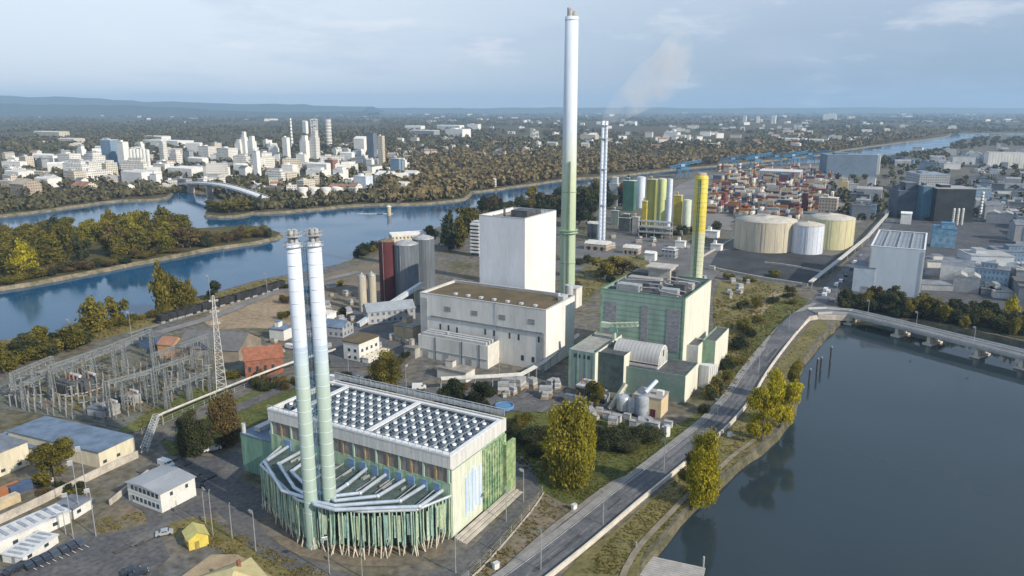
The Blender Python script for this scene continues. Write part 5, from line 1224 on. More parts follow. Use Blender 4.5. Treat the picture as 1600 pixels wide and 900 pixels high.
for i, px in enumerate((470, 488, 506, 524)): B(px, 309, 294, 16, 'round white tank in the row on the far bank', 'round', FW_PLAIN, FW_PLAIN, group='white tanks on the far bank', name='far_tank', cat='tank')
B(424, 305, 294, 34, 'dark low shed on the far bank beside the white tanks', 'shed', FW_GREY, RF_DARK)
B(404, 309, 298, 14, 'small white block at the end of the arched bridge', 'flat', FW_PLAIN, RF_PALE)
B(709, 216, 202, 40, 'bright white hall of the far white complex', 'flat', FW_PLAIN, FW_PLAIN, 70)
B(700, 203, 196, 44, 'long white roof behind the bright white hall', 'shed', FW_PLAIN, FW_PLAIN)
B(645, 204, 197, 32, 'white roofed hall at the left of the far white complex', 'shed', FW_PLAIN, FW_PLAIN)
B(738, 202, 194, 22, 'white block at the right of the far white complex', 'flat', FW_PLAIN, RF_PALE)
B(660, 214, 204, 46, 'pale grey hall below the far white complex', 'shed', FW_GREY, RF_PALE)
B(770, 292, 280, 9, 'single small cream house on the far river bank', 'gable', FW_CREAM, RF_PALE)
B(918, 223, 211, 30, 'tan white apartment block right of the tall chimney', 'flat', FW_CREAM, RF_PALE)
B(984, 196, 190, 20, 'white hall far behind the slender blue chimney', 'flat', FW_PLAIN, FW_PLAIN)
B(1048, 214, 207, 26, 'long white block in the houses right of the blue chimney', 'flat', FW_PLAIN, RF_PALE)
B(1163, 192, 181, 6, 'white tower block on the far plain, left of two', 'flat', FW_PLAIN, RF_PALE); B(1184, 192, 182, 6, 'white tower block on the far plain, right of two', 'flat', FW_PLAIN, RF_PALE)
B(1208, 193, 180, 8, 'white high rise slab on the far plain', 'flat', FW_PLAIN, RF_PALE)
B(1296, 188, 177, 20, 'white cluster block on the far plain toward the right', 'step', FW_PLAIN, RF_PALE)
B(1488, 205, 196, 14, 'pale riverside block at the far bend of the river', 'step', FW_PLAIN, RF_PALE)
# thin white chimney, banded tower and lattice tower of the far works
def far_shaft(px, by, ty, r0, r1, lab, mat, band=None, cat='chimney'):
    p = G(px, by); h = HT(px, by, ty); t = thing(cat, lab, cat, p)
    MB().lathe(0, 0, [(r0, 0), (r1, h), (r1 * .7, h + .3)], 14).build('shaft', mat, t)
    q = MB()
    for i in range(1, 10): z = h * i / 9.5; rr1 = r0 + (r1 - r0) * i / 9.5; q.lathe(0, 0, [(rr1, z - h * .03), (rr1 + .35, z - h * .028), (rr1 + .35, z), (rr1, z + .05)], 14)
    q.build('collar', band or RF_GREY, t)
far_shaft(457, 234, 185, 3.6, 1.9, 'thin tapering white chimney of the far works', FW_PLAIN)
far_shaft(515, 234, 186, 7.6, 7.6, 'grey banded round tower at the right of the far works', M('far_band_grey', (.38, .37, .36), .15, .1), FW_PLAIN, 'tower')
lt_p = G(493, 230); lt_h = HT(493, 230, 186); lt = thing('lattice_tower', 'white lattice process tower left of the grey banded tower', 'tower', lt_p)
MB().lattice((0, 0, 0), (0, 0, lt_h), 15, .8, 9).build('lattice_frame', FW_PLAIN, lt); each('process_deck', RF_PALE, lt, [(-7.5, 7.5, -7.5, 7.5, lt_h * i / 5 - 2, lt_h * i / 5) for i in range(1, 6)]); MB().lathe(0, 0, [(4, 0), (4, lt_h * .92)], 12).build('column', FW_PLAIN, lt)
# filler houses and works of the far towns
VAR = [('flat', FW_WHITE, RF_PALE), ('gable', FW_WHITE, RF_TILE), ('gable', FW_CREAM, RF_GREY), ('flat', FW_CREAM, RF_PALE), ('shed', FW_PLAIN, RF_PALE), ('flat', FW_GREY, RF_GREY), ('gable', FW_PLAIN, RF_DARK)]
def filler(n, x0, x1, y0, y1, wr, hr, label, group, var=VAR, name='far_house', cat='house'):
    k = 0
    while k < n:
        px = rr_(x0, x1); py = rr_(y0, y1)
        if py > bankpix(px) - 5 and py > 0 and cat != 'shed': continue
        v = R.choice(var); s = MPP(px, py)
        p = G(px, py); wv = R.choice(wr)
        if not free(p, wv * .5): continue
        o_ = D.objects.new(name, body(v[0], wv, R.choice((10, 14)), R.choice(hr), v[1], v[2])); COL.objects.link(o_)
        o_.location = (*p, 0); o_.rotation_euler = (0, 0, rad(R.choice((-29, -20, 10, 61)) + rr_(-6, 6))); tag(o_, label, cat, group); k += 1
WV = [('step', FW_PLAIN, RF_PALE), ('flat', FW_PLAIN, FW_PLAIN), ('flat', FW_WHITE, RF_PALE), ('step', FW_WHITE, RF_GREY), ('shed', FW_PLAIN, FW_PLAIN), ('flat', FW_CREAM, RF_PALE)]
filler(62, 10, 430, 232, 288, (20, 30, 44), (10, 16, 24), 'white works block packed into the factory town across the river', 'works blocks of the factory town', WV, 'far_works', 'works')
filler(30, 430, 640, 232, 290, (20, 30, 44), (8, 14, 20), 'white works block packed into the factory town across the river', 'works blocks of the factory town', WV, 'far_works', 'works')
filler(105, 5, 650, 228, 306, (12, 16, 22, 30), (5, 8, 12), 'small pale house or workshop among the trees of the far town', 'houses of the far town')
filler(70, 620, 860, 200, 243, (16, 22, 30), (6, 9), 'white house in the wooded suburb beyond the river', 'suburb houses beyond the river')
filler(135, 820, 1420, 190, 236, (20, 28, 40), (9, 13, 18), 'pale house on the wooded plain right of the tall chimney', 'houses on the plain', VAR[:1] + VAR[4:5] + VAR[1:3] + VAR[6:7])
filler(80, 20, 1590, 177, 192, (40, 70, 110), (9, 14, 20), 'tiny white building far out on the hazy plain', 'buildings far out on the plain', VAR[:1] + VAR[3:5], 'far_building', 'building')
# arched bridge of the far town
ba, bb = G(283, 296), G(416, 321); L_ = math.dist(ba, bb); bang = math.atan2(bb[1] - ba[1], bb[0] - ba[0])
br = thing('arched_bridge', 'pale arched road bridge over the side arm of the river', 'bridge', ba, bang)
q = MB(); nb = 24; vs = []
def bz(t): return 5 + 9 * math.sin(math.pi * (t * .9 + .05))
for i in range(nb + 1):
    t = i / nb
    for y, dz in ((-5, 0), (-5, 2.2), (5, 2.2), (5, 0)): vs.append((t * L_, y, bz(t) + dz))
q.add(vs, [(i * 4 + j, (i + 1) * 4 + j, (i + 1) * 4 + (j + 1) % 4, i * 4 + (j + 1) % 4) for i in range(nb) for j in range(4)]); q.build('deck', M('bridge_white', (.66, .67, .67), .06, .1, .6), br)
q = MB()
for i in range(nb):
    for y in (-5, 5): q.tube((i * L_ / nb, y, bz(i / nb) + 3.3), ((i + 1) * L_ / nb, y, bz((i + 1) / nb) + 3.3), .25, 4); q.tube((i * L_ / nb, y, bz(i / nb) + 2.2), (i * L_ / nb, y, bz(i / nb) + 3.3), .2, 4)
q.build('railing', MATS['bridge_white'], br)
for t in (.14, .38, .62, .86): MB().box(t * L_ - 1.5, t * L_ + 1.5, -4, 4, -6, bz(t) + .1).build('pier', CONC, br)
# mooring dolphin in the river
dl_ = thing('mooring_dolphin', 'lone tan mooring dolphin standing in the wide river', 'dolphin', G(608, 333))
MB().tube((0, 0, -6), (0, 0, 6.5), 2.2, 10).build('pile', M('dolphin_tan', (.50, .42, .30), .15, .5), dl_); MB().lathe(0, 0, [(2.8, 6.5), (2.8, 7.3), (.6, 8.4)], 10).build('cap', WHITE2, dl_)
fl = MB().box(-20, 18, -1, 1, WATER_Z - .4, WATER_Z + .7).build('floating_boom', M('boom_grey', (.46, .46, .43), .15, .5)); fl.location = (*G(588, 331), 0); tag(fl, 'thin pale floating boom left of the lone mooring dolphin', 'boom')
# ------------------------------------------------------------------ green and yellow process silos behind the plant
def pblock(px, by, ty, wpx, lab, wm, kind='flat', depth=None, rm=None): return B(px, by, ty, wpx, lab, kind, wm, rm or RF_PALE, depth, rad(-29))
PGB = M('process_teal', (.06, .15, .11), .2, .12); PLG = M('process_lime', (.56, .62, .30), .12, .15, stretch=(1, 1, .2)); POL = M('process_olive', (.24, .25, .07), .25, .2, stretch=(1, 1, .2)); PWB = M('process_white_blue', (.64, .70, .78), .08, .1)
PYL = M('process_yellow', (.46, .38, .06), .2, .2); PPG = M('process_pale', (.58, .64, .50), .1, .15)
pblock(957, 322, 278, 18, 'pale grey square process block at the left of the coloured silos', M('process_grey', (.42, .46, .48), .1, .1), 'step')
pblock(981, 330, 283, 22, 'dark teal process block among the coloured silos', PGB)
pblock(999, 325, 277, 13, 'round white blue silo between teal and lime ones', PWB, 'round')
pblock(1015, 352, 281, 17, 'tall olive green process block in the middle of the coloured silos', POL, 'flat')
pblock(1031, 350, 280, 13, 'round light lime silo, tallest of the coloured silos', PLG, 'round')
pblock(1043, 360, 280, 8, 'slim round white silo right of the lime one', PWB, 'round')
pblock(1057, 352, 306, 14, 'mustard yellow process block right of the white silo', PYL)
pblock(1071, 354, 313, 13, 'round pale green silo at the right of the coloured silos', PPG, 'round')
pblock(1005, 364, 315, 9, 'narrow yellow olive block at the foot of the olive block', PYL)
pblock(975, 362, 335, 22, 'dark process frame building at the foot of the teal block', M('process_dark', (.08, .09, .085), .3, .3), 'step')
pblock(992, 366, 340, 12, 'grey pump building among the coloured silos', GREY)
pblock(925, 372, 350, 20, 'dark low workshop left of the blue chimney', M('workshop_dark', (.10, .11, .12), .2, .2), 'shed')
pblock(960, 352, 330, 14, 'grey green workshop right of the blue chimney', MATS['grey_green_cladding'], 'flat')
tt = thing('column_frame', 'steel pipe and column frame in front of the coloured silos', 'frame', G(1022, 372), rad(-29))
q = MB()
for i in range(5):
    for j in range(2): q.tube((-14 + i * 7, j * 6, 0), (-14 + i * 7, j * 6, 14), .35, 5)
q.build('frame_post', STEELD, tt); q = MB()
for z in (5, 9.5, 14):
    for j in range(2): q.tube((-14, j * 6, z), (14, j * 6, z), .5, 6)
q.build('pipe', STEEL, tt)
each('deck', GREY, tt, [(-14.5, 14.5, -.6, 6.6, z - .3, z) for z in (4.4, 9)])
# low works between the chimneys and the basin yard
for i, (px, by, ty, wp_, lab, k, wm, rm) in enumerate([
    (930, 392, 382, 44, 'long low pale roofed store row in front of the blue chimney', 'shed', FW_TAN, RF_PALE), (985, 398, 388, 30, 'short tan store right of the long store row', 'shed', FW_TAN, RF_PALE),
    (1015, 408, 396, 20, 'white roofed hut behind the green plant roof', 'gable', FW_PLAIN, FW_PLAIN), (1044, 404, 388, 26, 'grey machine house left of the yellow chimney', 'step', FW_GREY, RF_PALE), (1062, 388, 378, 18, 'low white hut near the yellow chimney', 'flat', FW_PLAIN, RF_PALE),
    (1110, 372, 362, 26, 'flat pale shed right of the yellow chimney', 'flat', FW_PLAIN, RF_PALE), (1118, 392, 383, 20, 'small white office beside the dark basin yard', 'flat', FW_PLAIN, RF_PALE)]): B(px, by, ty, wp_, lab, k, wm, rm)
# ------------------------------------------------------------------ container port
CC = {'rust red': (.20, .055, .045), 'brown': (.17, .10, .06), 'white': (.68, .66, .60), 'dark blue': (.06, .10, .19), 'grey': (.34, .35, .35), 'cream': (.50, .42, .28), 'orange': (.36, .15, .06), 'teal': (.07, .16, .16)}
cmesh = {}
for nm, c in CC.items():
    q = MB(); q.box(-6.1, 6.1, -1.22, 1.22, 0, 2.6)
    for i in range(20): q.box(-5.9 + i * .6, -5.6 + i * .6, -1.3, -1.22, .15, 2.45); q.box(-5.9 + i * .6, -5.6 + i * .6, 1.22, 1.3, .15, 2.45)
    for x in (-6.15, 6.0): q.box(x, x + .15, -1.26, 1.26, .1, 2.5)
    me = D.meshes.new('shipping_container'); me.from_pydata(q.v, [], q.f); me.materials.append(M('container_' + nm.replace(' ', '_'), c, .15, .4, .6)); cmesh[nm] = me
nc = 0
while nc < 285:
    px = rr_(1112, 1290); py = rr_(268, 348)
    if px > 1240 and py > 330 or (px < 1150 and py > 335): continue
    x, y = G(px, py); ang = R.choice((GA, GA, GA + math.pi / 2))
    x, y = round(x / 13) * 13, round(y / 6) * 6
    for l in range(R.choice((2, 3, 4, 4, 5))):
        nm = R.choice(('white', 'white', 'cream', 'cream', 'brown', 'rust red', 'rust red', 'dark blue', 'grey', 'orange', 'teal'))
        o_ = D.objects.new('shipping_container', cmesh[nm]); COL.objects.link(o_); o_.location = (x, y, .02 + l * 2.62); o_.rotation_euler = (0, 0, ang)
        tag(o_, nm + ' shipping container in the crowded stacks of the river port', 'container', nm + ' containers of the river port'); nc += 1
qm = MB(); kk = 0
while kk < 1150:
    px = rr_(1108, 1296); py = rr_(264, 350)
    if px > 1240 and py > 330 or (px < 1150 and py > 335): continue
    x, y = G(px, py); x, y = round(x / 13) * 13 + 3, round(y / 6) * 6 + 2.9; c_, s_ = UX, UY
    if R.random() < .4: c_, s_ = -UY, UX
    for l in range(R.choice((2, 3, 4, 5))):
        qm.cur = R.choice((0, 0, 1, 1, 1, 2, 2, 3, 3, 4, 5, 6, 6)); z = .02 + l * 2.62
        cs = [(x + c_ * a - s_ * b, y + s_ * a + c_ * b) for a, b in ((-6, -1.2), (6, -1.2), (6, 1.2), (-6, 1.2))]; qm.prism(cs, z, z + 2.6); kk += 1
struct(qm.build('shipping_containers', [MATS['container_' + c] for c in ('white', 'cream', 'brown', 'rust_red', 'dark_blue', 'grey', 'orange')]), 'stuff')
def crane(px, by, ty, lab, flip=1):
    p = G(px, by); h = HT(px, by, ty); t = thing('harbour_crane', lab, 'crane', p, rad(20 * flip))
    q = MB()
    for x in (-9, 9):
        for y in (-7, 7): q.tube((x, y, 0), (x * .7, y * .8, h * .55), .9, 5)
    q.build('portal_frame', BLUE, t)
    MB().box(-8, 8, -7, 7, h * .55, h * .55 + 3).build('portal_beam', BLUE, t)
    MB().lattice((-24, 0, h * .6 + 2), (34, 0, h * .6 + 12), 3, .6, 9).build('boom', BLUE, t)
    MB().lattice((0, 0, h * .55), (0, 0, h), 3.4, .6, 5).build('mast', BLUE, t)
    q = MB(); q.tube((0, 0, h), (33, 0, h * .6 + 12), .4, 4); q.tube((0, 0, h), (-21, 0, h * .6 + 3), .4, 4); q.build('stay', BLUE, t)
    MB().box(-5, 2, -3, 3, h * .6 + 3, h * .6 + 7).build('machine_house', M('crane_pale_blue', (.25, .38, .50), .12, .2), t)
for i, a in enumerate(((1066, 278, 253, 'blue harbour crane at the left end of the river port'), (1146, 266, 243, 'blue harbour crane above the container stacks, left of the pair'), (1180, 264, 241, 'blue harbour crane above the container stacks, right of the pair'), (1214, 260, 240, 'blue harbour crane in the middle of the quay'), (1238, 259, 238, 'blue harbour crane next to the last one on the quay'), (1266, 257, 236, 'last blue harbour crane before the dark blue shed'))): crane(*a, flip=(-1) ** i)
B(1100, 254, 247, 90, 'long dark flat roof on the wooded bank behind the port', 'flat', RF_DARK, M('dark_blue_roof', (.07, .09, .11), .2, .05), 40, rad(-5))
B(1218, 282, 268, 70, 'long blue grey port shed behind the container stacks', 'shed', FW_GREY, RF_PALE)
B(1224, 336, 313, 26, 'dark blue grey workshop among the containers', 'flat', M('port_dark', (.09, .11, .14), .2, .1), RF_GREY)
B(1292, 338, 310, 32, 'tan framed hall right of the dark workshop', 'flat', FW_TAN, RF_PALE)
B(1316, 302, 279, 18, 'yellow tan tower building in the port', 'step', M('port_tan', (.52, .42, .24), .12, .1), RF_PALE)
B(1256, 330, 302, 10, 'narrow rust red tower among the port halls', 'flat', RUST, RF_GREY)
# ------------------------------------------------------------------ right hand estate
o6, lx6, ly6 = frame(29, (1446, 391), (1369, 387), (1453, 354))
lx6 = 70; ly6 = 29
ph = thing('pale_hall', 'big pale blue white hall with ribbed slate roof beyond the bridge', 'building', o6, GA)
wall_box(ph, 0, lx6, 0, ly6, 0, 29, M('pale_blue_cladding', (.52, .58, .64), .06, .1, .6, stretch=(1, 1, .2), fine=.03), ribbed('ribbed_slate_roof', (.24, .27, .30), 'Y', 2.4, .35), .5, .5)
coping(ph, 0, lx6, 0, ly6, 29, M('white_edge', (.70, .71, .70), .05, .2), .9, .3)
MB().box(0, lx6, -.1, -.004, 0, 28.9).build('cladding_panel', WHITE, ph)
each('roof_rib', STEELD, ph, [(3, lx6 - 3, ly6 * f, ly6 * f + .7, 28.3, 29.3) for f in (.25, .5, .75)])
each('drainpipe', LGREY, ph, [(-.25, -.004, .4, 1.2, 0, 28), (-.25, -.004, ly6 - 1.2, ly6 - .4, 0, 28)])
sbx = thing('side_store', 'low pale blue flat roofed store left of the big pale hall', 'building', G(1364, 459), GA); hs = HT(1364, 459, 420)
MB().box(0, 22, 0, 12, 0, hs).build('wall', M('store_pale_blue', (.48, .55, .62), .08, .2), sbx); MB().box(-.2, 22.2, -.2, 12.2, hs, hs + .4).build('roof', SLATE, sbx); each('door', STEELD, sbx, [(-.1, -.004, 3, 7, .1, 4)])
B(1474, 388, 350, 40, 'blue steel process rack building beside the big pale hall', 'step', M('rack_blue', (.10, .22, .33), .3, .3, .5, col2=(.25, .40, .52)), BLUE)
B(1480, 436, 411, 64, 'long low white building with grey flat roof right of the big pale hall', 'flat', M('low_cream_wall', (.60, .60, .56), .06, .1), SLATE, 22, rad(-12))
B(1550, 436, 402, 70, 'pale grey flat block with two small dark windows at the right edge', 'flat', M('pale_grey_blue_wall', (.46, .52, .58), .08, .1), RF_GREY, 26, rad(-10))
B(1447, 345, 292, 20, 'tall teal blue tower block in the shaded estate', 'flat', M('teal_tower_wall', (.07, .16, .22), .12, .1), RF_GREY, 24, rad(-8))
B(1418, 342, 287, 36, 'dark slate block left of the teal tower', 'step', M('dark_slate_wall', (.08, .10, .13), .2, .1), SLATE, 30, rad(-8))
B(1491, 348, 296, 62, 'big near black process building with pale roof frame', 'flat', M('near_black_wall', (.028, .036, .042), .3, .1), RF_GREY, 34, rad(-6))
B(1461, 300, 274, 52, 'grey flat roofed hall behind the teal tower', 'flat', FW_GREY, M('slate_blue_roof', (.25, .30, .36), .1, .05), 60, rad(-8))
B(1535, 330, 296, 26, 'grey blue block right of the near black building', 'flat', FW_BLUE, RF_GREY, 26, rad(-8))
B(1415, 351, 334, 18, 'small white roofed unit below the dark slate block', 'gable', FW_PLAIN, FW_PLAIN)
B(1572, 263, 240, 56, 'white ribbed warehouse at the right edge far behind', 'shed', ribbed('white_ribbed_wall', (.74, .72, .66), 'XY', 4, .2), RF_GREY, 40, rad(-20))
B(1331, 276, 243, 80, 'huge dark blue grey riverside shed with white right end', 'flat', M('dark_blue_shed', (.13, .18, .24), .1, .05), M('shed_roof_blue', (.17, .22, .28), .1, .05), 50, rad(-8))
B(1370, 273, 243, 7, 'white end tower of the huge dark blue grey shed', 'flat', FW_PLAIN, FW_PLAIN)
PLG_ = M('estate_plain_grey', (.30, .32, .34), .12, .1); PLW_ = M('estate_plain_pale', (.50, .52, .53), .1, .1)
EV = [('flat', PLG_, RF_GREY), ('shed', PLG_, RF_GREY), ('flat', FW_BLUE, SLATE), ('shed', PLW_, SLATE), ('gable', PLG_, SLATE), ('flat', M('estate_slate', (.14, .17, .20), .15, .1), RF_DARK), ('flat', PLW_, RF_GREY)]
k = 0; kt = 0; PLACED += [(*G(1420, 420), 40), (*G(1350, 440), 16)]
while k < 150:
    px = rr_(1300, 1640); py = rr_(226, 470)
    if py < bankpix(px) + 22 or (1285 < px < 1440 and py > 345) or px < 1340 and py > 300 or (1360 < px < 1530 and 268 < py < 352) or (1355 < px < 1600 and 350 < py < 440) or px < 1460 and py > 345 or py > 452 + max(0, px - 1400) * .1: continue
    if R.random() < (.55 if py < 300 else 0): continue
    v = R.choice(EV); p = G(px, py); wv = R.choice((10, 14, 18, 28, 40)); kt += 1
    if kt > 6000: break
    if not free(p, wv * .55): continue
    o_ = D.objects.new('estate_shed', body(v[0], wv, R.choice((8, 14, 22)), R.choice((4, 6, 10, 14)), v[1], v[2])); COL.objects.link(o_)
    o_.location = (*p, 0); o_.rotation_euler = (0, 0, rad(R.choice((-29, -15, 61)) + rr_(-4, 4))); tag(o_, 'low industrial shed in the crowded estate on the right', 'shed', 'sheds of the right hand estate'); k += 1
for i, px in enumerate((1488, 1495, 1502)): far_shaft(px, 352, 326, 1.0, .9, ('left', 'middle', 'right')[i] + ' one of three short pale stacks before the near black building', FW_PLAIN)
far_shaft(1530, 345, 300, 1.4, 1.2, 'thin pale mast right of the near black building', FW_PLAIN, cat='chimney')
# ------------------------------------------------------------------ road bridge over the canal
def GZ(z, *pp): return [G(x, y, z) for x, y in pp]
DB = 1.7
ne = smooth_line(GZ(2.4 + DB, (1279, 488), (1301, 487), (1325, 489), (1350, 495), (1400, 507), (1450, 519.5), (1525, 538), (1595, 555), (1700, 581), (1860, 622)), 8, 0)
BW = 10.5
def offs(line, wv):
    out = []
    for i in range(len(line)):
        a, b = line[max(0, i - 1)], line[min(len(line) - 1, i + 1)]; d = math.dist(a, b) or 1
        out.append((line[i][0] - (b[1] - a[1]) / d * wv, line[i][1] + (b[0] - a[0]) / d * wv))
    return out
rbr = thing('road_bridge', 'concrete road bridge curving over the dark canal on cream piers', 'bridge', ne[0])
def rel(p): return (p[0] - ne[0][0], p[1] - ne[0][1])
nel = [rel(p) for p in ne]; fel = offs(nel, BW)
q = MB(); vs = []
for a, b in zip(nel, fel): vs += [(*a, .5 + DB), (*a, 1.5 + DB), (*b, 1.5 + DB), (*b, .5 + DB)]
n = len(nel); q.add(vs, [(i * 4 + j, (i + 1) * 4 + j, (i + 1) * 4 + (j + 1) % 4, i * 4 + (j + 1) % 4) for i in range(n - 1) for j in range(4)] + [(0, 1, 2, 3), (4 * n - 1, 4 * n - 2, 4 * n - 3, 4 * n - 4)])
q.build('deck', M('bridge_concrete', (.36, .36, .35), .15, .3), rbr)
strip(offs(nel, BW / 2), -3.6, 3.6, 1.515 + DB).build('carriageway', ROADM, rbr)
m_ = strip(offs(nel, BW / 2), -.1, .1, 1.53 + DB).build('road_marking', PAINTW, rbr)
for k_, d_ in ((.15, 0), (BW - .45, 1)):
    wall_line(offs(nel, k_), 0, .3, 2.45 + DB, .3 + DB).build('parapet', M('bridge_parapet', (.46, .47, .47), .12, .4), rbr)
for px, py in ((1347, 505), (1397, 520), (1452, 537), (1509, 556), (1577, 576), (1650, 598)):
    p = rel(G(px, py, WATER_Z)); i = min(range(n), key=lambda j: math.dist(nel[j], p)); a, b = nel[max(0, i - 1)], nel[min(n - 1, i + 1)]
    t = math.atan2(b[1] - a[1], b[0] - a[0]); c_, s_ = math.cos(t), math.sin(t)
    def W(u, v): return (nel[i][0] + u * c_ - v * s_, nel[i][1] + u * s_ + v * c_)
    q = MB(); q.prism([W(-2.2, .0), W(2.2, .0), W(2.2, BW), W(-2.2, BW)], WATER_Z - 3, WATER_Z + .9)
    q.prism([W(-.8, 1.2), W(.8, 1.2), W(.8, 4), W(-.8, 4)], WATER_Z + .9, .5 + DB); q.prism([W(-.8, BW - 4), W(.8, BW - 4), W(.8, BW - 1.2), W(-.8, BW - 1.2)], WATER_Z + .9, .5 + DB)
    q.build('pier', M('pier_cream', (.56, .52, .44), .12, .4), rbr)
# ramp from the road up to the deck
mid0 = offs(nel, BW / 2)[0]; mid1 = offs(nel, BW / 2)[2]
rp = smooth_line([ax[-16], ax[-11], ax[-7], (ne[0][0] + mid0[0], ne[0][1] + mid0[1]), (ne[0][0] + mid1[0], ne[0][1] + mid1[1])], 4, 0)
q = strip(rp, -4.6, 4.6, lambda i: .46 + (1.06 + DB) * min(1, i / (len(rp) - 2)) ** 1.3); struct(q.build('ramp_road', ROADM))
v_ = q.v; q = MB(); n_r = len(rp)
for side in (0, 1):
    vs = []
    for i in range(n_r): x, y, z = v_[2 * i + side]; vs += [(x, y, z - .004), (x, y, -.2)]
    q.add(vs, [(2 * i, 2 * i + 1, 2 * i + 3, 2 * i + 2) for i in range(n_r - 1)])
struct(q.build('ramp_side', CONC))
for px, py, ty, i in ((1264, 600, 566, 0), (1276, 584, 548, 1), (1282, 578, 552, 2), (1297, 566, 528, 3)):
    p = G(px, py, WATER_Z); t = thing('mooring_post', ('nearest', 'second', 'third', 'farthest')[i] + ' dark mooring post standing in the canal beside the bank', 'post', p)
    h = HT(px, py, ty) * .75
    MB().tube((0, 0, WATER_Z - 2), (0, 0, max(3, h * .55)), .42, 8).build('pile', M('mooring_dark', (.06, .06, .065), .2, .5), t); MB().lathe(0, 0, [(.55, max(3, h * .55)), (.55, max(3, h * .55) + .4), (.1, max(3, h * .55) + .8)], 8).build('cap', M('mooring_cap', (.20, .22, .24), .2, .5), t)
# pontoon roof at the bottom edge
pt_ = thing('pontoon', 'grey striped deck pontoon moored at the canal edge', 'pontoon', G(1040, 893, -2), rad(-22))
MB().box(-9, 9, -5, 4, WATER_Z - .5, WATER_Z + .9).build('hull', STEELD, pt_)
each('deck_board', M('pontoon_deck', (.36, .34, .31), .15, .4), pt_, [(-9.1, 9.1, -5.1 + i * .92, -4.3 + i * .92, WATER_Z + .9, WATER_Z + 1.25) for i in range(10)])
for x in (-8.5, 8.5): MB().tube((x, 4.4, WATER_Z - 2), (x, 4.4, 1.6), .25, 6).build('mooring_pile', STEELD, pt_)
# ------------------------------------------------------------------ lamp posts
lp0 = None
def lamp(px, py, ty, label, group, ang=0.0):
    global lp0
    h = HT(px, py, ty)
    if lp0 is None:
        lp0 = thing('street_lamp', label, 'street lamp', G(px, py), ang, group)
        MB().tube((0, 0, -.05), (0, 0, 1), .14, 8, .085).build('pole', STEEL, lp0); MB().tube((0, 0, .985), (1.3, 0, .997), .05, 6).build('arm', STEEL, lp0); MB().box(1.2, 1.75, -.1, .1, .992, 1.0).build('lamp_head', STEELD, lp0)
        lp0.scale = (1, 1, h); return
    dup(lp0, G(px, py), ang, label, group, (1, 1, h))
for px, py, ty in ((321, 818, 762), (333, 838, 770), (363, 842, 790), (400, 862, 800)): lamp(px, py, ty, 'slim grey lamp post on the grass verge left of the front plant', 'lamp posts left of the front plant', R.uniform(0, 6))
for px, py, ty in ((515, 898, 840), (566, 902, 852), (712, 896, 838), (791, 815, 760), (818, 785, 735)): lamp(px, py, ty, 'slim grey lamp post along the ring road in front of the plant', 'lamp posts along the ring road', R.uniform(0, 6))
for px, py, ty in ((1037, 738, 690), (942, 822, 768), (1120, 665, 625), (1185, 585, 548), (1232, 520, 488), (845, 893, 830)): lamp(px, py, ty, 'street lamp leaning over the canal side of the road', 'street lamps along the road', 2.2)
for px, py, ty in ((635, 612, 572), (545, 590, 555), (780, 600, 560), (700, 560, 520), (870, 560, 520)): lamp(px, py, ty, 'tall grey yard lamp in the works between plant and hall', 'yard lamps of the works', 1)
for px, py, ty in ((115, 842, 772), (150, 838, 765), (125, 805, 722), (138, 790, 700), (103, 835, 800)): lamp(px, py, ty, 'tall thin grey pole near the low white huts', 'thin poles near the white huts', 4)
for px, py, ty in ((206, 530, 488), (113, 540, 500), (330, 480, 432), (418, 462, 428)): lamp(px, py, ty, 'thin lamp post on the riverside road', 'lamp posts on the riverside road', 3)
for px, py, ty in ((1355, 500, 470), (1430, 520, 488), (1520, 545, 512), (1305, 478, 446), (1340, 420, 396), (1378, 380, 358)): lamp(px, py, ty, 'thin lamp post at the bridge and estate road', 'lamp posts at the bridge and estate road', 2)
# ------------------------------------------------------------------ vehicles
def car_proto(name, label, cat, col, L=4.3, Wd=1.8, kind='car', group=None):
    t = thing(name, label, cat, (0, 0), 0, group)
    bm_ = M('car_paint_' + col[0], col[1], .05, .5, .3, .1, spec=.5)
    prof = {'car': [(-L / 2, .35), (-L / 2, .85), (-L / 2 + .15, .95), (-1.25, 1.02), (-.75, 1.45), (.75, 1.47), (1.35, 1.0), (L / 2 - .1, .85), (L / 2, .6), (L / 2, .35)],
            'van': [(-L / 2, .35), (-L / 2, 2.05), (-L / 2 + .1, 2.2), (L / 2 - 1.6, 2.2), (L / 2 - .85, 1.35), (L / 2 - .1, 1.1), (L / 2, .7), (L / 2, .35)]}[kind]
    q = MB(); n = len(prof); vs = [(x, -Wd / 2, z) for x, z in prof] + [(x, Wd / 2, z) for x, z in prof]
    q.add(vs, [(i, i + n, (i + 1) % n + n, (i + 1) % n) for i in range(n)] + [tuple(range(n)), tuple(reversed(range(n, 2 * n)))]); q.build('body', bm_, t)
    if kind == 'car': g = [(-1.15, -.7, -.72, .72, 1.08, 1.4), (-.6, .7, -Wd / 2 - .01, Wd / 2 + .01, 1.08, 1.38), (.8, 1.24, -.72, .72, 1.08, 1.36)]
    else: g = [(L / 2 - 1.95, L / 2 - 1.2, -Wd / 2 - .01, Wd / 2 + .01, 1.35, 1.9), (L / 2 - 1.5, L / 2 - .95, -.75, .75, 1.45, 2.0)]
    for b in g: MB().box(*b).build('window', GLASS, t)
    for x in (-L / 2 + .8, L / 2 - .8):
        for y in (-Wd / 2 + .05, Wd / 2 - .05): MB().tube((x, y - .1, .33), (x, y + .1, .33), .33, 10).build('wheel', M('tyre', (.02, .02, .02), .2, 1), t)
    for y in (-.6, .6): MB().box(L / 2 - .05, L / 2 + .03, y - .2, y + .2, .6, .78).build('headlight', M('headlamp_glass', (.7, .7, .68), .05, .5, .2), t)
    return t
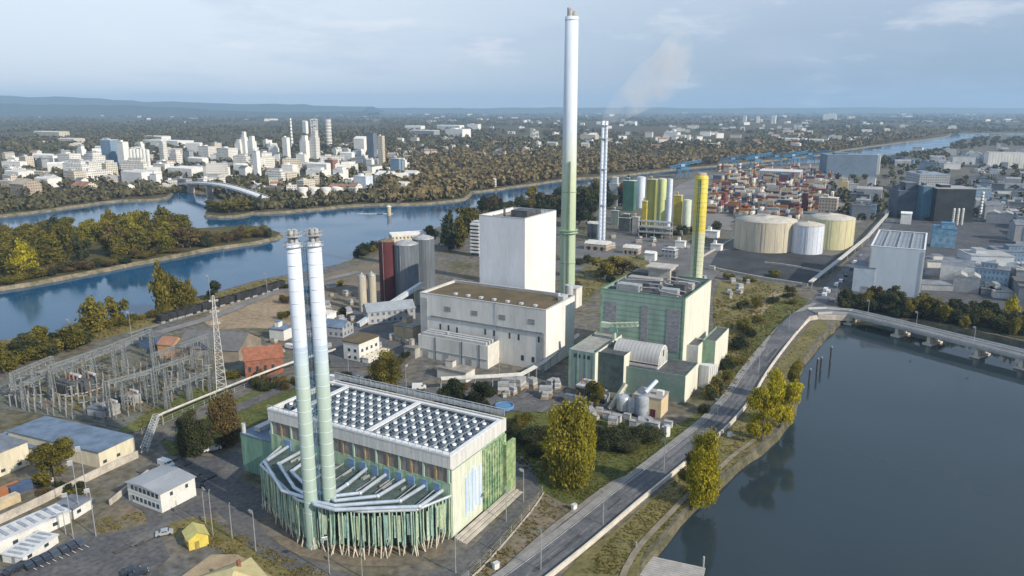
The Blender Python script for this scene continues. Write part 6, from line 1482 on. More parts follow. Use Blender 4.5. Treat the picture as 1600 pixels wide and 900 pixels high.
dark_car = car_proto('parked_car', 'dark car in the tight row beside the low white hut', 'car', ('dark', (.035, .042, .06)), group='dark cars parked beside the low white hut')
dk2 = [c for c in dark_car.children if c.name.startswith('body')][0].data.copy(); dk2.materials.clear(); dk2.materials.append(M('car_paint_grey_blue', (.07, .085, .11), .05, .5, .3, .1, spec=.5))
first = True
a_, b_ = G(44, 887), G(124, 851)
for i in range(7):
    f = i / 6; p = (a_[0] + (b_[0] - a_[0]) * f, a_[1] + (b_[1] - a_[1]) * f); ang = math.atan2(b_[1] - a_[1], b_[0] - a_[0]) + math.pi / 2
    if first: dark_car.location = (*p, .13); dark_car.rotation_euler = (0, 0, ang); first = False
    else: dup(dark_car, p, ang + rr_(-.05, .05), z=.13, mats=None if i % 3 else {'body': dk2})
def one(px, py, ang, label, src): c = dup(src, G(px, py), ang, label, z=.14); c.pop('group', None); del_g(c); return c
def del_g(c):
    if 'group' in c: del c['group']
one(20, 895, 1.2, 'dark car at the bottom left corner of the yard', dark_car); one(34, 888, 1.2, 'second dark car at the bottom left, next to the corner one', dark_car)
one(205, 896, .6, 'dark car parked alone on the open asphalt at the bottom', dark_car); one(217, 899, .6, 'dark car beside the lone one on the open asphalt', dark_car)
one(308, 762, .3, 'dark car behind the white two storey office', dark_car)
grey_car = car_proto('parked_car', 'silver car near the yellow hut at the verge', 'car', ('silver', (.38, .40, .42))); grey_car.location = (*G(257, 836), .14); grey_car.rotation_euler = (0, 0, .4)
one(272, 738, -.4, 'silver car behind the white van by the office', grey_car); one(1300, 470, .9, 'silver car at the road junction before the bridge', grey_car)
white_van = car_proto('parked_van', 'white van behind the white two storey office', 'van', ('white', (.72, .73, .73)), 5.6, 2.1, 'van'); white_van.location = (*G(260, 729), .14); white_van.rotation_euler = (0, 0, -.5)
one(332, 704, .5, 'white van under the dark trees left of the front plant', white_van); one(338, 697, .5, 'second white van under the dark trees left of the front plant', white_van); one(655, 608, .1, 'white van in the works yard behind the front plant', white_van); one(1288, 463, 1.0, 'white van at the junction before the bridge', white_van)
one(455, 545, -.4, 'white van in front of the blue grey sheds west of the hall', white_van); one(1290, 455, 1.0, 'white van behind the other one at the junction', white_van)
for i in range(14):
    px, py = rr_(480, 640), rr_(585, 604); c = dup(R.choice((grey_car, dark_car, white_van)), G(px, py), rad(-29) + rr_(-.1, .1), 'vehicle parked in the works yard behind the front plant', 'vehicles in the works yard', z=.14)
for i in range(16):
    px, py = rr_(1300, 1360), rr_(400, 460); px = 1296 + (458 - py) * .9 + rr_(-4, 4); dup(R.choice((grey_car, dark_car, white_van)), G(px, py), 1.05, 'vehicle standing along the estate road beyond the junction', 'vehicles along the estate road', z=.5)
# goods wagons on the river track
wg0 = None
WG = [(262, 503), (274, 499.5), (287, 496), (299, 492.5), (326, 485), (339, 481), (352, 477.5), (378, 470), (390, 466.5), (402, 463), (424, 455.5), (433, 452.5)]
for i, (px, py) in enumerate(WG):
    p = G(px, py); p2 = G(px + 12, py - 3.6); ang = math.atan2(p2[1] - p[1], p2[0] - p[0])
    if wg0 is None:
        wg0 = thing('goods_wagon', 'dark open goods wagon in the row on the riverside track', 'wagon', p, ang, 'goods wagons on the riverside track', .3)
        WGM = M('wagon_dark', (.03, .032, .034), .3, .4, .7)
        q = MB(); q.box(-5.2, 5.2, -1.4, 1.4, 1.1, 1.4); q.box(-5.2, 5.2, -1.45, -1.3, 1.4, 3.6); q.box(-5.2, 5.2, 1.3, 1.45, 1.4, 3.6); q.box(-5.2, -5.05, -1.3, 1.3, 1.4, 3.6); q.box(5.05, 5.2, -1.3, 1.3, 1.4, 3.6); q.build('body', WGM, wg0)
        MB().box(-5, 5, -1.29, 1.29, 1.41, 3.2).build('load', M('wagon_load', (.045, .045, .045), .4, .8, .95), wg0)
        for x in (-3.6, 3.6): MB().box(x - 1.1, x + 1.1, -1.1, 1.1, .1, 1.08).build('bogie', STEELD, wg0)
    else: dup(wg0, p, ang)
    if i == 0: wg0.scale = (1.05, 1.35, 1.3)
rl = smooth_line(P((200, 522), (262, 504), (326, 486), (402, 464), (460, 444)), 10, 0)
for d_ in (-.75, .75): struct(wall_line(rl, d_ - .06, d_ + .06, .36, .2).build('railway_track', STEELD))
# ------------------------------------------------------------------ foreground left: office, huts, depot, yellow houses
of_h = HT(250, 802, 772)
oo, lxo, lyo = frame(of_h, (250, 772), (191, 756), (300, 744))
off = thing('office_building', 'white two storey prefabricated office with shallow grey roof', 'building', oo, GA)
MB().box(0, lxo, 0, lyo, -.1, of_h).build('wall', M('office_white', (.68, .68, .65), .06, .3, .6), off)
q = MB(); q.add([(-.5, -.5, of_h), (lxo + .5, -.5, of_h), (lxo + .5, lyo / 2, of_h + .9), (-.5, lyo / 2, of_h + .9), (-.5, lyo + .5, of_h), (lxo + .5, lyo + .5, of_h)], [(0, 1, 2, 3), (3, 2, 5, 4)]); q.add([(-.5, -.5, of_h), (-.5, lyo + .5, of_h), (-.5, lyo / 2, of_h + .9), (lxo + .5, -.5, of_h), (lxo + .5, lyo + .5, of_h), (lxo + .5, lyo / 2, of_h + .9)], [(0, 2, 1), (3, 4, 5), ])
q.build('roof', ribbed('ribbed_grey_roof', (.30, .32, .34), 'X', .9, .12), off)
for zz in (1.0, 4.1):
    for i in range(7): win_x(off, 0, 1.0 + i * (lyo - 2) / 7, zz, 1.1, 1.3)
for i in range(2): win_y(off, 0, 3 + i * 5, 3.9, .9, 1.1)
each('door', STEELD, off, [(-.09, -.004, lyo - 1.9, lyo - 1.0, 0, 2.1)]); MB().box(-.07, -.004, 0, lyo, 3.3, 3.5).build('floor_band', LGREY, off)
hg = HT(292, 860, 838); hy_ = thing('yellow_hut', 'small yellow gabled hut on the verge beside the asphalt', 'hut', G(297, 860), rad(35))
YH = M('hut_yellow', (.62, .50, .10), .1, .4, .7)
MB().box(-.2, 4.6, -.2, 5.2, 0, 2.9).build('wall', YH, hy_)
q = MB(); q.add([(-.6, -.6, 2.85), (-.6, 5.6, 2.85), (2.2, 5.6, 4.6), (2.2, -.6, 4.6), (5, -.6, 2.85), (5, 5.6, 2.85)], [(0, 3, 2, 1), (3, 4, 5, 2)]); q.build('roof', M('hut_roof_yellow', (.50, .45, .17), .12, .4, .7), hy_)
q = MB(); q.add([(-.2, -.19, 2.9), (4.6, -.19, 2.9), (2.2, -.19, 4.45), (-.2, 5.19, 2.9), (4.6, 5.19, 2.9), (2.2, 5.19, 4.45)], [(0, 1, 2), (3, 5, 4)]); q.build('gable', YH, hy_)
each('door', M('hut_door', (.34, .26, .08), .2, .5), hy_, [(1.2, 2.3, -.28, -.204, 0, 2.1)]); win_x(hy_, -.2, 1.5, 1.0, 1, 1)
yb = thing('yellow_house', 'pale yellow roofed house cut off by the bottom edge', 'house', G(368, 934, 0), rad(40))
MB().box(-6, 6, -7, 6, 0, 4.6).build('wall', YHOUSE, yb)
q = MB(); q.add([(-6.6, -7.6, 4.5), (6.6, -7.6, 4.5), (6.6, 6.6, 4.5), (-6.6, 6.6, 4.5), (0, -1, 7.6), (0, .4, 7.6)], [(0, 1, 4), (1, 2, 5, 4), (2, 3, 5), (3, 0, 4, 5)]); q.build('roof', M('house_roof_yellow', (.50, .43, .22), .1, .5, .7), yb)
win_y(yb, -7, -3, 1.2, 1.4, 1.4); win_y(yb, -7, 2, 1.2, 1.4, 1.4); MB().box(1.5, 2.3, 1, 1.8, 6.2, 8.2).build('chimney', BRICK, yb)
patch('yellow_forecourt', M('tan_paving', (.32, .25, .16), .15, .2, .9), (280, 905), (330, 868), (372, 868), (430, 905), (430, 960), (260, 960), smooth=False)
def lowhut(name, lab, F, base, L_, ln, dp, wm, rm, skylights=0):
    h = HT(F[0], base, F[1]); p = G(F[0], base); t = thing(name, lab, 'hut', p, GA)
    MB().box(0, dp, 0, ln, -.1, h).build('wall', wm, t); MB().box(-.25, dp + .25, -.25, ln + .25, h, h + .3).build('roof', rm, t)
    for i in range(skylights): MB().box(dp * .25, dp * .75, ln * (.1 + .8 * i / max(1, skylights)), ln * (.1 + .8 * i / max(1, skylights)) + 1.3, h + .31, h + .55).build('skylight', M('skylight_grey', (.30, .33, .36), .2, .4, .4), t)
    for i in range(4): win_x(t, 0, ln * (.12 + .22 * i), 1, 1.1, 1.1)
    each('door', STEELD, t, [(1, 2, -.08, -.004, 0, 2.1)]); return t, h
HW = M('hut_white', (.66, .66, .62), .08, .3, .6); HRW = M('hut_roof_pale', (.56, .57, .57), .12, .3)
def longhut(name, lab, a, b, ty, dp, wm, rm, sky=0, cat='hut'):
    """long low hut whose sunny long side runs between two base pixels"""
    p, p2 = G(*a), G(*b); L_ = math.dist(p, p2); ang = math.atan2(p2[1] - p[1], p2[0] - p[0]); h = HT(a[0], a[1], ty)
    t = thing(name, lab, cat, p, ang)
    MB().box(0, L_, 0, dp, -.1, h).build('wall', wm, t); MB().box(-.25, L_ + .25, -.25, dp + .25, h, h + .32).build('roof', rm, t)
    for i in range(sky): x = L_ * (i + .35) / sky; MB().box(x, x + L_ / sky * .36, dp * .15, dp * .85, h + .33, h + .55).build('skylight', M('skylight_grey', (.30, .33, .36), .2, .4, .4), t)
    for i in range(max(2, int(L_ / 5))): win_y(t, 0, 1.2 + i * 5, 1.1, 1.3, 1.0)
    each('door', STEELD, t, [(-.08, -.004, dp * .4, dp * .4 + 1, 0, 2.1)]); return t
longhut('store_hut', 'low white hut with grey skylight strips beside the row of dark cars', (38, 884), (92, 848), 872, 6.5, HW, HRW, 6)
longhut('store_hut', 'longer low white hut with skylights behind the car row hut', (-20, 876), (112, 816), 858, 7, HW, HRW, 9)
longhut('gate_hut', 'small white hut with slate roof near the tall thin poles', (116, 812), (145, 794), 797, 7, HW, SLATE, 0)
longhut('depot_building', 'long cream depot with wide blue grey roof left of the office', (157, 732), (212, 705), 708, 42, CREAM, BLUEROOF, 0, 'building')
longhut('depot_wing', 'cream flat depot wing at the left edge below the blue grey roof', (-30, 758), (48, 725), 722, 16, CREAM, SLATE, 0, 'building')
longhut('store_hut', 'cream low store behind the olive tree at the left', (-20, 700), (58, 712), 690, 12, CREAM, BLUEROOF, 0)
for i, (px, py, c) in enumerate(((14, 772, 'orange'), (32, 768, 'dark blue'), (12, 790, 'cream'))):
    o_ = D.objects.new('storage_container', cmesh[c]); COL.objects.link(o_); o_.location = (*G(px, py), .1); o_.rotation_euler = (0, 0, GA); o_.scale = (.5, 1, 1); tag(o_, c + ' storage container at the left edge below the depot wing', 'container')
sk = thing('skip', 'pale open skip beside the olive tree', 'skip', G(75, 752), .3)
q = MB(); q.prism([(-2, -1), (2, -1), (2, 1), (-2, 1)], .15, .5); q.box(-2, 2, -1, -.9, .5, 1.6); q.box(-2, 2, .9, 1, .5, 1.6); q.box(-2, -1.9, -.9, .9, .5, 1.6); q.box(1.9, 2, -.9, .9, .5, 1.6); q.build('tub', WHITE2, sk)
# walls, pipe racks
def wallthing(name, lab, pts, w_, h, mat, cat='wall'):
    o_ = wall_line(smooth_line(P(*pts), 6, 0), -w_ / 2, w_ / 2, h).build(name, mat); return tag(o_, lab, cat)
wallthing('site_wall', 'long pale concrete wall from the left edge up to the depot', ((-30, 832), (60, 790), (130, 755), (178, 732), (216, 715)), .5, 2.4, CONC)
wallthing('site_wall', 'short pale wall running from the office to the depot corner', ((172, 790), (190, 775), (232, 742)), .4, 1.8, CONC)
pr = thing('pipe_rack', 'long pale pipe rack running behind the dark trees toward the hall', 'pipe rack', G(246, 668))
pts = smooth_line(P((246, 668), (330, 632), (400, 603), (466, 578), (520, 562)), 9, 0); pl3 = [(p[0] - pts[0][0], p[1] - pts[0][1]) for p in pts]
q = MB()
for k in range(3): q.path([(p[0] + k * .5, p[1] + k * .9, 4.2 + .1 * k) for p in pl3], .38, 6)
q.build('pipe', M('pipe_pale', (.50, .49, .45), .15, .4, .5), pr)
q = MB()
for p in pl3[::2]: q.tube((p[0], p[1], 0), (p[0], p[1], 3.9), .16, 4); q.tube((p[0] + 1.2, p[1] + 1.9, 0), (p[0] + 1.2, p[1] + 1.9, 3.9), .16, 4); q.tube((p[0] - .2, p[1] - .3, 3.85), (p[0] + 1.4, p[1] + 2.2, 3.85), .14, 4)
q.build('trestle', STEELD, pr)
pr2 = thing('pipe_rack', 'pale pipe rack bending between the hall and the green plant yard', 'pipe rack', G(690, 612))
pts = P((690, 612), (770, 608), (815, 605), (850, 585), (880, 560), (905, 540)); pl3 = [(p[0] - pts[0][0], p[1] - pts[0][1]) for p in pts]
q = MB()
for k in range(3): q.path([(p[0] - k * .2, p[1] + k * 1.0, 5 + .1 * k) for p in pl3], .42, 6)
q.build('pipe', MATS['pipe_pale'], pr2)
q = MB()
for a, b in zip(pl3, pl3[1:]):
    for f in (0, .33, .66): x, y = a[0] + (b[0] - a[0]) * f, a[1] + (b[1] - a[1]) * f; q.tube((x, y, 0), (x, y, 4.7), .2, 4); q.tube((x - .4, y + 2, 0), (x - .4, y + 2, 4.7), .2, 4)
q.build('trestle', STEELD, pr2)
pr3 = thing('pipe_rack', 'long pale pipe rack along the estate road beyond the junction', 'pipe rack', G(1268, 452))
pts = P((1268, 452), (1310, 418), (1357, 378), (1385, 345), (1402, 312)); pl3 = [(p[0] - pts[0][0], p[1] - pts[0][1]) for p in pts]
q = MB()
for k in range(3): q.path([(p[0] - k * .9, p[1] + k * .4, 4.6) for p in pl3], .5, 6)
q.build('pipe', MATS['pipe_pale'], pr3); q = MB()
for a, b in zip(pl3, pl3[1:]):
    for f in (0, .25, .5, .75): x, y = a[0] + (b[0] - a[0]) * f, a[1] + (b[1] - a[1]) * f; q.tube((x, y, 0), (x, y, 4.2), .25, 4)
q.build('trestle', STEELD, pr3)
for lab, pts in (('low pale wall along the front of the dark basin yard', ((1112, 420), (1180, 434), (1262, 447))), ('low pale wall across the middle of the dark basin yard', ((1195, 412), (1240, 418), (1292, 428))), ('low pale wall behind the yellow chimney toward the tanks', ((1098, 402), (1130, 384), (1150, 372)))):
    wallthing('bund_wall', lab, pts, 1.0, 1.6, CONC)
gb = thing('lattice_bridge', 'pale lattice stair walkway climbing beside the depot corner', 'walkway', G(226, 714))
b2 = G(246, 668); MB().lattice((0, 0, 2.5), (b2[0] - G(226, 714)[0], b2[1] - G(226, 714)[1], 4.2), 1.8, .12, 12).build('lattice_frame', LGREY, gb)
# red brick house and low works next to it
bh_h = HT(407, 588, 556)
bk = thing('brick_house', 'red brick gabled works house left of the twin chimneys', 'house', G(384, 590), rad(22))
MB().box(0, 15.5, 0, 12, -.1, 7.2).build('wall', BRICK, bk)
q = MB(); q.add([(-.4, -.4, 7.1), (15.9, -.4, 7.1), (15.9, 6, 11.2), (-.4, 6, 11.2), (-.4, 12.4, 7.1), (15.9, 12.4, 7.1)], [(0, 1, 2, 3), (3, 2, 5, 4)]); q.build('roof', M('brick_tile_roof', (.27, .11, .065), .2, .6, .9), bk)
q = MB(); q.add([(.0, 0, 7.15), (0, 12, 7.15), (0, 6, 11), (15.5, 0, 7.15), (15.5, 12, 7.15), (15.5, 6, 11)], [(0, 2, 1), (3, 4, 5)]); q.build('gable', BRICK, bk)
for i in range(4): win_y(bk, 0, 1.3 + i * 3.1, 2.2, 1.1, 2.2)
for i in range(3): win_x(bk, 0, 2 + i * 3.4, 2.2, 1.1, 2.2)
B(322, 566, 548, 118, 'long low workshop with dark roof behind the lattice pylon', 'gable', M('workshop_tan', (.26, .22, .17), .2, .2), RF_DARK, 22, rad(-10))
B(432, 532, 516, 34, 'pale flat shed behind the red brick house', 'flat', HW, BLUEROOF, 10, rad(-20)); B(258, 562, 540, 34, 'orange tan workshop at the back of the substation', 'gable', M('orange_tan_wall', (.46, .26, .13), .15, .2), RF_TILE, 12, rad(-14))
B(230, 548, 528, 34, 'dark blue container shed at the back of the substation', 'flat', M('dark_blue_wall', (.07, .11, .18), .2, .2), RF_DARK, 8, rad(-14))
wh = thing('gate_house', 'small white house with square windows and mossy roof', 'house', G(562, 566), GA); wh_h = HT(562, 566, 538)
MB().box(0, 14, 0, 9, -.1, wh_h).build('wall', HW, wh); MB().box(-.3, 14.3, -.3, 9.3, wh_h, wh_h + .5).build('roof', BROWNROOF, wh)
for zz in (1, 4.2):
    for i in range(4): win_y(wh, 0, 1.4 + i * 3.2, zz, 1.4, 1.4)
    for i in range(2): win_x(wh, 0, 1.6 + i * 3.4, zz, 1.4, 1.4)
MB().box(0, 15, -5, -1.5, -.1, 2.4).build('porch', HW, wh); MB().box(-.2, 15.2, -5.2, -1.3, 2.4, 2.7).build('porch_roof', CREAM, wh)
B(630, 537, 512, 52, 'tan flat roofed workshop left of the white hall', 'flat', M('tan_work_wall', (.42, .34, .22), .15, .2), GRAVELROOF, 18, GA - math.pi / 2)
B(612, 505, 486, 84, 'long grey roofed store between silos and tan workshop', 'gable', FW_GREY, M('slate_pale_roof', (.27, .30, .33), .12, .15), 14, rad(22))
B(520, 528, 512, 44, 'low blue grey shed west of the small white house', 'gable', FW_GREY, BLUEROOF, 12, rad(-20)); B(500, 505, 492, 34, 'low pale shed beside the slim cream silos', 'flat', FW_PLAIN, RF_PALE, 10, rad(-25))
B(640, 560, 545, 30, 'grey stone store left of the switchgear annex', 'flat', GREY, GRAVELROOF, 10, GA - math.pi / 2)
B(705, 595, 580, 60, 'low pale pump works in front of the switchgear annex', 'flat', WHITE2, GRAVELROOF, 8, GA - math.pi / 2)
B(640, 388, 368, 60, 'low pale roofed riverside store behind the grey silos', 'shed', FW_CREAM, RF_PALE, 14, rad(20))
cg = thing('inclined_conveyor', 'silver inclined gallery leading to the back of the white hall', 'conveyor', G(560, 512), GA)
p2 = rel2 = G(660, 478); d_ = (p2[0] - G(560, 512)[0], p2[1] - G(560, 512)[1]); lx_ = d_[0] * UX + d_[1] * UY; ly_ = -d_[0] * UY + d_[1] * UX
MB().tube((0, 0, 1.5), (lx_, ly_, 13), 1.6, 4).build('gallery', ribbed('silver_gallery', (.52, .55, .58), 'XY', 2.2, .2), cg)
for f in (.3, .6, .9): MB().tube((lx_ * f, ly_ * f, 0), (lx_ * f, ly_ * f, 1.5 + 11 * f), .3, 5).build('trestle', STEELD, cg)
bp_ = thing('blue_basin', 'round blue water basin on the lawn behind the front plant', 'basin', G(788, 637)); MB().lathe(0, 0, [(3.6, 0), (3.6, 1.2), (3.2, 1.2), (3.2, .8)], 20).build('rim', M('basin_blue', (.10, .22, .38), .1, .4), bp_); MB().lathe(0, 0, [(3.15, .3), (3.15, .7), (.1, .72)], 20).build('water', M('basin_water_blue', (.03, .09, .15), .1, .4, .1), bp_)
# ------------------------------------------------------------------ substation
GAL_ = M('galvanised_lattice', (.25, .27, .27), .15, .4, .5, .2)
pyl = thing('lattice_pylon', 'tall pale lattice pylon standing in front of the red brick house', 'pylon', G(347, 612), .4); hpy = HT(347, 612, 462)
MB().lattice((0, 0, 0), (0, 0, hpy), 3.9, .13, 14, .7).build('mast', M('pylon_pale', (.58, .57, .53), .1, .4), pyl)
for z in (.72, .84, .95): MB().lattice((-1.7, 0, hpy * z), (1.7, 0, hpy * z), .5, .08, 4).build('cross_arm', MATS['pylon_pale'], pyl)
def gantry(a, b, ta, lab, mid=0):
    p, p2 = G(*a), G(*b); L_ = math.dist(p, p2); ang = math.atan2(p2[1] - p[1], p2[0] - p[0]); h = HT(a[0], a[1], ta)
    t = thing('portal_gantry', lab, 'gantry', p, ang)
    for i in range(mid + 2): x = L_ * i / (mid + 1); MB().lattice((x, 0, 0), (x, 0, h), 1.5, .13, 8, 1.0).build('post', GAL_, t)
    MB().lattice((0, 0, h - .6), (L_, 0, h - .6), 1.1, .11, max(6, int(L_ / 2.4))).build('beam', GAL_, t)
    q = MB()
    for i in range(1, 3 * (mid + 1)): x = L_ * i / (3 * (mid + 1)); q.tube((x, 0, h - 1.2), (x, 0, h - 3.2), .13, 5)
    q.build('insulator_string', M('insulator_green', (.26, .33, .28), .15, .6), t); return p, p2, h
gs = [gantry((150, 602), (240, 562), 550, 'pale lattice portal gantry at the back of the substation', 1), gantry((86, 627), (182, 590), 571, 'pale lattice portal gantry at the left of the substation', 1), gantry((173, 657), (243, 636), 596, 'tall lattice portal gantry at the front of the substation', 0),
      gantry((25, 628), (86, 600), 582, 'low lattice portal gantry at the left edge of the substation', 1), gantry((245, 620), (325, 590), 575, 'low lattice portal gantry near the pylon in the substation', 1), gantry((245, 600), (330, 566), 552, 'long lattice portal gantry before the low workshop', 2)]
gs += [gantry((40, 640), (118, 607), 598, 'low pale lattice gantry before the dark transformers in the substation', 1), gantry((196, 640), (262, 612), 594, 'middle lattice gantry behind the front one in the substation', 1), gantry((262, 640), (330, 612), 606, 'low lattice gantry closest to the pylon foot', 1)]
wires = MB()
for (a, b, h), (c, d, g2) in ((gs[0], gs[1]), (gs[1], gs[2]), (gs[0], gs[4]), (gs[5], gs[4]), (gs[3], gs[1])):
    for f in (.15, .3, .5, .7, .85):
        p = (a[0] + (b[0] - a[0]) * f, a[1] + (b[1] - a[1]) * f, h - 1.5); q_ = (c[0] + (d[0] - c[0]) * f, c[1] + (d[1] - c[1]) * f, g2 - 1.5)
        prev = p
        for k in range(1, 7): t = k / 6; cur = (p[0] + (q_[0] - p[0]) * t, p[1] + (q_[1] - p[1]) * t, p[2] + (q_[2] - p[2]) * t - 1.6 * math.sin(math.pi * t)); wires.tube(prev, cur, .05, 3); prev = cur
wo2 = wires.build('overhead_wires', STEELD); tag(wo2, 'sagging grey overhead wires strung between the substation gantries', 'wires'); wo2['kind'] = 'stuff'
ins0 = None
INSM = [GAL_, M('porcelain_grey', (.30, .28, .25), .2, .6), M('porcelain_brown', (.20, .13, .09), .2, .6)]
k = 0
while k < 230:
    u, v = R.random(), R.random(); px = 12 + u * 330; y0 = 612 - u * 62; y1 = 668 - max(0, u - .45) * 110 if u > .45 else 640 + u * 60
    py = y0 + (y1 - y0) * (int(v * 8) + .5) / 8; px = 12 + (int(u * 34) + .5) / 34 * 330
    if 335 < px < 362 or px < 70 and py > 645: continue
    if ins0 is None:
        ins0 = {}
        for kind in range(3):
            t = thing('insulator_post', 'slim insulator post on a steel stand in the crowded substation yard', 'insulator', (0, 0), 0, 'insulator posts of the substation')
            MB().box(-.18, .18, -.18, .18, 0, 2.4).build('stand', GAL_, t)
            q = MB()
            for i in range(5): q.lathe(0, 0, [(.16, 2.4 + i * .5), (.34, 2.5 + i * .5), (.16, 2.62 + i * .5), (.16, 2.9 + i * .5)], 6)
            q.build('insulator', INSM[1 + kind % 2], t)
            if kind == 1: MB().box(-.9, .9, -.12, .12, 4.9, 5.15).build('contact_arm', GAL_, t)
            if kind == 2: MB().tube((-1.4, 0, 5.0), (1.4, 0, 5.0), .1, 5).build('busbar', STEEL, t)
            ins0[kind] = t; t.location = (*G(px, py), 0); t.rotation_euler = (0, 0, rad(25)); px += 9.7; k += 1
        continue
    dup(R.choice(list(ins0.values())), G(px, py), rad(25) + R.choice((0, 1.57)), scale=(1, 1, rr_(.7, 1.35))); k += 1
for i, (px, py, lab) in enumerate(((112, 612, 'large dark transformer at the left of the substation'), (135, 608, 'second dark transformer beside the large one in the substation'), (172, 646, 'grey transformer behind the front portal gantry'), (205, 630, 'transformer in the middle of the substation'))): transformer(px, py, lab, (1.25, 1.2, .9, .9)[i], (DGREY, DGREY, STEELD, STEELD)[i])
each_b = [((60, 655), (25, 'x'))]
relay = thing('relay_house', 'small pale relay hut in the substation', 'hut', G(150, 652), rad(-20)); MB().box(-4, 4, 0, 4, 0, 3).build('wall', LGREY, relay); MB().box(-4.2, 4.2, -.2, 4.2, 3, 3.3).build('roof', SLATE, relay); each('door', STEELD, relay, [(-1, 0, -.08, -.004, 0, 2.1)])
fc = thing('chain_fence', 'chain link fence with grey posts along the front of the substation', 'fence', G(205, 690))
pts = smooth_line(P((205, 690), (250, 668), (330, 632), (400, 604)), 4, 0); pl3 = [(p[0] - pts[0][0], p[1] - pts[0][1] + 3.2) for p in pts]
q = MB()
for p in pl3: q.tube((*p, 0), (*p, 2.3), .07, 4)
q.build('fence_post', LGREY, fc); q = MB()
for z in (.3, 1.2, 2.2):
    for a, b in zip(pl3, pl3[1:]): q.tube((*a, z), (*b, z), .04, 3)
q.build('fence_wire', STEELD, fc)
fc2 = thing('chain_fence', 'thin mesh fence along the kerb wall beside the ring road', 'fence', path_l[0])
q = MB(); pl3 = [(p[0] - path_l[0][0] - .5, p[1] - path_l[0][1]) for p in path_l[::1]]
for p in pl3: q.tube((*p, 0), (*p, 2.2), .06, 4)
q.build('fence_post', LGREY, fc2); q = MB()
for z in (.8, 1.5, 2.15):
    for a, b in zip(pl3, pl3[1:]): q.tube((*a, z), (*b, z), .035, 3)
q.build('fence_wire', STEELD, fc2)
# white cabinets by the path
cb = thing('roadside_cabinet', 'white utility cabinet on the bare earth beside the road path', 'cabinet', G(897, 797), .7); MB().box(-.7, .7, -.5, .5, 0, 1.7).build('case', HW, cb); MB().box(-.8, .8, -.6, .6, 1.7, 1.85).build('lid', LGREY, cb)
cb2 = dup(cb, G(775, 889), .6, 'white utility cabinet beside the ring road at the bottom edge'); cb3 = dup(cb, G(1042, 682), .5, 'tall white cabinet at the corner of the lawn under the road', scale=(1.2, 1.2, 2.2)); cb4 = dup(cb, G(1140, 683), .5, 'white cabinet on the canal verge between the yellow trees')
# ------------------------------------------------------------------ small growth and clutter that break up the open ground
def tufts(name, polys, n, mat, size, seed):
    rg = random.Random(seed); V = []
    for pp, wgt in polys:
        xs = [p[0] for p in pp]; ys = [p[1] for p in pp]; k = 0
        while k < n * wgt:
            px, py = rg.uniform(min(xs), max(xs)), rg.uniform(min(ys), max(ys))
            if not inpoly(px, py, pp): k += .02; continue
            x, y = G(px, py)
            if mnoise.noise(Vector((x / 9, y / 9, seed))) < -.05 and rg.random() < .75: k += .2; continue
            s = size * rg.uniform(.5, 1.5)
            for j in range(3):
                a = rg.uniform(0, 6.28); dx, dy = math.cos(a) * s, math.sin(a) * s; lx_, ly_ = rg.uniform(-.4, .4) * s, rg.uniform(-.4, .4) * s
                V += [(x - dx * .5, y - dy * .5, .02), (x + dx * .5, y + dy * .5, .02), (x + dx * .6 + lx_, y + dy * .6 + ly_, s * .8), (x - dx * .6 + lx_, y - dy * .6 + ly_, s * .9)]
            k += 1
    o_ = D.objects.new(name, quads(name, np.array(V), mat)); COL.objects.link(o_); return struct(o_, 'stuff')
WEED = leafmat('weed_leaves', [(.14, .13, .035), (.20, .175, .05), (.27, .22, .08), (.33, .27, .12)], .4)
WEEDG = leafmat('lawn_tufts', [(.085, .095, .02), (.13, .135, .028), (.18, .17, .04), (.22, .19, .06)], .4)
tufts('canal_weeds', [([(905, 895), (985, 812), (1050, 755), (1130, 684), (1165, 645), (1192, 602), (1216, 572), (1256, 522), (1290, 506), (1252, 563), (1238, 632), (1196, 685), (1106, 760), (1058, 805), (1000, 873), (970, 900)], 1)], 4200, WEED, .36, 1)
tufts('lawn_growth', [([(780, 655), (900, 642), (1040, 670), (1110, 640), (1060, 682), (1000, 728), (930, 785), (870, 780), (838, 745), (780, 700)], 1)], 5200, WEEDG, .36, 2)
tufts('earth_weeds', [([(842, 768), (905, 795), (860, 830), (750, 915), (730, 905), (815, 805)], .4), ([(262, 818), (335, 812), (420, 858), (520, 900), (420, 900), (318, 850)], .4), ([(150, 810), (225, 800), (230, 818), (150, 836)], .1), ([(250, 690), (340, 640), (460, 595), (460, 630), (372, 690), (272, 712)], .6)], 2200, WEED, .36, 3)
tufts('field_weeds', [([(1115, 470), (1190, 440), (1240, 452), (1262, 470), (1180, 555), (1130, 628), (1120, 560)], 1), ([(880, 450), (930, 408), (1000, 400), (1010, 425), (910, 470)], .35), ([(10, 568), (180, 523), (330, 480), (440, 448), (440, 432), (300, 468), (120, 522), (10, 545)], .9)], 2600, WEED, .7, 4)
tufts('substation_weeds', [([(20, 600), (235, 525), (330, 548), (330, 620), (230, 670), (150, 655)], 1)], 1500, WEED, .6, 5)
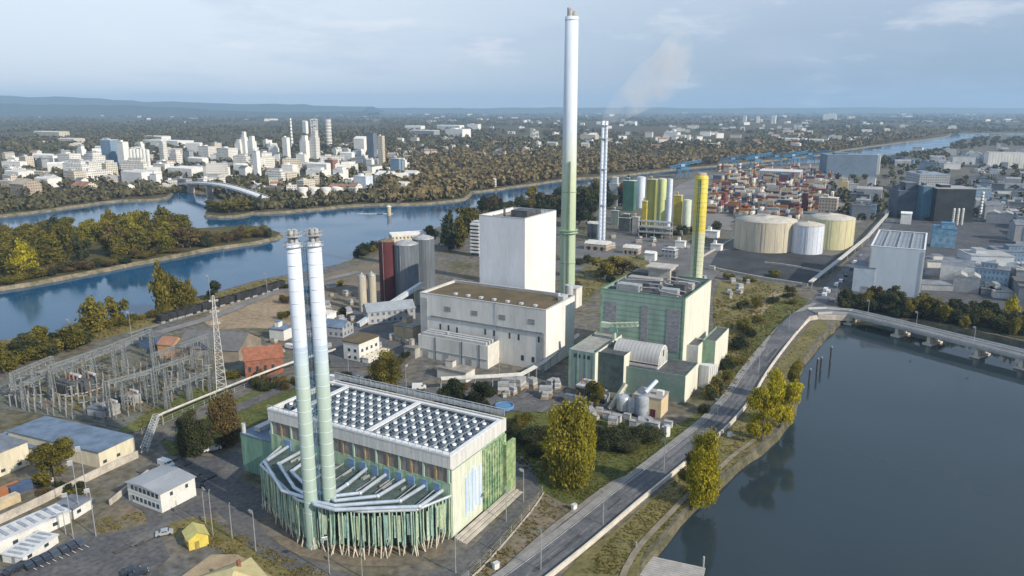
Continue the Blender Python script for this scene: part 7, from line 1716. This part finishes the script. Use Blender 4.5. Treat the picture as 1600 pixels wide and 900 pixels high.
# patched tarmac
q = MB()
for (x0, x1, y0, y1, n) in ((150, 240, 830, 870, 6), (220, 350, 720, 780, 10), (480, 640, 580, 602, 10), (780, 890, 604, 640, 6), (930, 1090, 372, 400, 10)):
    for i in range(n):
        x, y = G(rr_(x0, x1), rr_(y0, y1)); a, b = rr_(1, 5), rr_(.6, 2); c_, s_ = UX, UY
        q.cur = R.choice((0, 1)); cs = [(x + c_ * u - s_ * v, y + s_ * u + c_ * v) for u, v in ((-a, -b), (a, -b), (a, b), (-a, b))]; LVL[0] += .0007; q.sheet(cs, LVL[0] + .12)
struct(q.build('tarmac_repair', [M('repair_dark', (.078, .078, .082), .2, .5, .9), M('repair_pale', (.135, .132, .125), .2, .5, .9)]))
q = MB()
for i in range(9):
    a, b = G(44 + i * 10.2, 886 - i * 4.4), G(58 + i * 10.2, 893 - i * 4.4); q.cur = 0; L_ = math.dist(a, b); nx, ny = -(b[1] - a[1]) / L_ * .07, (b[0] - a[0]) / L_ * .07
    q.sheet([(a[0] + nx, a[1] + ny), (b[0] + nx, b[1] + ny), (b[0] - nx, b[1] - ny), (a[0] - nx, a[1] - ny)], LVL[0] + .14)
struct(q.build('bay_marking', PAINTW))
# stacked goods, drums and site huts spread through the yards
cl0 = thing('pallet_stack', 'small stack of goods on pallets lying about the works yards', 'goods', (0, 0), 0, 'goods stacked about the works yards')
for k_ in range(3): MB().box(-1.2 + k_ * .1, 1.0 - k_ * .2, -1, 1, k_ * .75 + .15, k_ * .75 + .78).build('crate', (M('crate_wood', (.34, .26, .17), .2, .6), LGREY, STEELD)[k_], cl0)
MB().box(-1.3, 1.3, -1.1, 1.1, 0, .14).build('pallet', M('pallet_wood', (.25, .20, .14), .2, .6), cl0)
cz = [(470, 600, 470, 560), (600, 660, 500, 560), (780, 890, 600, 625), (880, 1020, 625, 668), (890, 1120, 372, 440), (1130, 1180, 430, 470), (470, 560, 445, 500), (370, 450, 520, 560), (900, 1110, 355, 385)]
first = True
for i in range(110):
    z_ = R.choice(cz); px, py = rr_(z_[0], z_[1]), rr_(z_[2], z_[3]); s_ = rr_(.7, 1.9)
    if 655 < px < 905 and py < 590 or (600 < px < 690 and 430 < py < 480): continue
    if first: cl0.location = (*G(px, py), .1); first = False; continue
    dup(cl0, G(px, py), rr_(0, 3), scale=(s_, s_ * rr_(.7, 1.6), s_ * rr_(.7, 1.3)), z=.1)
for i in range(70):
    px, py = R.choice(((rr_(460, 660), rr_(560, 606)), (rr_(640, 780), rr_(600, 650)), (rr_(440, 600), rr_(440, 500)), (rr_(880, 1000), rr_(400, 450)), (rr_(1000, 1120), rr_(358, 372)), (rr_(60, 200), rr_(745, 800)), (rr_(360, 470), rr_(590, 630))))
    tree(px, py, py - rr_(7, 20), rr_(12, 24), 'bush', R.choice((DRK, DRK, OLV, BRN)), 'mid', 'scrubby bush at the edge of the works yards', 'bushes around the works yards', 'shrub')
